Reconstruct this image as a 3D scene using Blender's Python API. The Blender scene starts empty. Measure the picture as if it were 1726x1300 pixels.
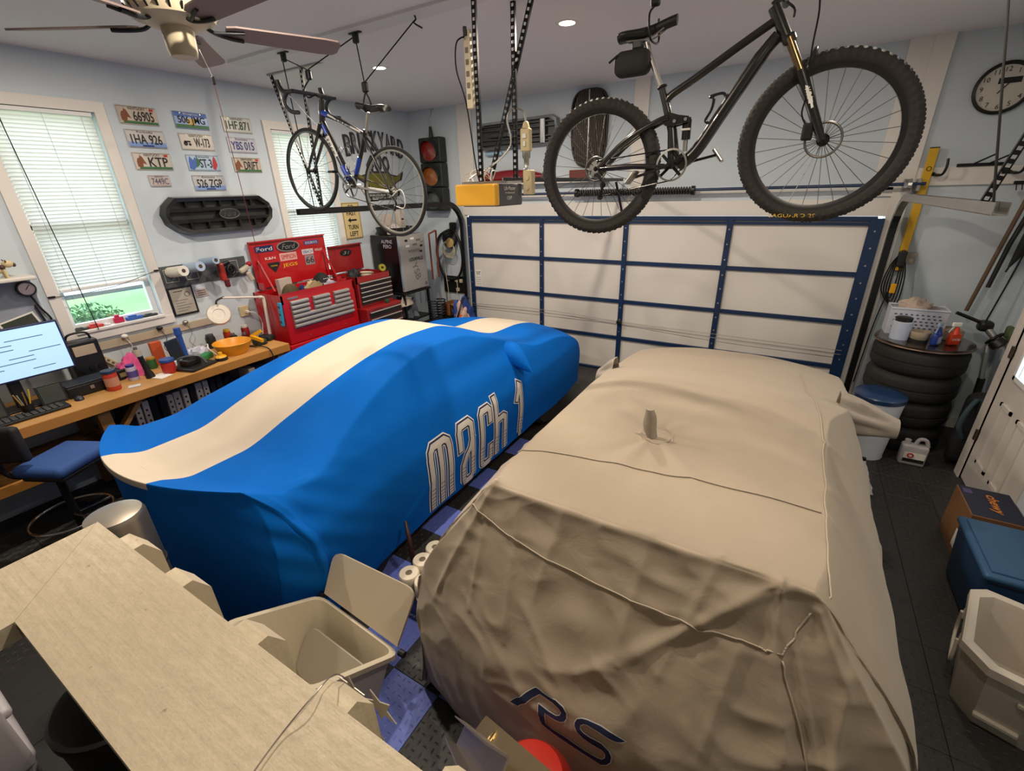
import bpy, bmesh, math, random
import numpy as np
from mathutils import Vector, Matrix, noise
from mathutils.bvhtree import BVHTree
random.seed(7)
PI = math.pi
scene = bpy.context.scene
COL = scene.collection

# ------------------------------------------------------------------ camera
CAM_YAW, CAM_PITCH, CAM_ROLL, CAM_F = -0.5468, 0.41076, -0.03162, 761.27
cam = bpy.data.cameras.new('camera'); cam_o = bpy.data.objects.new('camera', cam); COL.objects.link(cam_o)
fw = Vector((math.sin(CAM_YAW) * math.cos(CAM_PITCH), math.cos(CAM_YAW) * math.cos(CAM_PITCH), -math.sin(CAM_PITCH)))
rt = Vector((math.cos(CAM_YAW), -math.sin(CAM_YAW), 0)); up = rt.cross(fw)
r2 = math.cos(CAM_ROLL) * rt + math.sin(CAM_ROLL) * up
u2 = -math.sin(CAM_ROLL) * rt + math.cos(CAM_ROLL) * up
cm = Matrix((r2, u2, -fw)).transposed().to_4x4(); cm.translation = (0, 0, 2.56)
cam_o.matrix_world = cm
cam.sensor_width = 36; cam.lens = 36 * CAM_F / 1726; cam.clip_start = 0.02; cam.clip_end = 200
scene.camera = cam_o

# ------------------------------------------------------------------ world, lights, exposure
w = bpy.data.worlds.new('overcast_sky'); scene.world = w; w.use_nodes = True
nt = w.node_tree; nt.nodes.clear()
wo = nt.nodes.new('ShaderNodeOutputWorld'); wb_ = nt.nodes.new('ShaderNodeBackground')
wb_.inputs[0].default_value = (0.80, 0.91, 1.0, 1); wb_.inputs[1].default_value = 3.8
nt.links.new(wb_.outputs[0], wo.inputs[0])
scene.view_settings.view_transform = 'Standard'; scene.view_settings.look = 'None'
scene.view_settings.exposure = 0.0; scene.view_settings.gamma = 1.0; scene.view_settings.use_curve_mapping = False
WARM = (1.0, 0.86, 0.70)
LIGHTS = [(-3.87, 4.0, 56), (-1.78, 3.9, 52), (0.31, 3.9, 20), (-3.87, 1.3, 58), (-1.78, 1.4, 42), (0.31, 1.4, 29)]

# ------------------------------------------------------------------ helpers
def lin(h):
    h = h.lstrip('#'); c = [int(h[i:i + 2], 16) / 255 for i in (0, 2, 4)]
    return tuple(x / 12.92 if x <= 0.04045 else ((x + 0.055) / 1.055) ** 2.4 for x in c) + (1,)
MATS = {}
def mat(name, hexc, rough=0.5, metal=0.0, var=0.06, vscale=6.0, bump=0.0, bscale=60.0, coat=0.0, trans=0.0, emit=0.0, sheen=0.0, alpha=1.0):
    if name in MATS: return MATS[name]
    m = bpy.data.materials.new(name); m.use_nodes = True; t = m.node_tree
    b = t.nodes['Principled BSDF']; c = lin(hexc)
    b.inputs['Roughness'].default_value = rough; b.inputs['Metallic'].default_value = metal
    b.inputs['Coat Weight'].default_value = coat; b.inputs['Transmission Weight'].default_value = trans
    b.inputs['Sheen Weight'].default_value = sheen; b.inputs['Alpha'].default_value = alpha
    b.inputs['Base Color'].default_value = c
    tc = t.nodes.new('ShaderNodeTexCoord')
    if var > 0:
        n = t.nodes.new('ShaderNodeTexNoise'); n.inputs['Scale'].default_value = vscale; n.inputs['Detail'].default_value = 4
        mx = t.nodes.new('ShaderNodeMix'); mx.data_type = 'RGBA'
        mx.inputs['A'].default_value = tuple(x * (1 - var) for x in c[:3]) + (1,)
        mx.inputs['B'].default_value = tuple(min(1, x * (1 + var)) for x in c[:3]) + (1,)
        t.links.new(tc.outputs['Object'], n.inputs['Vector']); t.links.new(n.outputs['Fac'], mx.inputs['Factor'])
        t.links.new(mx.outputs['Result'], b.inputs['Base Color'])
    if bump > 0:
        n2 = t.nodes.new('ShaderNodeTexNoise'); n2.inputs['Scale'].default_value = bscale; n2.inputs['Detail'].default_value = 5
        bp = t.nodes.new('ShaderNodeBump'); bp.inputs['Strength'].default_value = bump; bp.inputs['Distance'].default_value = 0.01
        t.links.new(tc.outputs['Object'], n2.inputs['Vector']); t.links.new(n2.outputs['Fac'], bp.inputs['Height'])
        t.links.new(bp.outputs['Normal'], b.inputs['Normal'])
    if emit > 0:
        b.inputs['Emission Color'].default_value = c; b.inputs['Emission Strength'].default_value = emit
    MATS[name] = m; return m

ORG = {}
def V(*a): return Vector(a)
class MB:
    def __init__(s): s.v = []; s.f = []
    def add(s, vs, fs):
        o = len(s.v); s.v += [Vector(x) for x in vs]; s.f += [tuple(i + o for i in f) for f in fs]; return s
    def box(s, x0, y0, z0, x1, y1, z1):
        return s.add([(x0, y0, z0), (x1, y0, z0), (x1, y1, z0), (x0, y1, z0), (x0, y0, z1), (x1, y0, z1), (x1, y1, z1), (x0, y1, z1)],
                     [(0, 3, 2, 1), (4, 5, 6, 7), (0, 1, 5, 4), (1, 2, 6, 5), (2, 3, 7, 6), (3, 0, 4, 7)])
    def obox(s, c, a, b, d):
        c, a, b, d = Vector(c), Vector(a), Vector(b), Vector(d)
        vs = [c - a - b - d, c + a - b - d, c + a + b - d, c - a + b - d, c - a - b + d, c + a - b + d, c + a + b + d, c - a + b + d]
        return s.add(vs, [(0, 3, 2, 1), (4, 5, 6, 7), (0, 1, 5, 4), (1, 2, 6, 5), (2, 3, 7, 6), (3, 0, 4, 7)])
    def rbox(s, c, size, r=0.01, rz=0.0, seg=2, mtx=None, taper=1.0):
        bm = bmesh.new(); bmesh.ops.create_cube(bm, size=1)
        for q in bm.verts:
            k = taper if q.co.z < 0 else 1.0
            q.co = Vector((q.co.x * size[0] * k, q.co.y * size[1] * k, q.co.z * size[2]))
        bmesh.ops.bevel(bm, geom=bm.edges[:], offset=min(r, min(size) * 0.45), segments=seg, profile=0.5, affect='EDGES')
        M = Matrix.Translation(Vector(c)) @ (mtx.to_4x4() if mtx else Matrix.Rotation(rz, 4, 'Z'))
        bm.verts.index_update()
        s.add([M @ q.co for q in bm.verts], [[q.index for q in f.verts] for f in bm.faces]); bm.free(); return s
    def cyl(s, p0, p1, r0, r1=None, n=16, cap=True):
        p0, p1 = Vector(p0), Vector(p1); r1 = r0 if r1 is None else r1
        d = (p1 - p0).normalized(); a = d.orthogonal().normalized(); b = d.cross(a)
        vs = []; fs = []
        for i in range(n):
            t = 2 * PI * i / n; e = a * math.cos(t) + b * math.sin(t); vs += [p0 + e * r0, p1 + e * r1]
        for i in range(n):
            j = (i + 1) % n; fs.append((2 * i, 2 * j, 2 * j + 1, 2 * i + 1))
        if cap: fs.append(tuple(2 * i for i in range(n))[::-1]); fs.append(tuple(2 * i + 1 for i in range(n)))
        return s.add(vs, fs)
    def tube(s, pts, r, n=8, closed=False, cap=True):
        pts = [Vector(p) for p in pts]; N = len(pts); rs = r if isinstance(r, (list, tuple)) else [r] * N
        T = []
        for i in range(N):
            a = pts[(i - 1) % N] if (closed or i > 0) else pts[i]; b = pts[(i + 1) % N] if (closed or i < N - 1) else pts[i]
            T.append((b - a).normalized())
        nrm = T[0].orthogonal().normalized(); vs = []; fs = []
        for i in range(N):
            nrm = (nrm - T[i] * nrm.dot(T[i]))
            nrm = nrm.normalized() if nrm.length > 1e-6 else T[i].orthogonal().normalized()
            b = T[i].cross(nrm)
            for k in range(n):
                t = 2 * PI * k / n; vs.append(pts[i] + (nrm * math.cos(t) + b * math.sin(t)) * rs[i])
        L = N if closed else N - 1
        for i in range(L):
            for k in range(n):
                k2 = (k + 1) % n; i2 = (i + 1) % N
                fs.append((i * n + k, i * n + k2, i2 * n + k2, i2 * n + k))
        if not closed and cap: fs.append(tuple(range(n))[::-1]); fs.append(tuple((N - 1) * n + k for k in range(n)))
        return s.add(vs, fs)
    def lathe(s, prof, c, n=24, axis=(0, 0, 1), cap=True):
        ax = Vector(axis).normalized(); a = ax.orthogonal().normalized(); b = ax.cross(a); c = Vector(c); vs = []; fs = []; m = len(prof)
        for i in range(n):
            t = 2 * PI * i / n; e = a * math.cos(t) + b * math.sin(t)
            for (r, z) in prof: vs.append(c + e * r + ax * z)
        for i in range(n):
            j = (i + 1) % n
            for k in range(m - 1): fs.append((i * m + k, j * m + k, j * m + k + 1, i * m + k + 1))
        if cap:
            if prof[0][0] > 1e-5: fs.append(tuple(i * m for i in range(n))[::-1])
            if prof[-1][0] > 1e-5: fs.append(tuple(i * m + m - 1 for i in range(n)))
        return s.add(vs, fs)
    def ring(s, c, R, r, axis=(0, 0, 1), n=32, m=8):
        ax = Vector(axis).normalized(); a = ax.orthogonal().normalized(); b = ax.cross(a); c = Vector(c)
        return s.tube([c + (a * math.cos(2 * PI * i / n) + b * math.sin(2 * PI * i / n)) * R for i in range(n)], r, m, closed=True)
    def ball(s, c, r, nu=16, nv=10, mtx=None, zmin=-1.0):
        c = Vector(c); r = (r, r, r) if not isinstance(r, (tuple, list)) else r
        vs = []; fs = []
        for j in range(nv + 1):
            ph = -PI / 2 + PI * j / nv
            for i in range(nu):
                t = 2 * PI * i / nu
                p = Vector((r[0] * math.cos(ph) * math.cos(t), r[1] * math.cos(ph) * math.sin(t), r[2] * max(zmin, math.sin(ph))))
                vs.append(c + (mtx @ p if mtx else p))
        for j in range(nv):
            for i in range(nu):
                k = (i + 1) % nu; fs.append((j * nu + i, j * nu + k, (j + 1) * nu + k, (j + 1) * nu + i))
        return s.add(vs, fs)
    def prism(s, poly, o, u, v, d):
        """extrude a 2-D outline (list of (a,b)) lying in o + a*u + b*v by the vector d"""
        o, u, v, d = Vector(o), Vector(u), Vector(v), Vector(d); n = len(poly)
        A = [o + u * a + v * b for a, b in poly]
        return s.add(A + [p + d for p in A], [tuple(range(n))[::-1], tuple(range(n, 2 * n))] + [(i, (i + 1) % n, n + (i + 1) % n, n + i) for i in range(n)])
    def beam(s, p0, p1, w, h, upv=(0, 0, 1)):
        p0, p1 = Vector(p0), Vector(p1); d = (p1 - p0); L = d.length; d = d / L
        a = d.cross(Vector(upv))
        a = a.normalized() if a.length > 1e-4 else d.orthogonal().normalized()
        b = a.cross(d)
        return s.obox((p0 + p1) / 2, d * L / 2, a * w / 2, b * h / 2)
    def grid(s, P, cu=False):
        nv = len(P); nu = len(P[0]); vs = [p for r in P for p in r]; fs = []
        for j in range(nv - 1):
            for i in range(nu if cu else nu - 1):
                k = (i + 1) % nu; fs.append((j * nu + i, j * nu + k, (j + 1) * nu + k, (j + 1) * nu + i))
        return s.add(vs, fs)
    def build(s, name, m, parent=None, smooth=None, org=None, kind=None):
        if parent is not None: og = ORG[parent.name]
        else: og = Vector(org) if org is not None else Vector((0, 0, 0))
        me = bpy.data.meshes.new(name); me.from_pydata([p - og for p in s.v], [], s.f)
        me.update(); me.materials.append(m)
        bm = bmesh.new(); bm.from_mesh(me); bmesh.ops.recalc_face_normals(bm, faces=bm.faces[:]); bm.to_mesh(me); bm.free()
        if smooth is not None:
            me.polygons.foreach_set('use_smooth', [True] * len(me.polygons))
            if smooth < 180: me.set_sharp_from_angle(angle=math.radians(smooth))
        o = bpy.data.objects.new(name, me); COL.objects.link(o)
        if parent is not None: o.parent = parent
        else: o.location = og
        ORG[o.name] = og
        if kind: o['kind'] = kind
        return o
def tag(o, label=None, cat=None, group=None, kind=None):
    if label: o['label'] = label
    if cat: o['category'] = cat
    if group: o['group'] = group
    if kind: o['kind'] = kind
    return o
def thing(name, label, cat, loc, group=None):
    o = bpy.data.objects.new(name, None); COL.objects.link(o); o.location = loc; o.empty_display_size = 0.1
    ORG[o.name] = Vector(loc); return tag(o, label, cat, group)
def structure(name, loc=(0, 0, 0)):
    o = bpy.data.objects.new(name, None); COL.objects.link(o); o.location = loc; ORG[o.name] = Vector(loc); o['kind'] = 'structure'; return o
def copy_tree(o, parent=None):
    c = o.copy(); COL.objects.link(c); c.parent = parent
    for ch in o.children: copy_tree(ch, c)
    return c
def share(me, name, parent, loc, rot=None):
    o = bpy.data.objects.new(name, me); COL.objects.link(o); o.parent = parent
    o.location = Vector(loc) - ORG[parent.name]; ORG[o.name] = Vector(loc)
    if rot: o.rotation_euler = rot
    return o
def text(body, name, m, parent, c, u, v, w=None, h=None, depth=0.002, shear=0.0, spacing=1.0, bold=0.0):
    """flat lettering centred on c, running along u with its height along v, fitted to width w / height h"""
    cu = bpy.data.curves.new('t', 'FONT'); cu.body = body; cu.align_x = 'CENTER'; cu.align_y = 'CENTER'; cu.shear = shear
    cu.space_character = spacing; cu.resolution_u = 3; cu.offset = bold; cu.space_line = 0.95
    to = bpy.data.objects.new('t', cu); COL.objects.link(to)
    dg = bpy.context.evaluated_depsgraph_get(); me0 = bpy.data.meshes.new_from_object(to.evaluated_get(dg))
    P = [q.co.copy() for q in me0.vertices]; F = [tuple(p.vertices) for p in me0.polygons]
    bpy.data.objects.remove(to); bpy.data.curves.remove(cu); bpy.data.meshes.remove(me0)
    if not P: return None
    x0 = min(p.x for p in P); x1 = max(p.x for p in P); y0 = min(p.y for p in P); y1 = max(p.y for p in P)
    sx = w / max(1e-6, x1 - x0) if w else None; sy = h / max(1e-6, y1 - y0) if h else None
    if sx is None: sx = sy
    if sy is None: sy = sx
    u = Vector(u).normalized(); v = Vector(v).normalized(); n = u.cross(v); c = Vector(c)
    mb = MB(); mb.add([c + u * (p.x - (x0 + x1) / 2) * sx + v * (p.y - (y0 + y1) / 2) * sy + n * depth for p in P], F)
    return mb.build(name, m, parent)
def crom(pts, n):
    pts = [Vector(p) for p in pts]; out = []
    for i in range(len(pts) - 1):
        p0 = pts[max(0, i - 1)]; p1 = pts[i]; p2 = pts[i + 1]; p3 = pts[min(len(pts) - 1, i + 2)]
        for k in range(n):
            t = k / n
            out.append(0.5 * ((2 * p1) + (p2 - p0) * t + (2 * p0 - 5 * p1 + 4 * p2 - p3) * t * t + (3 * p1 - p0 - 3 * p2 + p3) * t ** 3))
    out.append(pts[-1]); return out
def pchip(xs, ys, x):
    """shape-preserving interpolation"""
    n = len(xs)
    if x <= xs[0]: return ys[0]
    if x >= xs[-1]: return ys[-1]
    h = [xs[i + 1] - xs[i] for i in range(n - 1)]; d = [(ys[i + 1] - ys[i]) / h[i] for i in range(n - 1)]
    m = [d[0]] + [0 if d[i - 1] * d[i] <= 0 else 2 * d[i - 1] * d[i] / (d[i - 1] + d[i]) for i in range(1, n - 1)] + [d[-1]]
    for i in range(n - 1):
        if x <= xs[i + 1]:
            t = (x - xs[i]) / h[i]
            return (2 * t ** 3 - 3 * t * t + 1) * ys[i] + (t ** 3 - 2 * t * t + t) * h[i] * m[i] + (-2 * t ** 3 + 3 * t * t) * ys[i + 1] + (t ** 3 - t * t) * h[i] * m[i + 1]
X, Y, Z = Vector((1, 0, 0)), Vector((0, 1, 0)), Vector((0, 0, 1))

# common materials
WHITE = mat('white_paint', '#d8d4cc', 0.45, var=0.03)
TRIM = mat('trim_paint', '#dcd8d2', 0.4, var=0.02)
BLACK = mat('black_plastic', '#141414', 0.45, var=0.1)
BLKM = mat('black_metal', '#161617', 0.4, 0.3, var=0.1)
RUB = mat('tyre_rubber', '#1c1b1a', 0.75, var=0.15, vscale=20, bump=0.15)
CHROME = mat('chrome', '#c8c8c8', 0.15, 1.0, var=0)
STEEL = mat('galvanised_steel', '#a9a8a4', 0.38, 0.9, var=0.1)
RED = mat('red_enamel', '#b3121a', 0.32, var=0.05, coat=0.4)
BLUE = mat('door_blue', '#122c50', 0.4, var=0.06)
INKB = mat('ink_black', '#141416', 0.6, var=0)
INKW = mat('ink_white', '#e6e4de', 0.6, var=0)
YEL = mat('yellow_plastic', '#e0a21c', 0.4, var=0.05)
WOOD = mat('bench_wood', '#b98a4e', 0.5, var=0.15, vscale=5, bump=0.05)
CORD = mat('black_cord', '#0c0c0c', 0.9, var=0)
# ------------------------------------------------------------------ room shell
WALLP = mat('wall_paint', '#c3ced6', 0.7, var=0.03, vscale=1.5, bump=0.04, bscale=120)
CEILP = mat('ceiling_paint', '#e2dee0', 0.8, var=0.02, vscale=2, bump=0.06, bscale=140)
CONC = mat('concrete', '#55524e', 0.8, var=0.1, bump=0.1)
XL, YB, XR, XR2, ZC, YF = -5.56, 6.24, 1.98, 1.71, 3.71, -2.4
MB().box(-6.2, YF - .2, -.2, 2.6, 6.6, -.014).build('floor', CONC, kind='structure')
MB().box(-5.75, YF - .15, ZC, 2.15, 6.5, ZC + .12).build('ceiling', CEILP, kind='structure')
W1 = (1.39, 2.12, 1.45, 3.29); W2 = (3.80, 4.55, 1.45, 3.29)
m = MB()
for a, b in ((YF, W1[0]), (W1[1], W2[0]), (W2[1], YB + .15)): m.box(XL - .15, a, -.02, XL, b, ZC)
for y0, y1, z0, z1 in (W1, W2): m.box(XL - .15, y0, -.02, XL, y1, z0); m.box(XL - .15, y0, z1, XL, y1, ZC)
m.build('wall_left', WALLP, kind='structure')
DX0, DX1, DZ = -4.50, 0.775, 2.19
MB().box(XL, YB, -.02, DX0, YB + .15, ZC).box(DX1, YB, -.02, 2.15, YB + .15, ZC).box(DX0, YB, DZ, DX1, YB + .15, ZC).build('wall_back', WALLP, kind='structure')
DY0, DY1 = 4.14, 5.06
m = MB().box(XR, 5.16, -.02, XR + .15, YB, ZC)
m.box(XR2, DY1, -.02, XR + .15, 5.16, ZC).box(XR2, YF, -.02, XR2 + .2, DY0, ZC).box(XR2, DY0, 2.06, XR2 + .2, DY1, ZC)
m.build('wall_right', WALLP, kind='structure')
MB().box(-5.7, YF - .15, -.02, 2.0, YF, ZC).build('wall_front', mat('front_wall_paint', '#8b8a88', .7, var=.03), kind='structure')
# timber trims on the back wall
n = 0
for bx in ((-4.60, 6.215, 2.2, -4.34, YB, ZC), (-1.94, 6.215, 2.38, -1.76, YB, ZC), (0.775, 6.20, 0, 0.92, YB, ZC), (0.60, 6.215, 2.38, 0.775, YB, ZC),
           (DX0 - .06, 6.205, 2.19, DX1 + .03, YB, 2.36), (-4.62, 6.205, 0, DX0, YB, 2.2), (0.92, 6.21, 2.47, XR, YB, 2.63),
           (DX0, 6.215, 2.44, DX1, YB, 2.465)):
    n += 1; MB().box(*bx).build('trim_%d' % n, TRIM, kind='structure')
# chair-rail board below the windows, baseboards
MB().box(XL, .3, 1.25, XL + .03, 2.75, 1.32).build('trim_%d' % (n + 1), mat('ledge_wood', '#b9aa92', 0.6), kind='structure')
MB().box(0.92, 6.215, 0, XR, YB, .12).build('baseboard_back', TRIM, kind='structure')
# hoist boards on the ceiling
HB = mat('ceiling_board', '#d6d3d4', 0.6, var=0.02)
MB().box(-4.75, 2.97, ZC - .02, -1.3, 3.13, ZC).build('trim_%d' % (n + 2), HB, kind='structure')
MB().box(-1.2, 2.97, ZC - .02, 0.9, 3.13, ZC).build('trim_%d' % (n + 3), HB, kind='structure')

# ---- floor tiles
TILE_D = mat('tile_charcoal', '#2f2e2d', 0.5, var=0.12, vscale=8, bump=0.1, bscale=90)
TILE_B = mat('tile_blue', '#6576c8', 0.42, var=0.08, vscale=8)
T = 0.333; TX0, TY0 = -1.565, 1.135
def tile_mesh(m):
    g = 0.002; q = MB(); q.rbox((T / 2, T / 2, -.006), (T - g, T - g, .012), .002, seg=1)
    k = 8; s = T / k
    for i in range(k):
        for j in range(k):
            cx, cy = (i + .5) * s, (j + .5) * s; L, W_ = s * .40, s * .11
            if (i + j) % 2: L, W_ = W_, L
            a = MB(); q.add([(cx - L, cy - W_, 0), (cx + L, cy - W_, 0), (cx + L, cy + W_, 0), (cx - L, cy + W_, 0), (cx, cy, .003)],
                  [(0, 1, 4), (1, 2, 4), (2, 3, 4), (3, 0, 4)])
    me = bpy.data.meshes.new('floor_tile'); me.from_pydata(q.v, [], q.f); me.materials.append(m); return me
tmd, tmb = tile_mesh(TILE_D), tile_mesh(TILE_B)
tiles = bpy.data.objects['floor']; rest = MB(); cnt = 0
i0 = int((XL - TX0) / T) - 1; cand = []
for i in range(-13, 12):
    for j in range(-9, 16):
        x0, y0 = TX0 + i * T, TY0 + j * T
        if x0 > XR2 - .03 and y0 < 5.0 or x0 > XR - .02 or y0 > 6.22 or y0 < YF - .3 or x0 + T < XL: continue
        vis = (x0 > .3 and y0 > .6 and y0 < 5.3) or (-2.3 < x0 < -.5 and .1 < y0 < 4.0) or (x0 < -3.6 and y0 < 1.7 and y0 > -.5)
        blue = (i + j) % 2 == 1 and -2.3 < x0 < -.6
        if vis: share(tmb if blue else tmd, 'floor_tile', tiles, (x0, y0, 0)); cnt += 1
        else: rest.rbox((x0 + T / 2, y0 + T / 2, -.006), (T - .002, T - .002, .012), .002, seg=1)
o = rest.build('floor_tile_field', TILE_D, tiles); o['kind'] = 'stuff'
print('tiles', cnt)

# ---- windows
VINYL = mat('window_vinyl', '#e4e6e6', 0.35, var=0.01)
def glass_mat():
    m = bpy.data.materials.new('window_glass'); m.use_nodes = True; t = m.node_tree; t.nodes.clear()
    o = t.nodes.new('ShaderNodeOutputMaterial'); mx = t.nodes.new('ShaderNodeMixShader'); tr = t.nodes.new('ShaderNodeBsdfTransparent'); gl = t.nodes.new('ShaderNodeBsdfGlossy')
    gl.inputs['Roughness'].default_value = .02; mx.inputs[0].default_value = .06
    t.links.new(tr.outputs[0], mx.inputs[1]); t.links.new(gl.outputs[0], mx.inputs[2]); t.links.new(mx.outputs[0], o.inputs[0]); return m
GLASS = glass_mat()
for k, (y0, y1, z0, z1) in enumerate((W1, W2)):
    s = structure('window_%d' % (k + 1), (XL, (y0 + y1) / 2, z0))
    t = .085
    for nm, bx in (('casing', (XL, y0 - t, z0 - .09, XL + .025, y0, z1 + t)), ('casing', (XL, y1, z0 - .09, XL + .025, y1 + t, z1 + t)),
                   ('casing', (XL, y0, z1, XL + .025, y1, z1 + t)), ('casing', (XL, y0 - t, z0 - .09, XL + .03, y1 + t, z0 - .01)), ('sill', (XL - .12, y0, z0 - .012, XL + .045, y1, z0 + .008))):
        MB().box(*bx).build(nm, TRIM, s)
    zm = (z0 + z1) / 2
    for (a, b) in ((z0 + .01, zm + .02), (zm - .02, z1)):
        f = MB(); fx0, fx1 = XL - .12, XL - .07
        f.box(fx0, y0, a, fx1, y0 + .045, b).box(fx0, y1 - .045, a, fx1, y1, b).box(fx0, y0 + .045, a, fx1, y1 - .045, a + .05).box(fx0, y0 + .045, b - .04, fx1, y1 - .045, b)
        so = f.build('sash', VINYL, s)
        MB().box(XL - .098, y0 + .045, a + .05, XL - .094, y1 - .045, b - .04).build('pane', GLASS, so)
# ---- venetian blinds
SLAT = mat('blind_slat', '#eae8de', 0.5, var=0.02)
SLATS = bpy.data.materials['blind_slat']
bs = SLATS.node_tree.nodes['Principled BSDF']; bs.inputs['Transmission Weight'].default_value = 0.0
# translucent vinyl slats
tn = SLATS.node_tree; trn = tn.nodes.new('ShaderNodeBsdfTranslucent'); trn.inputs[0].default_value = (.9, .92, .9, 1)
mxs = tn.nodes.new('ShaderNodeMixShader'); mxs.inputs[0].default_value = .32
tn.links.new(bs.outputs[0], mxs.inputs[1]); tn.links.new(trn.outputs[0], mxs.inputs[2]); tn.links.new(mxs.outputs[0], tn.nodes['Material Output'].inputs[0])
for k, (y0, y1, zb, zt, lab, ang) in enumerate(((1.41, 2.10, 1.83, 3.27, 'white venetian blind pulled most of the way down over the lawn window', .95),
                                   (3.82, 4.53, 1.49, 3.27, 'white venetian blind in the window behind the red tool chests', .85))):
    b = thing('venetian_blind', lab, 'blind', (XL - .02, (y0 + y1) / 2, zb), 'window blinds')
    MB().rbox((XL - .02, (y0 + y1) / 2, zt), (.045, y1 - y0, .035), .006).build('head_rail', VINYL, b)
    MB().rbox((XL - .02, (y0 + y1) / 2, zb), (.03, y1 - y0, .028), .006).build('bottom_rail', VINYL, b)
    q = MB(); hw = .0185
    pr = [(math.cos(ang) * hw * t, math.sin(ang) * hw * t + .003 * (1 - t * t)) for t in (-1, -.5, 0, .5, 1)]
    q.grid([[(x, y, z) for (x, z) in pr] for y in (-(y1 - y0) / 2, (y1 - y0) / 2)])
    me = bpy.data.meshes.new('slat'); me.from_pydata(q.v, [], q.f); me.materials.append(SLATS)
    z = zb + .03
    while z < zt - .02: share(me, 'slat', b, (XL - .02, (y0 + y1) / 2, z)); z += .03
    for fy in (.12, .5, .88): MB().cyl((XL - .001, y0 + (y1 - y0) * fy, zb), (XL - .001, y0 + (y1 - y0) * fy, zt), .0012, n=5).build('ladder_cord', mat('cord_grey', '#8d918f', 0.7), b)
MB().cyl((XL + .06, 1.47, 3.2), (XL + .05, 1.55, 1.45), .004, n=6).build('tilt_wand', CORD, org=(XL + .05, 1.55, 1.45))
tag(bpy.data.objects['tilt_wand'], 'thin black rod hanging down in front of the lawn window', 'rod')
q = MB().tube(crom([(XL + .035, 1.34, 1.80), (XL + .03, 1.55, 1.79), (XL + .03, 1.85, 1.82), (XL + .035, 2.17, 1.90)], 6), .0025, 5)
q.rbox((XL + .03, 1.33, 1.80), (.02, .05, .016), .004).rbox((XL + .03, 2.18, 1.90), (.02, .04, .016), .004)
tag(q.build('bungee_cord', CORD, org=(XL + .03, 1.33, 1.8)), 'thin dark cord stretched across the lower part of the lawn window blind', 'cord')

# ---- garden seen through the window
GRASS = mat('lawn', '#7fb070', 0.9, var=0.25, vscale=3)
MB().add([(-5.9, -30, -.6), (-5.9, 40, -.6), (-18, 40, -.05), (-18, -30, -.05), (-5.9, -30, -.5), (-5.9, 40, -.5), (-18, 40, .05), (-18, -30, .05)], [(0, 1, 2, 3), (4, 5, 6, 7), (0, 1, 5, 4), (1, 2, 6, 5), (2, 3, 7, 6), (3, 0, 4, 7)]).build('lawn_ground', GRASS, kind='structure')
MB().box(-80, -60, -.62, -18, 80, -.52).build('road_ground', mat('road_pale', '#b9bfc2', .8), kind='structure')
FN = mat('fence_paint', '#46505c', 0.6)
fe = thing('rail_fence', 'dark post and rail fence beyond the lawn outside the window', 'fence', (-16, 4, -.5))
for zz in (.28, .55): MB().box(-16.03, -8, zz - .05, -15.97, 16, zz + .05).build('rail', FN, fe)
for i in range(13): MB().box(-16.07, -8 + 2 * i - .08, -.1, -15.93, -8 + 2 * i + .08, .68).build('post', FN, fe)
q = MB(); random.seed(3)
for i in range(9000):
    t = random.uniform(0, 2 * PI); ph = math.asin(random.uniform(-.1, 1)); rr = random.uniform(.85, 1.0)
    c = Vector((-7.5 + rr * .7 * math.cos(ph) * math.cos(t), 2.08 + rr * .85 * math.cos(ph) * math.sin(t), -.5 + rr * 1.9 * math.sin(ph)))
    a = Vector((random.uniform(-1, 1), random.uniform(-1, 1), random.uniform(-1, 1))).normalized(); bb = a.orthogonal().normalized()
    L = random.uniform(.02, .045); q.add([c - bb * L * .35, c + a * L, c + bb * L * .35, c - a * L], [(0, 1, 2, 3)])
bu = thing('garden_shrub', 'rounded green leafy shrub just outside the window', 'shrub', (-7.5, 2.08, -.5))
lv = q.build('foliage', mat('leaf', '#6f8f5b', 0.7, var=0.35, vscale=12), bu); lv['kind'] = 'stuff'
MB().ball((-7.5, 2.08, -.5), (.62, .75, 1.76), 16, 10, zmin=0).build('core', mat('leaf_dark', '#4c6640', 0.9), bu)

# ---- house door on the right
s = structure('door_2', (XR2 + .03, DY1, 0))
DW = mat('door_white', '#cfc8c2', 0.4, var=0.02)
x0 = XR2 + .012
d = MB(); wy0, wy1, wz0, wz1 = 4.33, 4.88, 1.05, 1.9
d.box(x0, DY0, .015, x0 + .045, DY1, wz0).box(x0, DY0, wz1, x0 + .045, DY1, 2.05).box(x0, DY0, wz0, x0 + .045, wy0, wz1).box(x0, wy1, wz0, x0 + .045, DY1, wz1)
sl = d.build('slab', DW, s)
for (ya, yb) in ((4.67, 4.90), (4.34, 4.55)):
    p = MB(); za, zb_ = .26, .84
    for bx in ((x0 - .012, ya, za, x0, yb, za + .03), (x0 - .012, ya, zb_ - .03, x0, yb, zb_), (x0 - .012, ya, za, x0, ya + .03, zb_), (x0 - .012, yb - .03, za, x0, yb, zb_)): p.box(*bx)
    p.build('panel_moulding', DW, sl)
p = MB(); e = .035
for bx in ((x0 - .016, wy0, wz0, x0, wy1, wz0 + e), (x0 - .016, wy0, wz1 - e, x0, wy1, wz1), (x0 - .016, wy0, wz0, x0, wy0 + e, wz1), (x0 - .016, wy1 - e, wz0, x0, wy1, wz1)): p.box(*bx)
p.build('window_frame', VINYL, sl)
p = MB()
for i in (1, 2): p.box(x0 + .01, wy0, wz0 + (wz1 - wz0) * i / 3 - .01, x0 + .03, wy1, wz0 + (wz1 - wz0) * i / 3 + .01)
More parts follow.
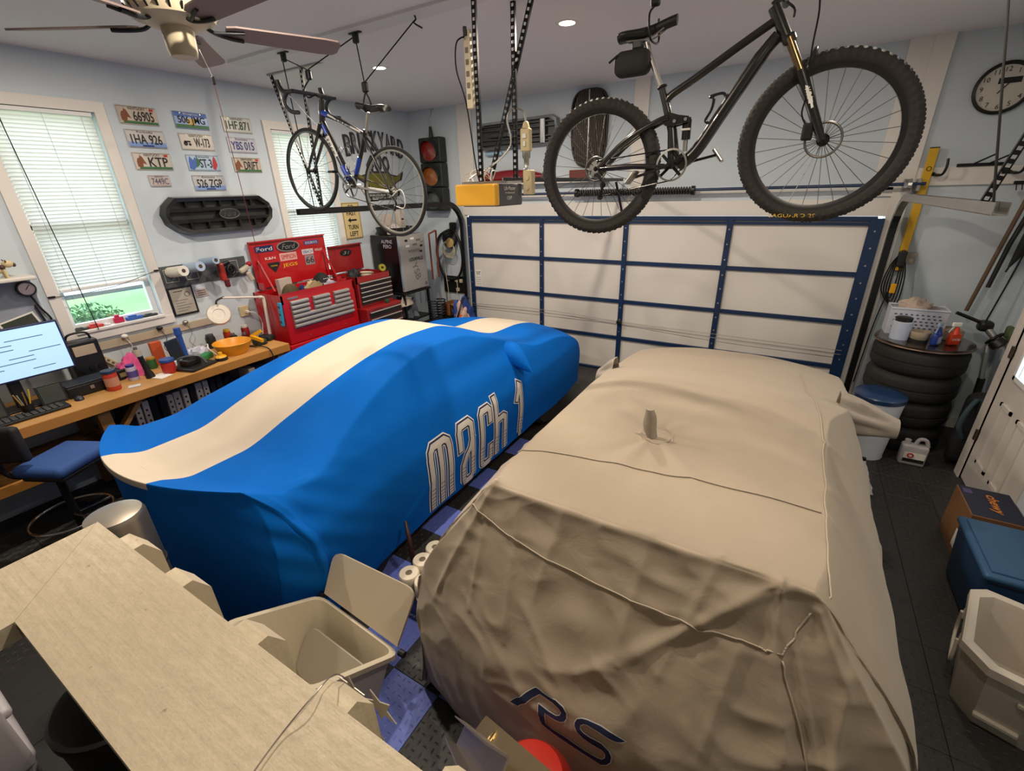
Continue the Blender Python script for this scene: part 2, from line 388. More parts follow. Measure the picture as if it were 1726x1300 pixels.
for i in (1, 2): p.box(x0 + .01, wy0 + (wy1 - wy0) * i / 3 - .01, wz0, x0 + .03, wy0 + (wy1 - wy0) * i / 3 + .01, wz1)
p.build('muntin', VINYL, sl)
MB().box(x0 + .018, wy0, wz0, x0 + .022, wy1, wz1).build('pane', GLASS, sl)
MB().box(XR2 - .012, DY1, 0, XR2 + .05, 5.17, 2.14).build('casing', DW, s)
MB().box(XR2 - .012, DY0 - .1, 0, XR2 + .05, DY0, 2.14).build('casing', DW, s)
MB().box(XR2 - .012, DY0, 2.05, XR2 + .05, DY1, 2.14).build('casing', DW, s)
for hz in (.45, 1.22, 1.85): MB().rbox((XR2 - .008, DY1 - .003, hz), (.02, .03, .10), .004).build('hinge', mat('hinge_bronze', '#5a5148', 0.4, 0.7), s)

# ---- garage door
GP = mat('door_panel', '#d9d4cd', 0.6, var=0.02, vscale=2)
g = structure('door_1', (-1.87, 6.2, 0))
SX = [-4.454, -3.170, -1.920, -0.670, 0.715]; SW = [.07, .06, .065, .065, .12]; RZ = [.02, .529, 1.062, 1.595, 2.165]
for i in range(4):
    for j in range(4):
        MB().rbox(((SX[i] + SX[i + 1]) / 2, 6.205, (RZ[j] + RZ[j + 1]) / 2), (SX[i + 1] - SX[i] - .004, .03, RZ[j + 1] - RZ[j] - .004), .004, seg=1).build('panel', GP, g)
BOLT = mat('bolt_zinc', '#b9bcc0', 0.35, 0.8, var=0)
for i, x in enumerate(SX):
    st = MB().rbox((x, 6.175, 1.09), (SW[i], .035, 2.16), .004, seg=1).build('stile', BLUE, g)
    for j in range(4):
        for dz in (.1, .28, .45):
            if j < 1: continue
            MB().cyl((x, 6.158, RZ[j] + dz), (x, 6.152, RZ[j] + dz), .010, n=6).build('bolt', BOLT, st)
for j, z in enumerate(RZ):
    MB().rbox(((SX[0] + SX[4]) / 2, 6.18, z), (SX[4] - SX[0], .028, .05 if j else .04), .004, seg=1).build('rail', BLUE, g)
MB().rbox(((SX[0] + SX[4]) / 2, 6.17, 2.115), (SX[4] - SX[0], .03, .03), .004, seg=1).build('strut', BLUE, g)
MB().rbox((SX[2], 6.14, .775), (.07, .05, .05), .01).build('latch', BLACK, g)
for dz in (0, -.05):
    MB().tube(crom([(SX[0], 6.15, .80 + dz * .6), (SX[1], 6.148, .83 + dz), (SX[2], 6.15, .78 + dz * .2), (SX[3], 6.148, .76 + dz), (SX[4], 6.15, .74 + dz)], 5), .003, 5).build('lock_cable', mat('cable_grey', '#8e8a86', .5, .5), g)
lb = MB().box(SX[0] + .06, 6.186, 1.10, SX[0] + .17, 6.189, 1.36).build('label_sheet', INKW, g)
text('SST', 'lettering', INKB, lb, (SX[0] + .115, 6.185, 1.31), X, Z, .08, .05)
for i in range(4): text('-----', 'lettering', mat('ink_grey', '#77706c', .7, var=0), lb, (SX[0] + .115, 6.185, 1.24 - i * .035), X, Z, .08, .006)
# tracks, shaft, spring
def track(x, lab, mtl):
    t = thing('door_track', lab, 'door track', (x, 6.1, 0), 'garage door tracks')
    r = .36; path = [(x, 3.25, 2.40), (x, 5.77, 2.38)] + [(x, 5.77 + r * math.sin(a), 2.38 - r + r * math.cos(a)) for a in [PI / 2 * k / 8 for k in range(1, 9)]] + [(x, 6.13, 0.02)]
    W_ = .028; m1 = MB()
    for dx in (-1, 1):
        pts = [Vector(p) + X * dx * W_ for p in path]
        for a, b in zip(pts[:-1], pts[1:]): m1.beam(a, b, .004, .06, upv=(b - a).cross(X))
    for a, b in zip(path[:-1], path[1:]):
        a, b = Vector(a), Vector(b); nrm = (b - a).cross(X).normalized(); m1.beam(a + nrm * .03, b + nrm * .03, .06, .004, upv=nrm)
    return t, m1
t, m1 = track(-4.56, 'black curved garage door track left of the door below the road bicycle', BLKM); m1.build('rail', BLKM, t)
t2, m1 = track(.85, 'curved garage door track right of the door, grey above and black below', STEEL)
ma, mb_ = MB(), MB()
for f in m1.f:
    c = sum((m1.v[i] for i in f), Vector()) / len(f); (mb_ if c.z < 2.2 else ma).add([m1.v[i] for i in f], [tuple(range(len(f)))])
ma.build('rail', STEEL, t2); mb_.build('upright', BLKM, t2)
PERF = BLKM
def angle_iron(m, a, b, w=.028, slots=True, up_=None):
    """perforated slotted angle: ladder of rungs between two edges, plus a plain flange"""
    a, b = Vector(a), Vector(b); d = (b - a).normalized(); side = d.cross(up_ if up_ else Y)
    side = side.normalized() if side.length > 1e-3 else d.orthogonal().normalized(); n_ = side.cross(d)
    m.beam(a + side * w * .42, b + side * w * .42, w * .22, .003, n_); m.beam(a - side * w * .42, b - side * w * .42, w * .22, .003, n_)
    L = (b - a).length; k = int(L / .04)
    for i in range(k + 1):
        c = a + (b - a) * (i / k); m.obox(c, d * .011, side * w * .5, n_ * .0015)
    m.beam(a + side * w * .5 + n_ * w * .35, b + side * w * .5 + n_ * w * .35, .003, w * .7, n_)
    return m
angle_iron(MB(), (-4.92, 3.5, ZC), (-4.56, 3.55, 2.43)).build('hanger_iron', PERF, t)
angle_iron(MB(), (-4.43, 3.5, ZC), (-4.56, 3.55, 2.43)).build('hanger_iron', PERF, t)
angle_iron(MB(), (-4.95, 3.5, ZC - .012), (-4.12, 3.5, ZC - .012), up_=Z).build('ceiling_iron', STEEL, t)
angle_iron(MB(), (.85, 3.55, 2.42), (1.12, 3.42, ZC), .032).build('hanger_iron', PERF, t2)
angle_iron(MB(), (.95, 3.52, 2.75), (1.35, 3.4, 3.2), .032).build('hanger_iron', PERF, t2)
MB().tube(crom([(.85, 3.4, 2.42), (.80, 3.7, 2.95), (.72, 4.1, ZC)], 5), .006, 6).build('lift_cable', CORD, t2)
ts = thing('torsion_shaft', 'blue torsion shaft with a dark coil spring above the garage door', 'shaft', (-1.87, 6.1, 2.48))
MB().cyl((-4.5, 6.1, 2.48), (1.0, 6.1, 2.49), .016, n=10).build('shaft', BLUE, ts)
sp = []
for i in range(46 * 8): a = 2 * PI * i / 8; sp.append((-2.58 + 1.44 * i / 368, 6.1 + .032 * math.cos(a), 2.48 + .032 * math.sin(a)))
MB().tube(sp, .014, 5).build('coil_spring', mat('spring_steel', '#3a3632', .5, .6), ts)
for x in (-2.60, -1.12): MB().cyl((x - .02, 6.1, 2.48), (x + .02, 6.1, 2.48), .052, n=14).build('end_cone', BLKM, ts)
for x in (-4.5, -1.85, .95): MB().rbox((x, 6.16, 2.48), (.03, .14, .11), .005).build('bearing_plate', STEEL, ts)
for x in (-4.44, .86): MB().lathe([(.02, -.03), (.06, -.03), (.055, 0), (.06, .03), (.02, .03)], (x, 6.1, 2.48), 16, (1, 0, 0)).build('cable_drum', STEEL, ts)
# recessed lamps
LED = mat('lamp_lens', '#fff2dc', 0.4, var=0, emit=9.0)
for i, (x, y, pw) in enumerate(LIGHTS):
    vis = i < 3
    lab = ['recessed ceiling lamp above the road bicycle', 'recessed ceiling lamp near the door opener irons', 'recessed ceiling lamp above the mountain bicycle rear of the hoist'][i] if vis else 'recessed ceiling lamp nearer the stair rail, %s' % ['over the workbench', 'over the blue covered car', 'over the grey covered car'][i - 3]
    t = thing('recessed_lamp', lab, 'lamp', (x, y, ZC), 'recessed ceiling lamps')
    MB().lathe([(.062, -.001), (.062, -.006), (.085, -.006), (.09, -.0005)], (x, y, ZC), 28, cap=False).build('trim_ring', WHITE, t, smooth=40)
    MB().cyl((x, y, ZC - .001), (x, y, ZC - .004), .063, n=28).build('lens', LED, t)
    L = bpy.data.lights.new('lamp_light', 'AREA'); L.energy = pw; L.color = WARM; L.shape = 'DISK'; L.size = .12
    lo = bpy.data.objects.new('lamp_light', L); COL.objects.link(lo); lo.location = (x, y, ZC - .02); lo.parent = None
RS_OUT = [(-0.640, 0.683), (-0.578, 0.776), (-0.532, 0.830), (-0.515, 0.833), (-0.492, 0.832), (-0.442, 0.839), (-0.410, 0.830), (-0.393, 0.812), (-0.390, 0.791), (-0.395, 0.775), (-0.410, 0.763), (-0.430, 0.758), (-0.476, 0.759), (-0.471, 0.739), (-0.469, 0.715), (-0.448, 0.711), (-0.376, 0.710), (-0.297, 0.699), (-0.269, 0.699), (-0.251, 0.704), (-0.241, 0.722), (-0.241, 0.739), (-0.251, 0.747), (-0.290, 0.747), (-0.322, 0.753), (-0.348, 0.767), (-0.362, 0.784), (-0.363, 0.798), (-0.356, 0.816), (-0.340, 0.828), (-0.319, 0.834), (-0.268, 0.838), (-0.223, 0.834), (-0.178, 0.821), (-0.192, 0.809), (-0.210, 0.803), (-0.268, 0.810), (-0.314, 0.813), (-0.326, 0.809), (-0.336, 0.799), (-0.334, 0.789), (-0.322, 0.783), (-0.300, 0.779), (-0.255, 0.780), (-0.226, 0.766), (-0.214, 0.745), (-0.215, 0.716), (-0.228, 0.691), (-0.248, 0.673), (-0.279, 0.673), (-0.358, 0.683), (-0.412, 0.685), (-0.458, 0.689), (-0.487, 0.693), (-0.499, 0.710), (-0.511, 0.769), (-0.510, 0.779), (-0.495, 0.779), (-0.462, 0.778), (-0.434, 0.779), (-0.422, 0.787), (-0.418, 0.800), (-0.428, 0.808), (-0.453, 0.815), (-0.508, 0.811), (-0.547, 0.764), (-0.597, 0.691), (-0.611, 0.687)]
# ------------------------------------------------------------------ covered cars
def cover_surface(cx, st, wz, NU, NT, hem, disp, tau0=.46, pwr=3.2, creases=()):
    """fabric drawn over a car: stations along y (y, top z, plan width factor, bow, crown), side contour wz [(z, half width)]"""
    idx = list(range(len(st))); cols = list(zip(*st)); zs = [a for a, _ in wz]; ws = [b for _, b in wz]
    W = lambda z: pchip(zs, ws, z)
    P = []
    for a in range(NU + 1):
        u = a / NU * (len(st) - 1)
        y, zt, pw, bow, crown = [pchip(idx, c, u) for c in cols]
        row = []
        for b in range(-NT, NT + 1):
            tau = abs(b) / NT; sg = 1 if b >= 0 else -1; hz = hem(sg, y)
            ze = max(zt - crown, hz + .002) if zt > hz else hz + .001
            wt = W(ze) * pw
            if tau < tau0:
                k = tau / tau0; k = k * (2 - k) * .35 + k * .65; x = k * wt; z = zt - (zt - ze) * k ** pwr
            else:
                f = (tau - tau0) / (1 - tau0); z = ze + (hz - ze) * f; x = W(z) * pw
            row.append(Vector((cx + sg * x, y + bow * min(1.4, (x / .88) ** 2), z)))
        P.append(row)
    nu, nt = len(P), len(P[0]); Q = [[None] * nt for _ in range(nu)]; P_n = [[None] * nt for _ in range(nu)]
    for i in range(nu):
        for j in range(nt):
            a = P[min(i + 1, nu - 1)][j] - P[max(i - 1, 0)][j]; b = P[i][min(j + 1, nt - 1)] - P[i][max(j - 1, 0)]
            n = b.cross(a)
            n = n.normalized() if n.length > 1e-9 else Vector((0, 0, 1))
            if n.z < -.3: n = -n
            Q[i][j] = P[i][j] + n * disp(P[i][j], n); P_n[i][j] = n
    if creases:
        A = np.array([[tuple(p) for p in r] for r in P]); dd = np.zeros(A.shape[:2])
        for (a, b, w_, amp) in creases:
            a, b = np.array(a), np.array(b); ab = b - a; t_ = np.clip(((A - a) @ ab) / (ab @ ab), -.15, 1.15)
            ds = np.linalg.norm(A - (a + t_[..., None] * ab), axis=-1); fade = np.sin(np.pi * np.clip((t_ + .15) / 1.3, .08, .92)) ** .5
            dd += amp * np.exp(-ds / w_) * fade
        for i in range(nu):
            for j in range(nt): Q[i][j] = Q[i][j] + P_n[i][j] * float(dd[i, j])
    return Q
def bvh_of(mb): return BVHTree.FromPolygons([tuple(v) for v in mb.v], mb.f)
def fabric(name, hexc, rough, wr, wscale, sheen=.15):
    m = mat(name, hexc, rough, var=.04, vscale=3, sheen=sheen); t = m.node_tree; b = t.nodes['Principled BSDF']
    tc = t.nodes.new('ShaderNodeTexCoord'); n1 = t.nodes.new('ShaderNodeTexNoise'); n1.inputs['Scale'].default_value = wscale; n1.inputs['Detail'].default_value = 6; n1.inputs['Distortion'].default_value = 1.2
    bp = t.nodes.new('ShaderNodeBump'); bp.inputs['Strength'].default_value = wr; bp.inputs['Distance'].default_value = .02
    t.links.new(tc.outputs['Object'], n1.inputs['Vector']); t.links.new(n1.outputs['Fac'], bp.inputs['Height']); t.links.new(bp.outputs['Normal'], b.inputs['Normal'])
    b.inputs['Specular IOR Level'].default_value = .12
    return m
def smooth01(a, b, x):
    t = max(0, min(1, (x - a) / (b - a))); return t * t * (3 - 2 * t)

# --- blue fastback
CXB = -3.035
blue_st = [  # y, top, width, bow, crown
    (.74, .10, .88, .16, .02), (.73, .40, .92, .17, .03), (.71, .75, .95, .20, .03), (.70, 1.02, 1.0, .26, .02), (.675, 1.135, 1.04, .31, .015), (.68, 1.165, 1.06, .31, .02),
    (.74, 1.150, 1.05, .29, .035), (.92, 1.090, 1.0, .22, .05), (1.20, 1.090, 1.0, .12, .06), (1.56, 1.180, 1.0, .05, .06), (1.94, 1.285, 1.0, .02, .06), (2.36, 1.375, 1, 0, .06), (2.75, 1.418, 1, 0, .06),
    (3.12, 1.405, 1, 0, .06), (3.45, 1.315, 1, 0, .06), (3.85, 1.15, 1, -.02, .05), (4.2, 1.055, 1, -.04, .05), (4.6, 1.035, 1, -.06, .06), (5.0, .965, .98, -.10, .08), (5.28, .85, .95, -.16, .09), (5.42, .62, .92, -.18, .06), (5.45, .35, .9, -.18, .03), (5.44, .10, .86, -.18, .02)]
blue_wz = [(0, .93), (.12, .95), (.3, .965), (.55, .985), (.75, .975), (.88, .93), (1.0, .875), (1.06, .83), (1.15, .745), (1.25, .66), (1.42, .52)]
def blue_disp(p, n):
    d = .004 * noise.noise(Vector((p.x * 2.2, p.y * 1.6, p.z * 2)))
    side = smooth01(.3, .9, abs(n.x)); low = smooth01(1.0, .2, p.z)
    d += .010 * side * low * noise.noise(Vector((0, p.y * 3.2 + p.z * 1.2, 3.1)))
    # tension folds pulling from the rear haunch, and a bulge over it
    r = math.hypot(p.y - 1.05, p.z - .95)
    if p.x > CXB: d += .010 * math.exp(-r / .35) * math.sin((p.y * .8 + p.z * 1.0) * 34) * side
    d += .020 * math.exp(-((p.y - 1.45) / .6) ** 2 - ((p.z - .70) / .25) ** 2) * side
    d -= .012 * math.exp(-((p.y - 2.7) / .9) ** 2 - ((p.z - .40) / .3) ** 2) * side
    rear = smooth01(.4, .9, -n.y)
    d += .014 * rear * smooth01(1.0, .5, p.z) * noise.noise(Vector((p.x * 3.5, p.z * .9, 1.7)))
    return d
BLUE_CREASES = [((-2.27, 1.02, 1.02), (-2.16, 1.45, .98), .014, .012), ((-2.27, 1.02, 1.0), (-2.18, 1.20, .72), .016, .016), ((-2.33, .97, .98), (-2.30, .96, .66), .018, .016), ((-2.26, 1.04, 1.03), (-2.20, 1.30, 1.04), .012, .009), ((-2.30, .98, .9), (-2.22, 1.10, .50), .02, .014),
    ((-2.40, .90, .80), (-2.36, .90, .25), .025, .016), ((-2.08, 2.2, .55), (-2.05, 1.70, .20), .02, .014), ((-2.06, 2.0, .45), (-2.05, 1.45, .15), .02, .012), ((-2.10, 3.55, .98), (-2.07, 3.2, .60), .02, .010), ((-2.12, 3.5, 1.0), (-2.08, 2.6, .93), .03, .008), ((-3.6, 1.2, 1.07), (-3.9, 1.6, 1.0), .02, .006)]
Q = cover_surface(CXB, blue_st, blue_wz, 260, 110, lambda s, y: .12 + .05 * noise.noise(Vector((y * 1.7, s, 0))) + (.08 * smooth01(1.2, 2.0, y) if s > 0 else 0), blue_disp, creases=BLUE_CREASES)
FB = fabric('blue_stretch_fabric', '#0062bf', .8, .05, 9, sheen=0)
# white centre stripe sewn into the cloth
t = FB.node_tree; b = t.nodes['Principled BSDF']; src = b.inputs['Base Color'].links[0].from_socket
tc = t.nodes.new('ShaderNodeTexCoord'); sx = t.nodes.new('ShaderNodeSeparateXYZ'); ab = t.nodes.new('ShaderNodeMath'); ab.operation = 'ABSOLUTE'
lt = t.nodes.new('ShaderNodeMath'); lt.operation = 'LESS_THAN'; lt.inputs[1].default_value = .285
geo = t.nodes.new('ShaderNodeNewGeometry'); sn = t.nodes.new('ShaderNodeSeparateXYZ')
gz = t.nodes.new('ShaderNodeMath'); gz.operation = 'GREATER_THAN'; gz.inputs[1].default_value = -.28
mu = t.nodes.new('ShaderNodeMath'); mu.operation = 'MULTIPLY'; zz_ = t.nodes.new('ShaderNodeMath'); zz_.operation = 'GREATER_THAN'; zz_.inputs[1].default_value = 1.125
yy_ = t.nodes.new('ShaderNodeMath'); yy_.operation = 'GREATER_THAN'; yy_.inputs[1].default_value = .80 - 3.0
mxm = t.nodes.new('ShaderNodeMath'); mxm.operation = 'MAXIMUM'
mx = t.nodes.new('ShaderNodeMix'); mx.data_type = 'RGBA'; mx.inputs['B'].default_value = lin('#d2c5b3')
t.links.new(tc.outputs['Object'], sx.inputs[0]); t.links.new(sx.outputs[0], ab.inputs[0]); t.links.new(ab.outputs[0], lt.inputs[0])
t.links.new(sx.outputs[2], zz_.inputs[0]); t.links.new(sx.outputs[1], yy_.inputs[0]); t.links.new(zz_.outputs[0], mxm.inputs[0]); t.links.new(yy_.outputs[0], mxm.inputs[1])
t.links.new(lt.outputs[0], mu.inputs[0]); t.links.new(mxm.outputs[0], mu.inputs[1]); t.links.new(mu.outputs[0], mx.inputs['Factor']); t.links.new(src, mx.inputs['A']); t.links.new(mx.outputs['Result'], b.inputs['Base Color'])
car = thing('covered_car', 'low fastback car under a stretched blue cover with a broad white stripe', 'car', (CXB, 3.0, 0), 'cars parked under covers')
mbB = MB().grid(Q); bluec = mbB.build('car_cover', FB, car, smooth=180); bvB = bvh_of(mbB)
# tyres below the hem
for (x, y) in ((-2.22, 1.45), (-2.22, 4.3), (-3.85, 1.45), (-3.85, 4.3)):
    MB().lathe([(.2, -.11), (.31, -.115), (.34, -.08), (.34, .08), (.31, .115), (.2, .11)], (x, y, .34), 28, (1, 0, 0)).build('tyre', RUB, car, smooth=40)
# mirror pocket
q = MB(); ax = Matrix.Rotation(.25, 3, 'Z')
rows = []
for k in range(13):
    s = k / 12; rr = .13 * (1 - s) ** .8 + .055 * math.sin(PI * s) + .004
    c = Vector((-2.36 + .40 * s, 3.70 - .12 * s, 1.03 + .035 * math.sin(PI * s) - .11 * s * s))
    rows.append([c + Vector((.02 * math.sin(a), rr * .75 * math.cos(a), rr * .8 * math.sin(a))) for a in [2 * PI * i / 20 for i in range(20)]])
mbp = mat('blue_stretch_fabric_plain', '#0062bf', .8, var=.04); mbp.node_tree.nodes['Principled BSDF'].inputs['Specular IOR Level'].default_value = .12
q.grid(rows, cu=True).build('mirror_pocket', mbp, bluec, smooth=60)

def ribbon(paths, width, bv, direction, to3, lift, step=.02):
    """stroke laid on the cloth: offset polyline, subdivided, projected on the surface"""
    q = MB()
    for path in paths:
        pts = [Vector((a, b)) for a, b in path]; res = [pts[0]]
        for a, b in zip(pts[:-1], pts[1:]):
            n = max(1, int((b - a).length / step)); res += [a + (b - a) * (i / n) for i in range(1, n + 1)]
        L = len(res); rows = []
        for i in range(L):
            a = res[max(0, i - 1)]; c = res[min(L - 1, i + 1)]; d1 = (res[i] - a); d2 = (c - res[i])
            d1 = d1.normalized() if d1.length > 1e-6 else d2.normalized(); d2 = d2.normalized() if d2.length > 1e-6 else d1
            t_ = (d1 + d2); t_ = t_.normalized() if t_.length > .1 else d1
            n = Vector((-t_.y, t_.x)); k = 1 / max(.5, t_.dot(d1))
            ext = Vector((0, 0))
            if i == 0: ext = -t_ * width * .5 * .9
            if i == L - 1: ext = t_ * width * .5 * .9
            row = []
            for s in (-1, -.66, -.33, 0, .33, .66, 1):
                p2 = res[i] + n * (s * width * .5 * k) + ext; o = to3(p2)
                hit = bv.ray_cast(o - direction * 1.2, direction)
                row.append((hit[0] - direction * lift) if hit[0] else o)
            rows.append(row)
        q.grid(rows)
    return q
mach = [
    [(2.155, .21), (2.155, .70), (2.165, .755), (2.20, .785), (2.34, .785), (2.375, .755), (2.385, .70), (2.385, .21)], [(2.27, .21), (2.27, .77)],
    [(2.525, .59), (2.525, .74), (2.55, .785), (2.665, .785), (2.695, .75), (2.695, .27), (2.67, .235), (2.57, .235), (2.56, .27), (2.56, .42), (2.60, .49), (2.66, .54), (2.69, .60)],
    [(2.975, .66), (2.975, .76), (2.955, .785), (2.87, .785), (2.845, .76), (2.845, .26), (2.865, .235), (2.96, .235), (2.985, .26), (2.985, .38)],
    [(3.075, .82), (3.075, .22)], [(3.085, .60), (3.19, .605), (3.225, .58), (3.23, .22)],
    [(3.455, .66), (3.515, .79), (3.53, .78), (3.53, .24)]]
to3 = lambda p: Vector((-2.0, p.x, p.y)); dr = Vector((-1, 0, 0))
NAVY = mat('navy_print', '#1b2a4e', .7, var=.05); SILV = mat('white_print', '#f0efec', .6, var=.05)
let = ribbon(mach, .098, bvB, dr, to3, .004).build('lettering', SILV, bluec)
ribbon(mach, .078, bvB, dr, to3, .006).build('lettering_band', NAVY, let)
ribbon(mach, .052, bvB, dr, to3, .008).build('lettering_fill', mat('silver_print', '#d6d2ca', .6, var=.12, vscale=40), let)
hat = []
for sx_ in (2.155, 2.27, 2.385, 2.56, 2.695, 2.845, 2.985, 3.075, 3.23, 3.53):
    z = .215; g_ = .022
    while z < .46:
        if not (sx_ in (2.56,) and z > .4) and not (sx_ == 2.985 and z > .36): hat.append([(sx_ - .02, z), (sx_ + .02, z)])
        z += g_; g_ *= 1.10
tag(ribbon(hat, .006, bvB, dr, to3, .010, .02).build('lettering_hatch', NAVY, let), kind='stuff')

# --- grey hatchback
CXG = -.315
grey_st = [
    (1.01, .05, .93, .12, .01), (.96, .22, .96, .14, .015), (.93, .50, .97, .15, .02), (.94, .72, .97, .15, .02), (1.00, .90, .97, .12, .02), (1.08, 1.06, .96, .08, .02), (1.165, 1.25, .95, .05, .015),
    (1.237, 1.425, .965, .035, .006), (1.247, 1.457, .975, .03, .004), (1.262, 1.467, .98, .028, .006), (1.30, 1.471, .985, .025, .014), (1.45, 1.478, 1, .02, .04), (1.9, 1.488, 1, .0, .06), (2.3, 1.482, 1, 0, .07), (2.62, 1.46, 1, 0, .085),
    (3.0, 1.375, 1, 0, .10), (3.4, 1.255, 1, 0, .11), (3.8, 1.135, 1, 0, .11), (4.2, 1.06, 1, -.02, .10), (4.7, .985, .98, -.06, .09), (5.1, .90, .95, -.10, .08), (5.3, .75, .92, -.14, .06), (5.38, .45, .9, -.16, .03), (5.38, .05, .88, -.16, .01)]
grey_wz = [(0, 1.07), (.08, 1.05), (.3, 1.0), (.55, .975), (.75, .975), (.95, .93), (1.05, .885), (1.2, .785), (1.32, .69), (1.42, .615), (1.47, .56)]
AX, AY = -.39, 1.915
def grey_disp(p, n):
    d = .004 * noise.noise(Vector((p.x * 3, p.y * 2.5, p.z * 3))) + .0025 * noise.noise(Vector((p.x * 9, p.y * 7, p.z * 9)))
    if p.z > 1.2:
        dx, dy = p.x - AX, p.y - AY; r = math.hypot(dx, dy); th = math.atan2(dy, dx)
        d += smooth01(.03, .12, r) * .007 * math.exp(-r / .42) * (math.sin(7 * th + 1.3) + .7 * math.sin(13 * th + .4)) * smooth01(.6, .95, n.z)
        d += .012 * math.exp(-(r / .07) ** 2)
        d -= .006 * math.exp(-(r / .30) ** 2)
    rear = smooth01(.35, .8, -n.y); side = smooth01(.45, .9, abs(n.x)); low = smooth01(1.35, .45, p.z)
    # hanging folds: run down the rear, fanning from the spoiler corners
    a = p.x - CXG
    d += rear * low * (  .010 * noise.noise(Vector((a * 4.2 + (1.3 - p.z) * a * .8, p.z * .55, 8.3))) + .005 * noise.noise(Vector((a * 11 + p.z * 2.2, p.z * 1.6, 2.2))))
    d += rear * .007 * (1 - abs(noise.noise(Vector((a * 4 + p.z * 5, p.z * 6 - a * 3, 5.0)))) * 3) * smooth01(.35, .8, p.z)
    d += side * low * (.016 * noise.noise(Vector((p.y * 3.4, p.z * .5, 4.4))) + .012 * noise.noise(Vector((p.y * 9 + p.z * 2, p.z * .8, 1.1))))
    corner = smooth01(.3, .6, abs(n.x)) * smooth01(.3, .6, -n.y)
    d += corner * .018 * math.sin(math.atan2(-n.y, n.x) * 16) * low
    # taut folds fanning out of the two spoiler corners
    for kx, ph_, fq in ((.17, .3, 11.0), (-.86, 1.1, 9.0)):
        vx, vz = p.x - kx, p.z - 1.44; r = math.hypot(vx, vz); th = math.atan2(vz, vx)
        d += max(rear, side * .6) * .008 * smooth01(.05, .25, r) * math.exp(-r / .7) * (abs(math.sin(th * fq * .5 + ph_)) - .6)
    return d
CREASES = [((.144, 1.252, 1.454), (-.199, 1.093, 1.092), .022, .020), ((.149, 1.24, 1.43), (-.315, 1.05, 1.015), .022, .018), ((.156, 1.256, 1.457), (.18, 1.166, 1.24), .018, .022), ((.18, 1.166, 1.24), (.249, 1.09, 1.012), .02, .026),
    ((.249, 1.09, 1.012), (.27, 1.0, .3), .028, .026), ((-.87, 1.29, 1.456), (-.893, 1.096, 1.0), .02, .018), ((-.864, 1.27, 1.455), (-1.09, 1.10, .92), .022, .022), ((-.23, 1.27, 1.467), (-.273, 1.068, 1.044), .03, .010),
    ((.274, 1.238, 1.385), (.364, 1.183, 1.225), .022, .020), ((.364, 1.183, 1.225), (.37, 1.11, 1.02), .022, .022), ((.37, 1.11, 1.02), (.36, 1.05, .2), .03, .026), ((.238, 1.187, 1.254), (.321, 1.113, 1.023), .016, .014),
    ((-.55, 1.244, 1.462), (-.609, 1.114, 1.106), .025, .009), ((-.738, 1.21, 1.355), (-.708, 1.046, .956), .022, .012), ((-.015, 1.27, 1.463), (-.114, 1.105, 1.106), .022, .012), ((.082, 1.15, 1.2), (.041, 1.014, .893), .024, .012),
    ((-.338, 1.05, 1.018), (-.217, 1.024, .938), .02, .010), ((-.62, 1.08, 1.05), (-.45, 1.0, .88), .02, .010), ((-.45, 1.0, .88), (-.30, .96, .60), .03, .012), ((-.9, 1.08, .95), (-.62, .98, .78), .02, .010), ((0, 1.02, .9), (.12, .95, .5), .025, .014), ((-.75, .97, .70), (-.45, .95, .86), .015, .007),
    ((-.207, 2.009, 1.479), (.30, 2.45, 1.44), .022, .008), ((-.267, 1.911, 1.483), (.278, 1.942, 1.436), .02, .008), ((-.458, 1.869, 1.484), (-.95, 1.75, 1.44), .02, .007), ((-.319, 1.80, 1.481), (-.105, 1.54, 1.479), .018, .007), ((-.42, 2.0, 1.48), (-.76, 2.476, 1.445), .02, .007), ((-.35, 2.02, 1.48), (-.1, 2.6, 1.45), .02, .006), ((-.46, 1.84, 1.48), (-.85, 1.55, 1.46), .018, .006),
    ((.30, 1.9, 1.42), (.55, 2.3, 1.0), .03, .022), ((.30, 1.7, 1.42), (.62, 1.9, .8), .03, .024), ((.31, 2.3, 1.42), (.60, 2.9, .9), .03, .018), ((.6, 2.2, .9), (.7, 2.1, .2), .04, .03), ((.6, 1.7, .8), (.7, 1.6, .1), .04, .03), ((.6, 2.8, .9), (.72, 2.7, .1), .04, .025), ((.45, 1.35, 1.1), (.60, 1.30, .3), .035, .03),
    ((-.95, 1.5, 1.4), (-1.22, 1.4, .9), .03, .022), ((-1.2, 1.3, .9), (-1.28, 1.25, .2), .04, .03), ((-.97, 1.8, 1.4), (-1.24, 1.9, .9), .03, .018)]
CREASES = [(a, b, w_ * (.6 if amp > .011 else .8), amp * 1.1) for a, b, w_, amp in CREASES]
Q = cover_surface(CXG, grey_st, grey_wz, 420, 190, lambda s, y: .035 + .025 * noise.noise(Vector((y * 2.1, s * 3, 0))), grey_disp, pwr=2.8, creases=CREASES)
FG = fabric('grey_cover_fabric', '#a99b88', .62, .16, 8)
carg = thing('covered_car', 'small hatchback under a loose grey fabric cover with a roof aerial pocket', 'car', (CXG, 3.0, 0), 'cars parked under covers')
mbG = MB().grid(Q); greyc = mbG.build('car_cover', FG, carg, smooth=180); bvG = bvh_of(mbG)
for (x, y) in ((.43, 1.75), (.43, 4.3), (-1.08, 1.75), (-1.08, 4.3)):
    MB().lathe([(.2, -.1), (.3, -.105), (.33, -.08), (.33, .08), (.3, .105), (.2, .1)], (x, y, .33), 28, (1, 0, 0)).build('tyre', RUB, carg, smooth=40)
SEAM = mat('cover_seam', '#b3a796', .7, var=.05)
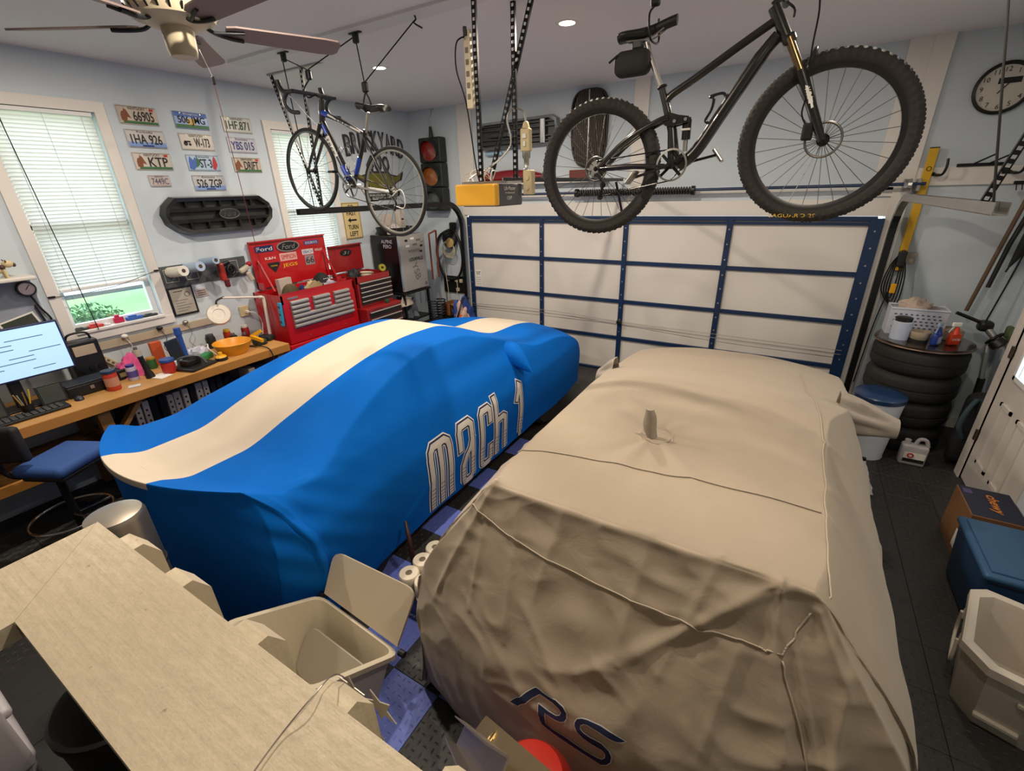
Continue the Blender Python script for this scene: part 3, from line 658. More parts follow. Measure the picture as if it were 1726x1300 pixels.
def seam(pts, n=24, r=.0028):
    P = crom(pts, n); out = []
    for p in P:
        h = bvG.find_nearest(p)
        n_ = h[1]; n_ = n_ if n_.dot(Vector((p.x - CXG, p.y - 3.0 if p.y < 2 else 0, .5))) > 0 else -n_; out.append(h[0] + n_ * .004)
    MB().tube(out, r, 6).build('seam', SEAM, greyc, smooth=180)
seam([(-.96, 1.57, 1.44), (-.6, 1.59, 1.48), (-.2, 1.63, 1.48), (.27, 1.70, 1.45)])
seam([(.27, 4.4, 1.05), (.30, 3.4, 1.2), (.31, 2.6, 1.43), (.29, 1.9, 1.45), (.28, 1.45, 1.44), (.23, 1.27, 1.36), (.20, 1.24, 1.28), (.175, 1.215, 1.235)])
seam([(-.99, 1.22, 1.37), (-.75, 1.17, 1.30), (-.35, 1.16, 1.26), (0, 1.18, 1.25), (.12, 1.20, 1.243), (.175, 1.215, 1.235)])
seam([(.185, 1.21, 1.225), (.30, 1.15, .95), (.34, 1.12, .6), (.36, 1.15, .1)])
# aerial pocket
q = MB(); rows = []
for k in range(11):
    s = k / 10; wd = .027 * math.sin(PI * (.20 + .66 * s)) ** .8 + .004; th_ = .016 * (1 - s * .7)
    c = Vector((AX - .03 * s - .008 * math.sin(s * 5), AY - .04 - .03 * s, 1.475 + .165 * s))
    rows.append([c + Vector((wd * math.cos(a), th_ * math.sin(a) + .012 * math.cos(a) ** 2, 0)) for a in [2 * PI * i / 14 for i in range(14)]])
q.grid(rows, cu=True); q.f.append(tuple(len(q.v) - 14 + i for i in range(14)))
q.build('aerial_pocket', mat('grey_fabric_shaded', '#a0968a', .65, var=.06, vscale=30, bump=.2, bscale=40), greyc, smooth=70)  # cover cloth in a darker tone, the pocket's shading put into the colour
MB().ring((AX + .01, AY - .01, 1.497), .07, .0016, (0, -.02, 1), 28, 6).build('pocket_seam', SEAM, greyc, smooth=180)
# pleated mirror pockets
for sg, x0, y0, LL in ((1, .48, 3.60, .36), (-1, -1.13, 3.60, .16)):
    rows = []
    for k in range(13):
        s = k / 12; n_ = 40; row = []
        for i in range(n_):
            a = 2 * PI * i / n_; hz = .15 * (1 - .55 * s); hy = .10 * (1 - .3 * s); pl = 1 + .17 * math.sin(a * 7) * math.sin(PI * min(1, s + .1))
            row.append(Vector((x0 + sg * LL * s, y0 + .02 * s + hy * math.cos(a) * pl, 1.05 - .06 * s + hz * math.sin(a) * pl)))
        rows.append(row)
    q = MB().grid(rows, cu=True); q.f.append(tuple(len(q.v) - 40 + i for i in range(40)))
    q.build('mirror_pocket', MATS['grey_fabric_shaded'], greyc, smooth=60)
# appliqued letters on the rear (traced on the cloth in x-z)
def applique(poly, lift):
    bm = bmesh.new(); vs = [bm.verts.new((x, 0, z)) for x, z in poly]; bm.faces.new(vs); bm.normal_update()
    bmesh.ops.triangulate(bm, faces=bm.faces[:])
    for _ in range(3): bmesh.ops.subdivide_edges(bm, edges=[e for e in bm.edges if e.calc_length() > .012], cuts=1, use_grid_fill=False); bmesh.ops.triangulate(bm, faces=bm.faces[:])
    q = MB(); bm.verts.index_update(); P = []
    for v in bm.verts:
        h = bvG.ray_cast(Vector((v.co.x, -.3, v.co.z)), Vector((0, 1, 0))); P.append(h[0] + Vector((0, -lift * .7, lift * .7)))
    q.add(P, [[v.index for v in f.verts] for f in bm.faces]); bm.free(); return q
def grow(poly, d):
    out = []; n = len(poly); sg = sum(poly[i][0] * poly[(i + 1) % n][1] - poly[(i + 1) % n][0] * poly[i][1] for i in range(n)); sg = 1 if sg > 0 else -1
    for i in range(n):
        a, b, c = Vector(poly[i - 1]), Vector(poly[i]), Vector(poly[(i + 1) % n]); e1 = (b - a).normalized(); e2 = (c - b).normalized(); t_ = e1 + e2
        t_ = t_.normalized() if t_.length > .3 else e1; out.append(tuple(b + Vector((t_.y, -t_.x)) * d * sg))
    return out
le = applique(RS_OUT, .005).build('lettering', SILV, greyc)
applique(grow(RS_OUT, -.0032), .008).build('lettering_fill', NAVY, le)
# ------------------------------------------------------------------ ceiling fan
FX, FY, FZ = -2.64, 1.445, 3.30
CREAM = mat('cream_enamel', '#c9bda2', .4, var=.05); FBL = mat('fan_blade', '#8a7a76', .55, var=.08); IRN = mat('fan_iron', '#2b2f33', .5, .3)
fan = thing('ceiling_fan', 'cream ceiling fan with five brown blades over the workbench end', 'fan', (FX, FY, ZC))
MB().lathe([(.0, .0), (.07, .0), (.075, -.05), (.02, -.07), (.014, -.07), (.014, -.17), (.05, -.18)], (FX, FY, ZC), 24).build('canopy', CREAM, fan, smooth=40)
hs = MB().lathe([(.05, .20), (.13, .19), (.18, .14), (.185, .06), (.165, .015), (.10, -.01), (.05, -.012)], (FX, FY, FZ), 32).build('motor_housing', CREAM, fan, smooth=40)
for k in range(24):
    a = 2 * PI * k / 24; d = Vector((math.cos(a), math.sin(a), 0)); sd = Vector((-d.y, d.x, 0)); c = Vector((FX, FY, FZ + .036)) + d * .176
    MB().obox(c, sd * .004, (d + Vector((0, 0, 1.1))).normalized() * .016, (d - Vector((0, 0, .9))).normalized() * .003).build('vent_slot', BLACK, hs)
MB().lathe([(.06, .02), (.066, -.02), (.062, -.10), (.055, -.125), (.0, -.125)], (FX, FY, FZ), 24).build('switch_housing', CREAM, fan, smooth=40)
for k in range(5):
    a = math.radians(68 + 72 * k); d = Vector((math.cos(a), math.sin(a), 0)); sd = Vector((-d.y, d.x, 0)); up_ = Vector((0, 0, 1)); H = Vector((FX, FY, FZ))
    tilt = (sd * math.cos(.24) - up_ * math.sin(.24)); nn = d.cross(tilt)
    pl = [(.20, -.045), (.24, -.058), (.66, -.072), (.73, -.066), (.75, -.04), (.75, .04), (.73, .066), (.66, .072), (.24, .058), (.20, .045)]
    bl = MB().prism(pl, H + nn * -.004, d, tilt, nn * .008).build('blade', FBL, fan)
    m = MB().tube(crom([H + d * .10 + up_ * .02, H + d * .15 - up_ * .01, H + d * .22 - up_ * .015 + tilt * .02, H + d * .28 - up_ * .012 + tilt * .035], 4), .009, 6)
    m.tube(crom([H + d * .15 - up_ * .01, H + d * .22 - up_ * .012 - tilt * .02, H + d * .28 - up_ * .008 - tilt * .03], 4), .008, 6)
    m.build('blade_iron', IRN, bl)
MB().tube(crom([(FX + .05, FY + .05, FZ - .09), (FX + .07, FY + .07, FZ - .2)], 3), .0018, 5).build('pull_chain', STEEL, fan)
MB().rbox((FX + .07, FY + .07, FZ - .215), (.012, .012, .035), .003).build('pull_knob', BLACK, fan)
MB().tube(crom([(FX + .07, FY + .07, FZ - .23), (FX + .05, FY + .09, FZ - .8), (FX + .06, FY + .08, FZ - 1.5)], 5), .0016, 5).build('pull_string', mat('red_string', '#8a2b30', .7), fan)

# ------------------------------------------------------------------ garage door opener
op = thing('door_opener', 'grey garage door opener with amber light cover hung on slotted irons', 'door opener', (-2.02, 3.15, 2.44))
OG = mat('opener_grey', '#55565a', .45, .2, var=.05)
MB().rbox((-2.015, 3.12, 2.52), (.31, .36, .15), .01).build('motor_case', OG, op)
MB().rbox((-2.025, 2.925, 2.525), (.345, .07, .145), .012).build('light_cover', mat('amber_lens', '#d9a032', .35, var=.05, emit=.12), op)
tx = [text('Lift-Master', 'lettering', INKW, op, (-1.855, 3.10, 2.565), Y, Z, .16, .026, depth=.004), text('Professional', 'lettering', INKW, op, (-1.855, 3.10, 2.535), Y, Z, .13, .012, depth=.004), text('1/2HP', 'lettering', INKW, op, (-1.855, 3.09, 2.50), Y, Z, .07, .025, depth=.004)]
MB().box(-2.18, 2.96, 2.60, -1.84, 3.02, 2.615).box(-2.18, 3.25, 2.60, -1.84, 3.31, 2.615).build('mounting_strap', STEEL, op)
MB().rbox((-2.0, 4.7, 2.625), (.035, 2.85, .035), .004).build('rail', BLKM, op)
MB().beam((-2.0, 5.9, 2.6), (-1.95, 6.15, 2.12), .03, .006).build('door_arm', BLKM, op)
angle_iron(MB(), (-2.02, 2.99, ZC), (-2.03, 2.99, 2.61)).build('hanger_iron', PERF, op)
angle_iron(MB(), (-1.90, 3.28, ZC), (-1.91, 3.28, 2.61), .03).build('hanger_iron', PERF, op)
angle_iron(MB(), (-1.77, 3.30, ZC), (-2.16, 3.30, 2.61), .03).build('hanger_iron', PERF, op)
q = MB()
for k in range(5):
    c = [(-2.15 + .05 * k, 3.0, 2.61), (-2.17 + .06 * k, 2.98, 2.66 + .012 * (k % 3)), (-2.10 + .04 * k, 3.05, 2.68 + .02 * (k % 2)), (-2.0, 3.1, 2.62)]
    MB().tube(crom(c, 5), .004, 5).build('wire', [CREAM, INKW, RED][k % 3], op)
ps = thing('power_strip', 'cream power strip strapped to the thin opener iron', 'power strip', (-2.075, 2.96, 3.0))
MB().rbox((-2.06, 2.965, 3.29), (.05, .035, .44), .006).build('body', CREAM, ps)
for k in range(5): MB().rbox((-2.06, 2.944, 3.14 + .065 * k), (.022, .004, .03), .002).build('outlet', mat('outlet_dark', '#6b6250', .5), ps)
MB().rbox((-2.06, 2.94, 3.50), (.022, .02, .05), .004).build('plug', BLACK, ps)
MB().tube(crom([(-2.06, 2.93, 3.47), (-2.12, 2.92, 3.44), (-2.14, 2.93, 3.30), (-2.09, 2.95, 3.10), (-2.05, 2.96, 2.75), (-2.05, 3.0, 2.62)], 6), .005, 6).build('cord', CORD, ps)
sb = thing('switch_box', 'beige electrical switch box and outlet hanging beside the opener iron', 'switch box', (-1.82, 3.3, 2.5))
BEI = mat('beige_plastic', '#c9b98f', .45)
MB().rbox((-1.82, 3.30, 2.885), (.075, .05, .15), .008).build('switch_case', BEI, sb)
MB().rbox((-1.82, 3.27, 2.86), (.018, .012, .035), .003).build('toggle', INKW, sb)
MB().rbox((-1.82, 3.27, 2.91), (.03, .01, .03), .003).build('dial', INKW, sb)
MB().lathe([(.03, 0), (.018, .04), (.012, .045)], (-1.82, 3.3, 2.96), 14).build('cord_grip', BEI, sb, smooth=50)
MB().lathe([(.03, 0), (.03, -.04), (.02, -.05), (.018, -.11), (.026, -.12)], (-1.82, 3.3, 2.81), 14).build('conduit', STEEL, sb, smooth=50)
MB().rbox((-1.80, 3.30, 2.60), (.075, .06, .17), .008).build('outlet_case', BEI, sb)
for dz in (-.04, .03): MB().cyl((-1.80, 3.268, 2.60 + dz), (-1.80, 3.264, 2.60 + dz), .016, n=14).build('socket', CREAM, sb)
MB().tube(crom([(-1.82, 3.3, 3.0), (-1.84, 3.3, 3.07), (-1.92, 3.28, 3.09), (-1.96, 3.27, 3.02), (-1.93, 3.26, 2.86), (-2.02, 3.18, 2.74), (-2.15, 3.08, 2.66), (-2.18, 3.05, 2.62)], 6), .007, 6).build('cable', STEEL, sb)

# ------------------------------------------------------------------ bicycles hung in one plane
BY = 3.05
ALLOY = mat('bike_alloy', '#b8b6b0', .3, .9, var=.05); CARB = mat('bike_black', '#1d1b1a', .28, .0, var=.1, coat=.5); SPK = mat('spoke_steel', '#6d6b68', .35, .8, var=0)
def bp(x, z, dy=0): return Vector((x, BY + dy, z))
def wheel(parent, c, R, tr, rimh, rimm, nsp, knob, disc=0):
    ax = Vector((0, 1, 0)); m = MB(); rows = []; N = 256 if knob else 72
    for i in range(N):
        a = 2 * PI * i / N; e = Vector((math.cos(a), 0, math.sin(a))); row = []
        for k in range(14):
            b = 2 * PI * k / 14; rr = tr * (1 + (knob * (1 if (i // 2 + (k % 2)) % 2 else 0) if math.cos(b) > .05 else 0))
            row.append(c + e * (R - tr + rr * math.cos(b)) + ax * (rr * math.sin(b)))
        rows.append(row)
    rows.append(rows[0])
    o = MB().lathe([(R - tr * 1.55, -tr * .55), (R - tr * 1.5 - rimh * .2, -tr * .55), (R - tr * 1.4 - rimh, -tr * .30), (R - tr * 1.4 - rimh, tr * .30), (R - tr * 1.5 - rimh * .2, tr * .55), (R - tr * 1.55, tr * .55), (R - tr * 1.55, -tr * .55)], c, 64, ax, cap=False).build('wheel_rim', rimm, parent, smooth=35)
    MB().grid(rows, cu=True).build('tyre', mat('trail_rubber', '#2b2825', .8, var=.2, vscale=30) if knob else RUB, o, smooth=28 if knob else 40)
    MB().lathe([(.006, -.06), (.010, -.05), (.028, -.035), (.014, -.028), (.014, .028), (.028, .035), (.010, .05), (.006, .06)], c, 20, ax).build('hub', BLKM, o, smooth=40)
    me = bpy.data.meshes.new('spoke'); ri = R - tr * 1.4 - rimh
    q = MB().cyl((0, .030, .024), (0, 0, ri), .0016, n=5); me.from_pydata(q.v, [], q.f); me.materials.append(SPK)
    q2 = MB().cyl((0, -.030, .024), (0, 0, ri), .0016, n=5); me2 = bpy.data.meshes.new('spoke'); me2.from_pydata(q2.v, [], q2.f); me2.materials.append(SPK)
    for i in range(nsp): share(me if i % 2 else me2, 'spoke', o, c, (0, 2 * PI * i / nsp + .1, 0))
    if disc:
        MB().ring(c + ax * -.04, disc, .006, ax, 40, 6).build('brake_disc', mat('disc_steel', '#77736d', .35, .8), o, smooth=180)
        m = MB()
        for k in range(6): a = 2 * PI * k / 6; m.beam(c + ax * -.04, c + ax * -.04 + Vector((math.cos(a + .3), 0, math.sin(a + .3))) * disc, .003, .008, ax)
        m.build('disc_spider', BLKM, o)
    return o
def tb(parent, name, pts, r, m, n=10, sm=60): return MB().tube(pts, r, n).build(name, m, parent, smooth=sm)
# --- mountain bike
mt = thing('mountain_bike', 'black full suspension mountain bike hanging on the hoist, knobbly tyres', 'bicycle', (-.55, BY, 2.28))
RA, FA, BB = bp(-1.157, 2.66), bp(.04, 2.74), bp(-.69, 2.66)
wheel(mt, RA, .386, .032, .036, CARB, 28, .26, .068); wheel(mt, FA, .386, .032, .036, CARB, 28, .26, .078)
fr = tb(mt, 'down_tube', crom([bp(-.245, 3.22), bp(-.31, 3.14), bp(-.45, 2.92), bp(-.57, 2.73), bp(-.66, 2.655)], 5), [.030] * 5 + [.034] * 16, CARB)
tb(mt, 'top_tube', crom([bp(-.255, 3.29), bp(-.42, 3.20), bp(-.62, 3.085), bp(-.74, 3.02), bp(-.765, 2.98)], 4), .021, CARB)
tb(mt, 'seat_tube', [bp(-.80, 3.07), bp(-.765, 2.98), bp(-.715, 2.84), bp(-.69, 2.68)], [.020, .022, .026, .036], CARB)
tb(mt, 'head_tube', [bp(-.285, 3.34), bp(-.205, 3.20)], .028, CARB)
tb(mt, 'seat_post', [bp(-.90, 3.29), bp(-.885, 3.24), bp(-.80, 3.06)], [.016, .014, .014], ALLOY)
MB().ring(bp(-.795, 3.065), .022, .007, (.36, 0, -.93), 16, 6).build('seat_clamp', BLKM, mt, smooth=180)
def saddle(parent, x0, z0, x1, z1, w, m):
    """x0 = nose, x1 = tail"""
    rows = []
    for k in range(13):
        s = k / 12; hw = (.02 + (w - .02) * smooth01(.35, .9, s)) * (1 if s < .96 else .8); c = bp(x0 + (x1 - x0) * s, z0 + (z1 - z0) * s + .012 * math.cos(s * PI * 2) * .5)
        rows.append([c + Vector((0, hw * math.cos(a), (.022 if math.sin(a) > 0 else .03) * math.sin(a))) for a in [2 * PI * i / 16 for i in range(16)]])
    q = MB().grid(rows, cu=True); q.f += [tuple(range(16)), tuple(len(q.v) - 16 + i for i in range(16))]
    o = q.build('saddle', m, parent, smooth=70)
    for dy in (-.022, .022): MB().tube(crom([bp(x0 + (x1 - x0) * .2, z0 + (z1 - z0) * .2 - .02, dy), bp(x0 + (x1 - x0) * .45, z0 + (z1 - z0) * .45 - .045, dy), bp(x0 + (x1 - x0) * .85, z0 + (z1 - z0) * .85 - .025, dy)], 4), .004, 6).build('saddle_rail', STEEL, o)
    return o
saddle(mt, -.745, 3.365, -1.06, 3.325, .065, BLACK)
bag = MB().rbox(bp(-.975, 3.20), (.21, .11, .13), .045, seg=4).build('saddle_bag', mat('bag_nylon', '#23241f', .8, bump=.2, bscale=80), mt, smooth=60)
MB().rbox(bp(-.95, 3.285), (.06, .05, .05), .01).build('bag_strap', BLACK, bag); MB().tube([bp(-1.05, 3.24, -.05), bp(-1.10, 3.21, -.05)], .006, 6).build('zip_pull', BLACK, bag)
for dy in (-.055, .055):
    tb(mt, 'seat_stay', crom([RA + Y * dy + X * .02, bp(-.98, 2.80, dy), bp(-.80, 2.89, dy * .8), bp(-.74, 2.905, dy * .6)], 5), .015, CARB)
    tb(mt, 'chain_stay', [RA + Y * dy + X * .02, bp(-.95, 2.665, dy), bp(-.73, 2.655, dy * .7)], .015, CARB)
    MB().prism([(-.79, 2.90), (-.74, 2.935), (-.68, 2.915), (-.625, 2.905), (-.62, 2.875), (-.66, 2.87), (-.71, 2.86), (-.75, 2.865)], (0, BY + dy * .6 - .004, 0), X, Z, Y * .008).build('rocker_link', CARB, mt)
    for (x, z) in ((-.765, 2.90), (-.70, 2.885), (-.64, 2.89)): MB().cyl(bp(x, z, dy * .6 - .006 * (1 if dy > 0 else -1)), bp(x, z, dy * .6 + .010 * (1 if dy > 0 else -1)), .009, n=10).build('pivot_bolt', ALLOY, mt)
sh = tb(mt, 'shock_body', [bp(-.637, 2.89), bp(-.635, 2.79)], .024, BLKM); tb(mt, 'shock_shaft', [bp(-.635, 2.80), bp(-.632, 2.73)], .013, ALLOY)
MB().cyl(bp(-.662, 2.84, -.026), bp(-.612, 2.84, -.026), .006, n=6).build('shock_label', INKW, sh)
# fork
GOLD = mat('stanchion_gold', '#8a7350', .25, .9, var=.05)
CR = bp(-.205, 3.20); AXV = (bp(.04, 2.74) - CR)
MB().rbox(bp(-.19, 3.185), (.06, .15, .045), .012, mtx=Matrix.Rotation(-.45, 3, 'Y')).build('fork_crown', CARB, mt)
for dy in (-.065, .065):
    tb(mt, 'stanchion', [bp(-.19, 3.19, dy), bp(-.105, 3.03, dy)], .017, GOLD)
    lo = tb(mt, 'fork_leg', [bp(-.115, 3.05, dy), bp(-.10, 3.02, dy), bp(.0, 2.81, dy), bp(.035, 2.735, dy)], [.026, .024, .021, .017], CARB)
    if dy < 0:
        for k, (s_, w_) in enumerate(((.18, .008), (.30, .011), (.40, .012), (.5, .007))):
            p = bp(-.10, 3.02, dy - .024) + (bp(0, 2.81, dy - .022) - bp(-.10, 3.02, dy - .024)) * (s_ + .1)
            MB().prism([(-w_, -.018), (w_ * .7, -.012), (w_, .016), (-w_ * .4, .02)], p, X, Vector((-.43, 0, .9)), Y * -.003).build('fork_decal', INKW, lo)
        text('FOX', 'lettering', INKW, lo, bp(-.062, 2.945, dy - .026), Vector((-.43, 0, .9)), Vector((-.9, 0, -.43)), .05, .022)
tb(mt, 'fork_arch', crom([bp(-.10, 3.03, -.065), bp(-.075, 3.11, -.05), bp(-.07, 3.14, 0), bp(-.075, 3.11, .05), bp(-.10, 3.03, .065)], 5), .011, CARB)
MB().rbox(bp(-.035, 2.78, -.055), (.05, .03, .08), .01).build('brake_caliper', BLKM, mt)
tb(mt, 'brake_hose', crom([bp(-.16, 3.45, -.2), bp(-.09, 3.30, -.12), bp(-.085, 3.12, -.09), bp(-.07, 2.95, -.08), bp(-.075, 2.86, -.075), bp(-.04, 2.80, -.06)], 6), .004, CORD, 6)
tb(mt, 'stem', [bp(-.29, 3.345), bp(-.235, 3.40)], .017, CARB)
tb(mt, 'handlebar', crom([bp(-.27, 3.44, -.36), bp(-.255, 3.43, -.22), bp(-.235, 3.405, -.06), bp(-.235, 3.405, .06), bp(-.255, 3.43, .22), bp(-.27, 3.44, .36)], 5), .014, CARB)
for dy in (-.31, .31): tb(mt, 'grip', [bp(-.263, 3.436, dy - .06), bp(-.263, 3.436, dy + .06)], .019, BLACK); tb(mt, 'brake_lever', crom([bp(-.25, 3.41, dy * .75), bp(-.21, 3.38, dy * .8), bp(-.21, 3.36, dy)], 4), .006, BLKM, 6)
# drivetrain
MB().lathe([(.078, -.004), (.088, -.003), (.088, .003), (.078, .004), (.078, -.004)], BB + Y * -.05, 40, (0, 1, 0), cap=False).build('chainring', STEEL, mt)
m = MB()
for k in range(4): a = PI / 4 + PI / 2 * k; m.beam(BB + Y * -.05, BB + Y * -.05 + Vector((math.cos(a), 0, math.sin(a))) * .082, .016, .006, Y)
m.build('chainring_spider', BLKM, mt); MB().cyl(BB + Y * -.085, BB + Y * .085, .022, n=16).build('bottom_bracket', BLKM, mt)
for sg, px, pz in ((1, -.47, 2.705), (-1, -.89, 2.60)):
    dy = .085 * sg if sg > 0 else -.085; MB().beam(BB + Y * dy, bp(px, pz, dy), .014, .026, Y).build('crank_arm', CARB, mt)
    p = MB().rbox(bp(px, pz, dy + .06 * (1 if dy > 0 else -1)), (.085, .09, .016), .004, mtx=Matrix.Rotation(.9 * sg, 3, 'Y')).build('pedal', ALLOY, mt)
for k, rr in enumerate((.055, .049, .043, .037, .031, .026)):
    MB().lathe([(rr - .012, -.0015), (rr, -.0015), (rr, .0015), (rr - .012, .0015), (rr - .012, -.0015)], RA + Y * (-.022 - .005 * k), 24, (0, 1, 0), cap=False).build('cassette_cog', STEEL, mt)
tb(mt, 'chain', [RA + Vector((0, -.035, .045)), BB + Vector((0, -.05, .083)), BB + Vector((.083, -.05, 0)), BB + Vector((0, -.05, -.083)), bp(-1.11, 2.50, -.04), bp(-1.13, 2.49, -.04)], .004, BLKM, 6)
tb(mt, 'derailleur', crom([bp(-1.15, 2.63, -.06), bp(-1.10, 2.58, -.06), bp(-1.12, 2.50, -.05)], 4), .009, BLKM, 8)
for (x, z) in ((-1.105, 2.565), (-1.12, 2.495)): MB().cyl(bp(x, z, -.05), bp(x, z, -.04), .018, n=14).build('jockey_wheel', BLACK, mt)
cg = MB()
cg.tube(crom([bp(-.50, 2.86), bp(-.54, 2.875), bp(-.515, 2.93), bp(-.51, 2.98), bp(-.53, 2.99), bp(-.47, 3.0), bp(-.45, 2.985)], 5), .008, 6); cg.build('bottle_cage', CARB, mt, smooth=60)
text('SAGUARO 29', 'lettering', mat('tyre_print', '#d8b23c', .6), mt, bp(-.03, 2.383, -.032), X, Z, .22, .018)
# hoist of the mountain bike
def hoist(name, label, blocks, ropes, hooks):
    t = thing(name, label, 'hoist', (blocks[0][0], BY, ZC - .02), 'ceiling bicycle hoists')
    for (x, z, ce) in blocks:
        if ce: MB().rbox(bp(x, ZC - .026), (.12, .03, .008), .002).build('bracket', BLKM, t)
        MB().rbox(bp(x, z), (.05, .035, .075), .012).build('pulley_block', BLKM, t)
    for a, b in ropes: tb(t, 'rope', [bp(*a), bp(*b)], .0045, CORD, 6)
    for p in hooks: tb(t, 'hook', crom([bp(*x) for x in p], 5), .006, BLKM, 6)
    return t
hoist('bicycle_hoist', 'black rope and pulley hoist carrying the road bicycle', [(-3.16, 3.655, 1), (-4.05, 3.655, 1), (-3.13, 3.33, 0), (-3.77, 3.49, 0)],
      [((-3.16, 3.63), (-3.13, 3.36)), ((-3.13, 3.36), (-2.57, 3.66)), ((-4.04, 3.64), (-3.78, 3.53)), ((-3.76, 3.53), (-3.19, 3.66)), ((-4.07, 3.62), (-4.02, 2.45))],
      [[(-3.13, 3.30), (-3.15, 3.22, -.02), (-3.13, 3.16, -.03), (-3.10, 3.19, 0)], [(-3.77, 3.46), (-3.80, 3.38, -.05), (-3.76, 3.32, -.05), (-3.72, 3.35)], [(-3.13, 3.30), (-3.11, 3.22, .02), (-3.14, 3.15, .03)], [(-2.57, 3.71), (-2.55, 3.67), (-2.57, 3.65), (-2.50, 3.61)]])
hoist('bicycle_hoist', 'black rope and pulley hoist carrying the mountain bike', [(-.87, 3.48, 0), (-.90, 3.655, 1), (-.24, 3.655, 1), (-.25, 3.56, 0)],
      [((-.88, 3.5), (-.9, 3.64)), ((-.86, 3.5), (-.5, 3.69)), ((-.25, 3.58), (-.24, 3.66))], [[(-.87, 3.45), (-.885, 3.40, -.05), (-.87, 3.30, -.06), (-.86, 3.28, 0), (-.85, 3.30, .05), (-.86, 3.40, .05)], [(-.25, 3.53), (-.27, 3.45), (-.235, 3.39), (-.21, 3.42)]])
# --- road bike
rb = thing('road_bike', 'black white and blue road bike with drop bars on the ceiling hoist', 'bicycle', (-3.45, BY, 2.2))
RA, FA, BB = bp(-2.95, 2.557), bp(-3.956, 2.766), bp(-3.43, 2.62)
RIMW = mat('rim_grey', '#a9a49b', .3, .7)
wheel(rb, RA, .35, .014, .02, RIMW, 24, 0); wheel(rb, FA, .35, .014, .02, CARB, 20, 0)
RW = mat('bike_white', '#dedbd6', .35, var=.03, coat=.4); RBL = mat('bike_blue', '#1c3ea0', .3, var=.05, coat=.4)
tb(rb, 'head_tube', [bp(-3.66, 3.30), bp(-3.70, 3.13)], [.021, .026], CARB)
tt = tb(rb, 'top_tube', [bp(-3.67, 3.20), bp(-3.45, 3.12), bp(-3.20, 3.00)], [.022, .019, .015], CARB)
MB().tube([bp(-3.60, 3.182, -.014), bp(-3.24, 3.025, -.010)], .009, 6).build('white_panel', RW, tt, smooth=60)
MB().tube([bp(-3.675, 3.205, -.004), bp(-3.60, 3.178, -.004)], [.0225, .022], 10).build('blue_panel', RBL, tt, smooth=60)
text('TREK', 'lettering', INKB, tt, bp(-3.42, 3.104, -.0235), Vector((.92, 0, -.40)), Vector((.40, 0, .92)), .2, .016)
dt = tb(rb, 'down_tube', [bp(-3.70, 3.15), bp(-3.58, 2.91), bp(-3.44, 2.63)], [.024, .026, .028], CARB)
MB().tube([bp(-3.685, 3.11, -.004), bp(-3.65, 3.04, -.004)], .0255, 10).build('blue_panel', RBL, dt, smooth=60)
MB().tube([bp(-3.64, 3.02, -.010), bp(-3.56, 2.86, -.010)], .022, 10).build('white_panel', RW, dt, smooth=60)
text('TREK', 'lettering', INKB, dt, bp(-3.60, 2.94, -.036), Vector((.45, 0, -.89)), Vector((.89, 0, .45)), .16, .03)
MB().tube([bp(-3.52, 2.785, -.006), bp(-3.46, 2.67, -.006)], .0275, 10).build('blue_panel', RBL, dt, smooth=60)
stb = tb(rb, 'seat_tube', [bp(-3.19, 3.04), bp(-3.25, 2.92), bp(-3.43, 2.62)], .018, CARB); MB().tube([bp(-3.30, 2.84, -.005), bp(-3.37, 2.72, -.005)], .0185, 10).build('blue_panel', RBL, stb, smooth=60)
tb(rb, 'seat_post', [bp(-3.19, 3.02), bp(-3.135, 3.16)], .013, STEEL)
saddle(rb, -3.25, 3.215, -2.93, 3.165, .07, BLACK)
for dy in (-.035, .035):
    tb(rb, 'fork_blade', crom([bp(-3.70, 3.12, dy * .8), bp(-3.76, 3.02, dy), bp(-3.90, 2.85, dy), FA + Y * dy], 4), [.016] * 4 + [.013] * 5 + [.009] * 4, CARB)
    tb(rb, 'seat_stay', [bp(-3.21, 2.99, dy * .4), bp(-3.13, 2.88, dy), RA + Y * dy * 1.3], [.010, .009, .008], CARB)
    tb(rb, 'chain_stay', [BB + Y * dy * .5, RA + Y * dy * 1.3], [.012, .009], STEEL)
tb(rb, 'stem', [bp(-3.655, 3.31), bp(-3.735, 3.345)], .014, CARB)
BT = mat('bar_tape', '#20222b', .6, var=.1)
tb(rb, 'handlebar', [bp(-3.735, 3.345, -.21), bp(-3.735, 3.345, .21)], .015, BT)
for dy in (-.21, .21):
    tb(rb, 'bar_drop', crom([bp(-3.735, 3.345, dy), bp(-3.80, 3.345, dy), bp(-3.855, 3.31, dy), bp(-3.855, 3.25, dy), bp(-3.80, 3.205, dy), bp(-3.71, 3.19, dy)], 5), .016, BT)
    hd = tb(rb, 'brake_hood', crom([bp(-3.80, 3.345, dy), bp(-3.865, 3.36, dy), bp(-3.90, 3.41, dy), bp(-3.905, 3.44, dy)], 4), [.017] * 8 + [.02] * 5, BLACK)
    tb(rb, 'brake_lever', crom([bp(-3.90, 3.39, dy), bp(-3.91, 3.32, dy), bp(-3.89, 3.24, dy), bp(-3.86, 3.21, dy)], 4), .006, STEEL, 6)
    tb(rb, 'cable', crom([bp(-3.87, 3.38, dy), bp(-3.85, 3.28, dy * .5), bp(-3.76, 3.14, dy * .2), bp(-3.70, 3.08, 0)], 5), .003, INKW, 6)
MB().lathe([(.082, -.003), (.094, -.002), (.094, .002), (.082, .003), (.082, -.003)], BB + Y * -.045, 40, (0, 1, 0), cap=False).build('chainring', STEEL, rb)
m = MB()
for k in range(5): a = 2 * PI / 5 * k; m.beam(BB + Y * -.045, BB + Y * -.045 + Vector((math.cos(a), 0, math.sin(a))) * .086, .014, .006, Y)
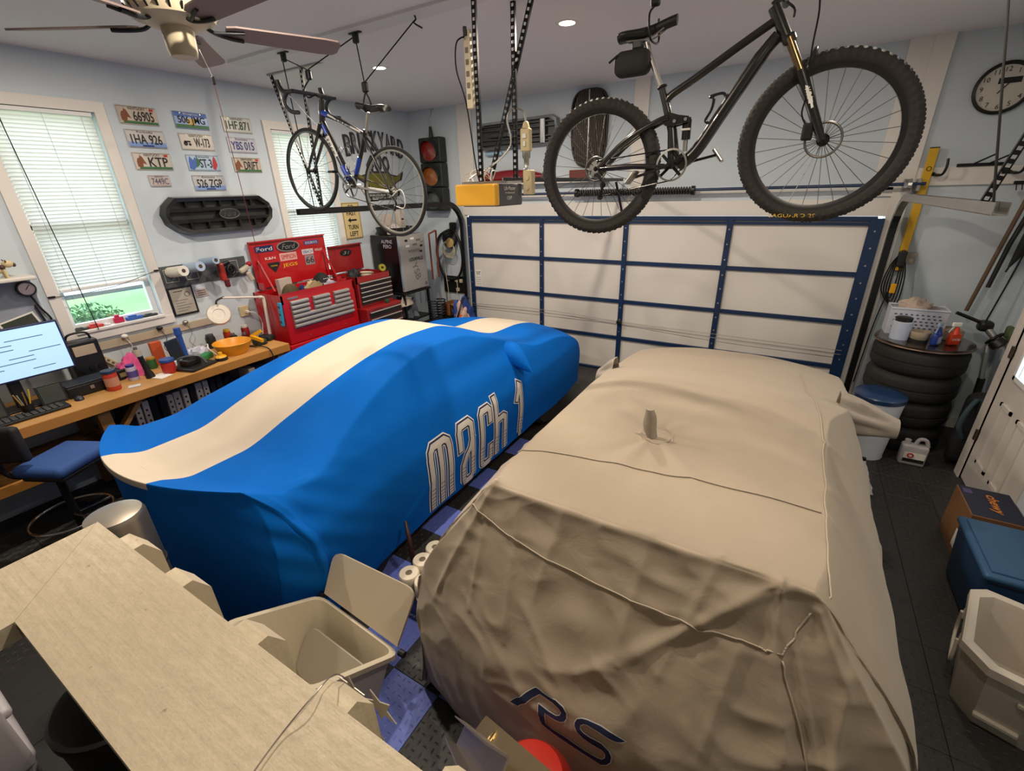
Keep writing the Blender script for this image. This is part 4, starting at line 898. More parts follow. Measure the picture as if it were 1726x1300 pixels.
m.build('chainring_spider', BLKM, rb); MB().cyl(BB + Y * -.075, BB + Y * .075, .02, n=14).build('bottom_bracket', STEEL, rb)
for sg in (1, -1):
    e = BB + Vector((.10 * sg, .07 * sg, -.12 * sg)); MB().beam(BB + Y * .07 * sg, e, .012, .022, Y).build('crank_arm', STEEL, rb); MB().rbox(e + Y * .045 * sg, (.06, .07, .018), .005).build('pedal', BLACK, rb)
for k, rr in enumerate((.05, .044, .038, .032, .027)): MB().lathe([(rr - .012, -.0015), (rr, -.0015), (rr, .0015), (rr - .012, .0015), (rr - .012, -.0015)], RA + Y * (-.02 - .005 * k), 24, (0, 1, 0), cap=False).build('cassette_cog', ALLOY, rb)
tb(rb, 'chain', [RA + Vector((0, -.03, .04)), BB + Vector((0, -.045, .09)), BB + Vector((-.09, -.045, 0)), BB + Vector((0, -.045, -.09)), bp(-2.93, 2.42, -.035)], .004, BLKM, 6)
tb(rb, 'derailleur', crom([bp(-2.94, 2.53, -.05), bp(-2.90, 2.48, -.05), bp(-2.93, 2.42, -.045)], 4), .008, BLKM, 8)
tb(rb, 'gear_cable', crom([bp(-2.94, 2.53, -.05), bp(-2.83, 2.58, -.06), bp(-2.79, 2.52, -.06), bp(-2.82, 2.44, -.05), bp(-2.92, 2.46, -.05)], 6), .004, INKW, 6)
cg = MB().tube(crom([bp(-3.55, 2.89, -.02), bp(-3.48, 2.93, -.035), bp(-3.41, 2.78, -.035), bp(-3.46, 2.74, -.02), bp(-3.49, 2.80, 0), bp(-3.46, 2.74, .02), bp(-3.41, 2.78, .035), bp(-3.48, 2.93, .035), bp(-3.55, 2.89, .02)], 5), .003, 6); cg.build('bottle_cage', STEEL, rb)

# ------------------------------------------------------------------ left wall: number plates
def lwall(y, z, d=0): return Vector((XL + d, y, z))
def plate(lab, y0, z1, w, h, base, body, ink, top, tface, extra):
    t = thing('number_plate', lab, 'number plate', (XL, y0 + w / 2, z1 - h), 'number plates on the left wall')
    pm = mat('plate_' + base[1:], base, .35, .1, var=.05)
    pl = MB().rbox(lwall(y0 + w / 2, z1 - h / 2, .008), (.006, w, h), .003, seg=1).build('plate', pm, t)
    MB().box(XL + .011, y0 + .006, z1 - .010, XL + .0125, y0 + w - .006, z1 - .007).box(XL + .011, y0 + .006, z1 - h + .007, XL + .0125, y0 + w - .006, z1 - h + .010).build('border', ink, pl)
    f = extra(t, pl, y0, z1, w, h) if extra else (0, 0)
    text(body, 'lettering', ink, pl, lwall(y0 + w * (.5 + f[0]), z1 - h * .53, .0125), Y, Z, w * (.80 - f[1]), h * .54, bold=.012)
    if top: text(top, 'lettering', tface, pl, lwall(y0 + w * .5, z1 - h * .14, .0125), Y, Z, w * .42, h * .13)
    for fy in (.2, .8): MB().cyl(lwall(y0 + w * fy, z1 - h * .1, .011), lwall(y0 + w * fy, z1 - h * .1, .014), .006, n=8).build('screw', STEEL, pl)
GRN = mat('plate_green', '#2e6a3a', .5); PBL = mat('plate_blue', '#3d63b0', .5); HRS = mat('plate_brown', '#7a4422', .5); PRD = mat('plate_red', '#b3202a', .5); PYL = mat('plate_yellow', '#d9b45a', .5); IBL = mat('ink_blue', '#23357c', .5, var=0); SKYB = mat('plate_sky', '#7d9bd0', .5)
def horse(t, pl, y0, z1, w, h):
    MB().prism([(.02, .03), (.06, .02), (.07, .06), (.10, .05), (.085, .085), (.075, .115), (.055, .13), (.05, .11), (.03, .10), (.02, .07)], lwall(y0, z1 - h, .0115), Y, Z, X * .0012).build('horse_print', HRS, pl)
    MB().box(XL + .011, y0 + .03, z1 - h + .010, XL + .0125, y0 + w - .008, z1 - h + .030).build('green_print', GRN, pl)
    MB().box(XL + .011, y0 + w - .06, z1 - .035, XL + .0125, y0 + w - .025, z1 - .014).build('sticker', PRD, pl); return (.13, .28)
def mountain(t, pl, y0, z1, w, h):
    MB().box(XL + .011, y0 + .005, z1 - h + .008, XL + .012, y0 + w - .005, z1 - h + .04).build('green_print', GRN, pl)
    MB().box(XL + .011, y0 + .005, z1 - .045, XL + .012, y0 + w - .005, z1 - .006).build('blue_print', PBL, pl); MB().box(XL + .011, y0 + .12, z1 - h + .04, XL + .012, y0 + .2, z1 - .06).build('yellow_print', PYL, pl); return (0, 0)
def bluefoot(t, pl, y0, z1, w, h):
    MB().box(XL + .011, y0 + .005, z1 - h + .006, XL + .012, y0 + w - .005, z1 - h + .05).build('sky_print', SKYB, pl); MB().box(XL + .0122, y0 + w * .35, z1 - h + .012, XL + .0128, y0 + w * .65, z1 - h + .026).build('county_strip', IBL, pl); return (0, 0)
def tractor(t, pl, y0, z1, w, h):
    q = MB().cyl(lwall(y0 + .045, z1 - h * .62, .011), lwall(y0 + .045, z1 - h * .62, .0125), .02, n=16).cyl(lwall(y0 + .085, z1 - h * .66, .011), lwall(y0 + .085, z1 - h * .66, .0125), .013, n=14); q.box(XL + .011, y0 + .035, z1 - h * .55, XL + .0125, y0 + .095, z1 - h * .45).build('tractor_print', INKB, pl); return (.14, .34)
def splash(t, pl, y0, z1, w, h):
    MB().prism([(.01, .02), (.05, .01), (.09, .05), (.11, .09), (.08, .13), (.06, .10), (.03, .14), (.015, .09)], lwall(y0, z1 - h, .0115), Y, Z, X * .001).build('blue_print', PBL, pl)
    MB().prism([(.08, .03), (.12, .06), (.12, .11), (.095, .13), (.085, .08)], lwall(y0, z1 - h, .012), Y, Z, X * .001).build('green_print', GRN, pl)
    MB().prism([(.245, .02), (.27, .01), (.30, .06), (.29, .12), (.275, .145), (.26, .11), (.25, .07)], lwall(y0, z1 - h, .0115), Y, Z, X * .001).build('red_print', PRD, pl); return (.06, .42)
PW, PH = .325, .155
for a in (('horse number plate 6690 at the top left of the plate group', 2.30, 3.375, PW, PH, '#b7ab9c', '66905', INKB, 'KENTUCKY', INKB, horse),
          ('number plate reading 1HA 926 with blue lower edge', 2.31, 3.18, PW, PH, '#b9b6b4', '1HA 926', INKB, 'Kentucky', INKB, bluefoot),
          ('horse number plate reading KTP', 2.31, 2.985, PW, PH, '#c2bab0', 'KTP', INKB, 'KENTUCKY', INKB, horse),
          ('small motorcycle number plate below the KTP plate', 2.385, 2.787, .185, .107, '#bdb3b0', '7449C', mat('ink_faded', '#6a5f72', .6, var=0), 'KENTUCKY', INKB, None),
          ('blue and green number plate reading 506 JMG', 2.775, 3.375, PW, PH, '#6f86b4', '506 JMG', INKB, 'Bluegrass', INKW, mountain),
          ('tractor number plate reading W-173', 2.775, 3.18, PW, PH, '#bcb7ae', 'W-173', INKB, 'KENTUCKY', INKB, tractor),
          ('colour splashed number plate reading ST-3', 2.785, 2.985, PW, PH, '#a9bfd4', 'ST-3', INKB, 'Kentucky', INKB, splash),
          ('number plate reading 526 ZGP above the black grille', 2.79, 2.79, PW, PH, '#bcbdbe', '526 ZGP', INKB, 'Kentucky', INKB, bluefoot),
          ('green lettered number plate reading 1HF 871', 3.255, 3.375, PW, PH, '#b7b8b0', '1HF.871', mat('ink_green', '#1f3a30', .5, var=0), 'KENTUCKY', INKB, None),
          ('blue lettered number plate reading YBS 015', 3.26, 3.175, PW, PH, '#b9b9c0', 'YBS 015', IBL, 'Kentucky', IBL, None),
          ('horse number plate reading DRIFT', 3.265, 2.975, PW, PH, '#c0b4a4', 'DRIFT', INKB, 'KENTUCKY', INKB, horse)): plate(*a)

# ---- black radiator grille on the wall
def oval_badge(parent, c, u, v, a, b, txt, face, rim, depth=.02):
    u, v = Vector(u), Vector(v); n_ = u.cross(v)
    el = [(a * math.cos(2 * PI * i / 32), b * math.sin(2 * PI * i / 32)) for i in range(32)]
    o = MB().prism(el, c, u, v, n_ * depth).build('badge_rim', rim, parent, smooth=40)
    MB().prism([(x * .88, y * .82) for x, y in el], Vector(c) + n_ * depth, u, v, n_ * .003).build('badge_face', face, o, smooth=40)
    text(txt, 'lettering', CHROME, o, Vector(c) + n_ * (depth + .004), u, v, a * 1.2, b * .95, shear=.3); return o
GB = mat('grille_black', '#1a1b1b', .25, .2, var=.1, coat=.5); MESHM = mat('grille_mesh', '#2c2d2d', .5, .3)
gr = thing('radiator_grille', 'glossy black car radiator grille with oval badge under the number plates', 'grille', (XL, 2.97, 2.2))
out = [(2.37, 2.42), (2.40, 2.50), (2.50, 2.585), (3.44, 2.585), (3.55, 2.50), (3.575, 2.42), (3.55, 2.32), (3.45, 2.225), (3.36, 2.205), (2.58, 2.205), (2.48, 2.25), (2.39, 2.33)]
cyz = (2.97, 2.40); inn = [(cyz[0] + (a - cyz[0]) * .90, cyz[1] + (b - cyz[1]) * .74) for a, b in out]
q = MB(); N_ = len(out)
for dpt, sc in ((0, 0), (.10, 1)): pass
A = [lwall(a, b, .02) for a, b in out]; B_ = [lwall(cyz[0] + (a - cyz[0]) * .96, cyz[1] + (b - cyz[1]) * .93, .10) for a, b in out]; C_ = [lwall(a, b, .09) for a, b in inn]; D_ = [lwall(a, b, .03) for a, b in inn]
q.grid([A, B_, C_, D_, A], cu=True); q.build('surround', GB, gr, smooth=30)
MB().prism(inn, lwall(0, 0, .02), Y, Z, X * .012).build('backing', MESHM, gr)
for zz in (2.345, 2.455): MB().prism([(2.44, zz - .018), (3.50, zz - .018), (3.50, zz + .018), (2.44, zz + .018)], lwall(0, 0, .03), Y, Z, X * .055).build('bar', GB, gr)
for yy in (2.62, 2.80, 2.97, 3.14, 3.32):
    for z0_, z1_ in ((2.255, 2.335), (2.475, 2.54)): MB().prism([(yy - .01, z0_), (yy + .01, z0_), (yy + .01, z1_), (yy - .01, z1_)], lwall(0, 0, .03), Y, Z, X * .05).build('rib', GB, gr)
oval_badge(gr, lwall(3.03, 2.40, .085), Y, Z, .115, .055, 'Ford', INKB, CHROME)

# ---- speedway sign: cut-out letters and winged plaque
sg = thing('speedway_sign', 'dark cut-out letter racing sign with an olive winged plaque behind the road bicycle', 'sign', (XL, 5.46, 2.5))
SGB = mat('sign_charcoal', '#33323a', .5); SGG = mat('sign_olive', '#6d6b2c', .5, var=.2, vscale=25)
for k, ch in enumerate('BRICKYARD'):
    a = (k - 4) / 4; text(ch, 'letter', SGB, sg, lwall(5.46 + .52 * a, 3.20 - .08 * a * a + .06, .008), Y - Z * .10 * a, Z + Y * .06 * a, .135, .27, bold=.045)
    text(ch, "letter_face", mat("sign_grey", "#8b8a90", .5), sg, lwall(5.46 + .52 * a, 3.20 - .08 * a * a + .06, .010), Y - Z * .10 * a, Z + Y * .06 * a, .06, .20)
for k, ch in enumerate('400'): text(ch, 'letter', SGB, sg, lwall(5.30 + .16 * k, 2.96, .008), Y, Z, .15, .22, bold=.045); text(ch, 'letter_face', MATS['sign_grey'], sg, lwall(5.30 + .16 * k, 2.96, .010), Y, Z, .08, .14)
wg = [(4.98, 2.85), (5.10, 2.80), (5.24, 2.83), (5.28, 2.86), (5.66, 2.86), (5.70, 2.82), (5.84, 2.80), (5.98, 2.86), (5.93, 2.74), (5.80, 2.70), (5.74, 2.62), (5.48, 2.58), (5.22, 2.62), (5.14, 2.70), (5.02, 2.76)]
MB().prism(wg, lwall(0, 0, .002), Y, Z, X * .010).build('wing_outline', SGB, sg)
MB().prism([(5.48 + (a - 5.48) * .9, 2.73 + (b - 2.73) * .8) for a, b in wg], lwall(0, 0, .012), Y, Z, X * .003).build('wing_face', SGG, sg)
MB().rbox(lwall(5.46, 2.51, .008), (.012, .62, .10), .003).build('plaque', SGB, sg)
text('INAUGURAL RACE', 'lettering', INKW, sg, lwall(5.46, 2.53, .0145), Y, Z, .5, .03); text('AUGUST 6, 1994', 'lettering', INKW, sg, lwall(5.46, 2.49, .0145), Y, Z, .42, .028)
# ---- go fast turn left sign
s = thing('novelty_sign', 'cream GO FAST TURN LEFT sign with a left arrow', 'sign', (XL, 4.81, 1.95))
p = MB().rbox(lwall(4.81, 2.20, .006), (.008, .33, .50), .004, seg=1).build('board', mat('sign_cream', '#d2bd86', .5, var=.04), s)
m = MB()
for bx in ((4.66, 2.435, 4.96, 2.441), (4.66, 1.959, 4.96, 1.965), (4.66, 1.96, 4.666, 2.44), (4.954, 1.96, 4.96, 2.44)): MB().box(XL + .010, bx[0], bx[1], XL + .0115, bx[2], bx[3]).build('border', INKB, p)
for bdy, z_, w_ in (('GO', 2.385, .10), ('FAST', 2.305, .17), ('TURN', 2.115, .18), ('LEFT', 2.025, .16)): text(bdy, 'lettering', INKB, p, lwall(4.81, z_, .0105), Y, Z, w_, .062, bold=.02)
MB().prism([(4.73, 2.21), (4.78, 2.245), (4.78, 2.222), (4.89, 2.222), (4.89, 2.198), (4.78, 2.198), (4.78, 2.175)], lwall(0, 0, .010), Y, Z, X * .0015).build('arrow', INKB, p)

# ---- back wall decorations
def bwall(x, z, d=0): return Vector((x, YB - d, z))
tl = thing('traffic_light', 'old black traffic light with red and amber lenses in the corner', 'traffic light', (-5.05, 6.1, 2.27))
HSG = mat('signal_housing', '#1f2320', .5, var=.15); TLX = -5.04
for k, (zc, lc) in enumerate(((3.14, '#7a1c12'), (2.79, '#8a4a14'), (2.44, '#3c4440'))):
    bx = MB().rbox((TLX, 6.14, zc), (.42, .16, .345), .02).build('housing', HSG, tl)
    MB().lathe([(.148, 0), (.15, .015), (.13, .02), (.0, .045)], (TLX, 6.06, zc), 28, (0, -1, 0)).build('lens', mat('lens_%d' % k, lc, .25, var=.2, vscale=15, coat=.6), bx, smooth=40)
    rows = []
    for i in range(25):
        a = math.radians(-25 + 230 * i / 24); e = Vector((math.cos(a), 0, math.sin(a))); L = .075 * max(.25, math.sin(a) * .5 + .6)
        rows.append([Vector((TLX, 6.06, zc)) + e * .155, Vector((TLX, 6.06 - L, zc - .03)) + e * .15, Vector((TLX, 6.06 - L, zc - .03)) + e * .158, Vector((TLX, 6.06, zc)) + e * .163])
    rows = [r + [r[0]] for r in rows]
    MB().grid(rows).build('visor', HSG, bx, smooth=50)
MB().cyl((TLX, 6.13, 3.31), (TLX, 6.13, 3.46), .035, .02, n=12).build('top_fitting', HSG, tl)
MB().tube(crom([(TLX, 6.13, 3.45), (TLX - .02, 6.13, 3.55), (TLX + .02, 6.15, 3.62), (TLX - .01, 6.2, 3.68), (TLX, 6.235, ZC - .01)], 5), .006, 6).build('hook', STEEL, tl)
# truck grille
tg = thing('truck_grille', 'chrome framed truck grille with oval badge high on the back wall', 'grille', (-3.57, 6.2, 3.08))
og = [(-4.22, 3.12), (-4.20, 3.36), (-4.14, 3.43), (-3.02, 3.45), (-2.93, 3.40), (-2.90, 3.16), (-2.97, 3.09), (-4.12, 3.07)]
cc = (-3.56, 3.26)
A = [bwall(a, b, .01) for a, b in og]; B_ = [bwall(cc[0] + (a - cc[0]) * .98, cc[1] + (b - cc[1]) * .95, .09) for a, b in og]; C_ = [bwall(cc[0] + (a - cc[0]) * .93, cc[1] + (b - cc[1]) * .78, .08) for a, b in og]; D_ = [bwall(cc[0] + (a - cc[0]) * .93, cc[1] + (b - cc[1]) * .78, .02) for a, b in og]
DCH = mat('dull_chrome', '#8b8d90', .25, .9, var=.1); DGR = mat('grille_grey', '#3a3b3d', .45, .3)
MB().grid([A, B_, C_, D_, A], cu=True).build('surround', DCH, tg, smooth=30)
MB().prism([(cc[0] + (a - cc[0]) * .93, cc[1] + (b - cc[1]) * .8) for a, b in og], bwall(0, 0, .025), X, Z, Y * .012).build('backing', DGR, tg)
for zz in (3.15, 3.205, 3.32, 3.375): MB().box(-4.15, YB - .07, zz - .008, -2.98, YB - .03, zz + .008).build('bar', DGR, tg)
MB().rbox(bwall(-3.15, 3.26, .06), (.09, .06, .32), .02).build('divider', DCH, tg); MB().rbox(bwall(-3.56, 3.26, .05), (.9, .05, .06), .01).build('bar', DGR, tg)
oval_badge(tg, bwall(-3.60, 3.26, .078), X, Z, .085, .042, 'Ford', mat('badge_blue', '#22324f', .35), CHROME, .012)
MB().rbox(bwall(-3.95, 3.03, .05), (.28, .05, .05), .015).build('lower_strip', mat('strip_pale', '#9fc0d4', .3, .4), tg)
# tall rounded grille
hg = thing('tractor_grille', 'tall rounded dark slatted grille behind the mountain bike wheel', 'grille', (-2.47, 6.2, 2.8))
ol = []
for i in range(40):
    a = 2 * PI * i / 40; ex = .24 * math.copysign(abs(math.cos(a)) ** .6, math.cos(a)); ez = .43 * math.copysign(abs(math.sin(a)) ** .6, math.sin(a)); ol.append((-2.48 + ex * (1.0 + .12 * math.sin(a)) - .02, 3.235 + ez))
MB().prism(ol, bwall(0, 0, .015), X, Z, Y * -.012 if 0 else Y * .012).build('backing', mat('grille_dark', '#2c2725', .5, .3), hg)
MB().tube([bwall(a, b, .035) for a, b in ol], .014, 8, closed=True).build('surround', mat('grille_rim', '#35302d', .4, .6), hg, smooth=180)
for k in range(-10, 11):
    x = -2.50 + k * .021; hh = .42 * (1 - abs(k / 10.5) ** 5) ** .5
    MB().box(x - .004, YB - .05, 3.235 - hh, x + .004, YB - .02, 3.235 + hh).build('slat', mat('slat_brown', '#57504a', .4, .5), hg)
MB().rbox(bwall(-2.50, 3.235, .055), (.022, .02, .86), .006).build('centre_strip', DCH, hg)
# red lamp unit and red box on the header shelf
rl = thing('tail_lamp', 'red and white car tail lamp lens resting above the door header', 'lamp lens', (-3.65, 6.2, 2.64))
rows = []
for k in range(17):
    s_ = k / 16; x = -4.1 + .95 * s_; hz = .10 * math.sin(PI * (.12 + .8 * s_)) ** .7 + .01
    rows.append([Vector((x, 6.16 + .06 * math.cos(a), 2.70 + hz * math.sin(a) * (1 if math.sin(a) > 0 else .4))) for a in [2 * PI * i / 16 for i in range(16)]])
q = MB().grid(rows, cu=True); q.f += [tuple(range(16)), tuple(len(q.v) - 16 + i for i in range(16))]
q.build('lens', mat('lamp_red', '#7a1018', .25, coat=.6), rl, smooth=60); MB().rbox((-3.62, 6.12, 2.69), (.3, .06, .05), .02).build('reverse_lens', mat('lamp_clear', '#c9c4bf', .2), rl)
MB().rbox((-3.62, 6.16, 2.65), (1.0, .1, .03), .01).build('base', BLACK, rl)
o = MB().rbox((-2.62, 6.19, 2.70), (.24, .09, .13), .006).build('red_box', mat('red_brown', '#6a2418', .5), org=(-2.62, 6.19, 2.635)); tag(o, 'small dark red carton below the tall rounded grille', 'box')
o = MB().box(-4.3, 6.10, 2.615, -2.2, 6.24, 2.635).build('display_shelf', TRIM, org=(-3.2, 6.17, 2.615)); tag(o, 'narrow white shelf holding the red lamp lens on the back wall', 'shelf')
# ------------------------------------------------------------------ workbench
WTOP = 1.0
wb = thing('workbench', 'long wooden workbench along the left wall below the window', 'workbench', (-5.18, 1.1, 0))
DWOOD = mat('old_wood', '#8a6233', .6, var=.2, vscale=4)
for k in range(4):
    x0 = XL + .006 + k * .19; MB().rbox((x0 + .093, 1.1, WTOP - .04), (.186, 3.7, .08), .006).build('top_plank', WOOD, wb)
MB().rbox((-4.805, 1.1, WTOP - .045), (.03, 3.7, .088), .005).build('front_board', mat('front_wood', '#b27a36', .5, var=.15, vscale=4), wb)
for k in range(3): MB().rbox((XL + .12 + k * .235, 1.1, .53), (.225, 3.7, .04), .004).build('shelf_plank', DWOOD, wb)
MB().rbox((-4.86, .2, .535), (.03, 1.9, .085), .004).build('shelf_edge', MATS['front_wood'], wb)
for y in (-.65, 1.17, 2.85):
    MB().rbox((-4.88, y, .46), (.09, .09, .92), .005).build('leg', DWOOD, wb); MB().rbox((-5.48, y, .46), (.09, .09, .92), .005).build('leg', DWOOD, wb)
    MB().rbox((-5.18, y, .885), (.55, .04, .07), .004).build('cross_rail', DWOOD, wb)
MB().beam((-4.88, 1.2, .62), (-4.88, 1.45, .90), .035, .08, X).build('brace', DWOOD, wb)
def onb(y): return WTOP
def item(q, name, m, label, cat, org, group=None, smooth=None):
    return tag(q.build(name, m, org=org, smooth=smooth), label, cat, group)
# monitor
mo = thing('computer_monitor', 'computer monitor showing a pale blue web page on the workbench', 'monitor', (-5.25, .82, WTOP))
bz = MB().rbox((-5.22, .82, 1.455), (.035, .80, .42), .006).build('bezel', mat('monitor_bezel', '#1c2b52', .4), mo)
MB().box(-5.2015, .435, 1.26, -5.2005, 1.205, 1.65).build('screen', mat('screen_glow', '#a9cfee', .3, var=.02, emit=.75), bz)
for i in range(9):
    a = .50 + (i * 37 % 50) / 100; L = .10 + (i * 53 % 20) / 100; z_ = 1.60 - i * .036
    MB().box(-5.2, a, z_, -5.1995, min(a + L, 1.18), z_ + .006).build('text_line', mat('screen_ink', '#4d6a86', .5, emit=.1), bz)
MB().rbox((-5.27, .82, 1.15), (.04, .08, .30), .01).build('stand', BLACK, mo); MB().rbox((-5.27, .82, WTOP + .009), (.18, .26, .018), .006).build('foot', BLACK, mo)
kb = thing('keyboard', 'black keyboard at the front left of the workbench', 'keyboard', (-5.0, .72, WTOP))
MB().rbox((-5.0, .72, WTOP + .012), (.16, .60, .022), .005).build('body', BLACK, kb)
MB().box(-5.05, .43, WTOP + .023, -5.04, .80, WTOP + .0245).build('strip', mat('strip_grey', '#5b5a58', .4), kb)
for r in range(4):
    for c in range(14): MB().rbox((-5.055 + r * .034, .45 + c * .04, WTOP + .026), (.028, .034, .008), .003, seg=1).build('key', mat('key_black', '#202022', .5), kb)
ms = MB().ball((-5.05, 1.11, WTOP), (.052, .034, .036), 18, 10, zmin=0); item(ms, 'computer_mouse', mat('mouse_grey', '#2c2d33', .3, coat=.4), 'dark computer mouse beside the keyboard', 'mouse', (-5.05, 1.11, WTOP), smooth=60)
# framed photos and cup behind the keyboard
for y, w_, lab in ((.60, .20, 'dark framed photo leaning below the monitor beside the pencil cup'), (.98, .17, 'dark small picture frame right of the pencil cup')):
    f = thing('photo_frame', lab, 'photo frame', (-5.14, y, WTOP), 'photo frames on the workbench')
    R_ = Matrix.Rotation(-.18, 3, 'Y'); MB().rbox((-5.135, y, WTOP + .09), (.015, w_, .17), .003, mtx=R_).build('frame', BLACK, f); MB().rbox((-5.126, y, WTOP + .092), (.006, w_ - .03, .14), .001, mtx=R_).build('photo', mat('photo_dark', '#3a4038', .35, var=.5, vscale=20), f)
pc = thing('pencil_cup', 'black cup holding pencils between the dark photo frames', 'cup', (-5.06, .80, WTOP))
MB().lathe([(.0, 0), (.036, 0), (.04, .09), (.036, .09), (.032, .006), (0, .006)], (-5.06, .80, WTOP), 20).build('cup', BLACK, pc, smooth=40)
for k, (dx, dy, hz, hc) in enumerate(((.015, -.03, .19, '#b48a3a'), (-.02, .01, .18, '#7a5a30'), (.01, .03, .20, '#d9b520'), (-.01, -.015, .17, '#8a8a8a'))):
    MB().cyl((-5.06 + dx * .3, .80 + dy * .3, WTOP + .01), (-5.06 + dx * 1.6, .80 + dy * 1.6, WTOP + hz), .005, n=6).build('pencil', mat('pencil_%d' % k, hc, .5), pc)
# black instrument with display, black case
rd = thing('battery_charger', 'upright black instrument with a pale display below the lawn window', 'instrument', (-5.44, 1.36, WTOP))
MB().rbox((-5.45, 1.36, 1.23), (.13, .24, .36), .02).build('case', BLACK, rd)
MB().rbox((-5.384, 1.36, 1.32), (.008, .16, .09), .003).build('display', mat('display_beige', '#b9a790', .4), rd)
for k in range(3): MB().cyl((-5.386, 1.29 + .07 * k, 1.15), (-5.372, 1.29 + .07 * k, 1.15), .022, n=16).build('knob', BLKM, rd)
MB().tube(crom([(-5.45, 1.27, 1.41), (-5.43, 1.30, 1.47), (-5.43, 1.42, 1.47), (-5.45, 1.45, 1.41)], 5), .010, 8).build('handle', BLACK, rd)
MB().rbox((-5.45, 1.36, 1.035), (.16, .26, .07), .01).build('foot', BLACK, rd)
bc = thing('cash_box', 'low flat black box on the workbench left of the orange tub', 'box', (-5.22, 1.26, WTOP))
MB().rbox((-5.22, 1.24, WTOP + .05), (.22, .34, .10), .01).build('body', BLACK, bc); MB().rbox((-5.22, 1.24, WTOP + .107), (.21, .33, .012), .004).build('lid', mat('lid_blue_black', '#2d3440', .4), bc)
MB().rbox((-5.107, 1.24, WTOP + .06), (.006, .03, .03), .002).build('latch', STEEL, bc)
b2 = thing('battery_box', 'small dark box with a tan label behind the purple bottle', 'box', (-5.24, 1.53, WTOP))
MB().rbox((-5.30, 1.53, WTOP + .05), (.13, .16, .10), .008).build('body', BLACK, b2); MB().box(-5.234, 1.49, WTOP + .03, -5.232, 1.57, WTOP + .07).build('label_sheet', mat('label_tan', '#8a7d55', .6), b2)
# jars and bottles
def jar(name, lab, cat, x, y, r, h, m, lid, lr, lh, band=None, txt=None, grp='jars and tubs on the workbench'):
    t = thing(name, lab, cat, (x, y, WTOP), grp)
    MB().lathe([(0, 0), (r * .95, 0), (r, .01), (r, h - .02), (r * .9, h)], (x, y, WTOP), 24).build('body', m, t, smooth=40)
    MB().lathe([(lr, 0), (lr, lh * .85), (lr * .95, lh), (0, lh)], (x, y, WTOP + h - .004), 24).build('lid', lid, t, smooth=40)
    if band: MB().lathe([(r + .0012, h * .25), (r + .0012, h * .72)], (x, y, WTOP), 24, cap=False).build('label_band', band, t, smooth=60)
    if txt: text(txt, 'lettering', INKW, t, (x + r + .002, y, WTOP + h * .5), Y, Z, r * 1.1, h * .18)
    return t
jar('wipes_tub', 'tall orange red tub with dark blue lid on the workbench', 'tub', -5.03, 1.36, .052, .17, mat('tub_orange', '#c8402a', .4), mat('lid_navy', '#1e3350', .4), .055, .022, mat('band_cream', '#c98f72', .5))
jar('peanut_jar', 'red jar with blue lid in the middle of the workbench', 'jar', -5.04, 1.82, .058, .12, mat('jar_red', '#b5341f', .3), mat('lid_blue', '#274b8f', .4), .062, .026, mat('band_red', '#b82a20', .5))
jar('vitamin_bottle', 'white bottle with purple cap beside the flashlight', 'bottle', -5.15, 1.56, .042, .13, mat('bottle_lilac', '#c9bfd6', .4), mat('cap_purple', '#2f2c78', .4), .034, .025, mat('band_purple', '#5a4f9a', .5))
jar('green_jar', 'small green and amber jar behind the red jar', 'jar', -5.34, 1.80, .04, .10, mat('jar_green', '#2f6b3c', .4), mat('lid_amber', '#a97c2c', .4), .04, .02)
jar('amber_jar', 'small amber jar behind the flashlight', 'jar', -5.32, 1.69, .04, .11, mat('jar_amber', '#8a6428', .4), mat('lid_tan', '#c8ab78', .4), .035, .02)
fl = thing('flashlight', 'black flashlight standing on its head on the workbench', 'flashlight', (-5.06, 1.66, WTOP))
MB().lathe([(0, 0), (.038, 0), (.036, .04), (.026, .07), (.022, .20), (.024, .22), (0, .22)], (-5.06, 1.66, WTOP), 20, Vector((-.05, -.10, 1))).build('body', BLACK, fl, smooth=40)
MB().cyl((-5.071, 1.638, WTOP + .217), (-5.072, 1.637, WTOP + .224), .018, n=16).build('end_cap', STEEL, fl)
def crumple(c, r, seed, n=22, sq=.5):
    q = MB(); rows = []
    for j in range(n // 2 + 1):
        ph = PI / 2 * j / (n // 2)
        row = []
        for i in range(n):
            t_ = 2 * PI * i / n; d = Vector((math.cos(ph) * math.cos(t_), math.cos(ph) * math.sin(t_), math.sin(ph)))
            k = 1 + .45 * noise.noise(d * 2.6 + Vector((seed, 0, 0))) + .2 * noise.noise(d * 6 + Vector((0, seed, 0)))
            row.append(Vector(c) + Vector((d.x * r[0] * k, d.y * r[1] * k, max(0, d.z * r[2] * k))))
        rows.append(row)
    return q.grid(rows, cu=True)
item(crumple((-5.30, 1.62, WTOP), (.09, .12, .17), 3), 'pink_rag', mat('pink_cloth', '#d4548c', .8), 'crumpled pink cloth behind the flashlight', 'cloth', (-5.30, 1.62, WTOP), smooth=50)
item(MB().rbox((-5.0, 1.72, WTOP + .004), (.16, .12, .004), .001, rz=.3).rbox((-5.0, 1.72, WTOP + .004), (.15, .11, .003), .001, rz=.3), 'paper_slip', INKW, 'white paper slip lying between flashlight and red jar', 'paper', (-5, 1.72, WTOP))
item(MB().rbox((-4.95, 1.48, WTOP + .004), (.07, .09, .004), .001, rz=-.4), 'paper_note', mat('paper_grey', '#cfcdd2', .7), 'small white note lying right of the orange tub', 'paper', (-4.95, 1.48, WTOP))
item(MB().rbox((-5.18, 1.93, WTOP + .03), (.05, .16, .05), .006, rz=.1), 'card_box', mat('card_white', '#cdd3de', .6), 'white carton lying behind the red jar', 'box', (-5.18, 1.93, WTOP + .005))
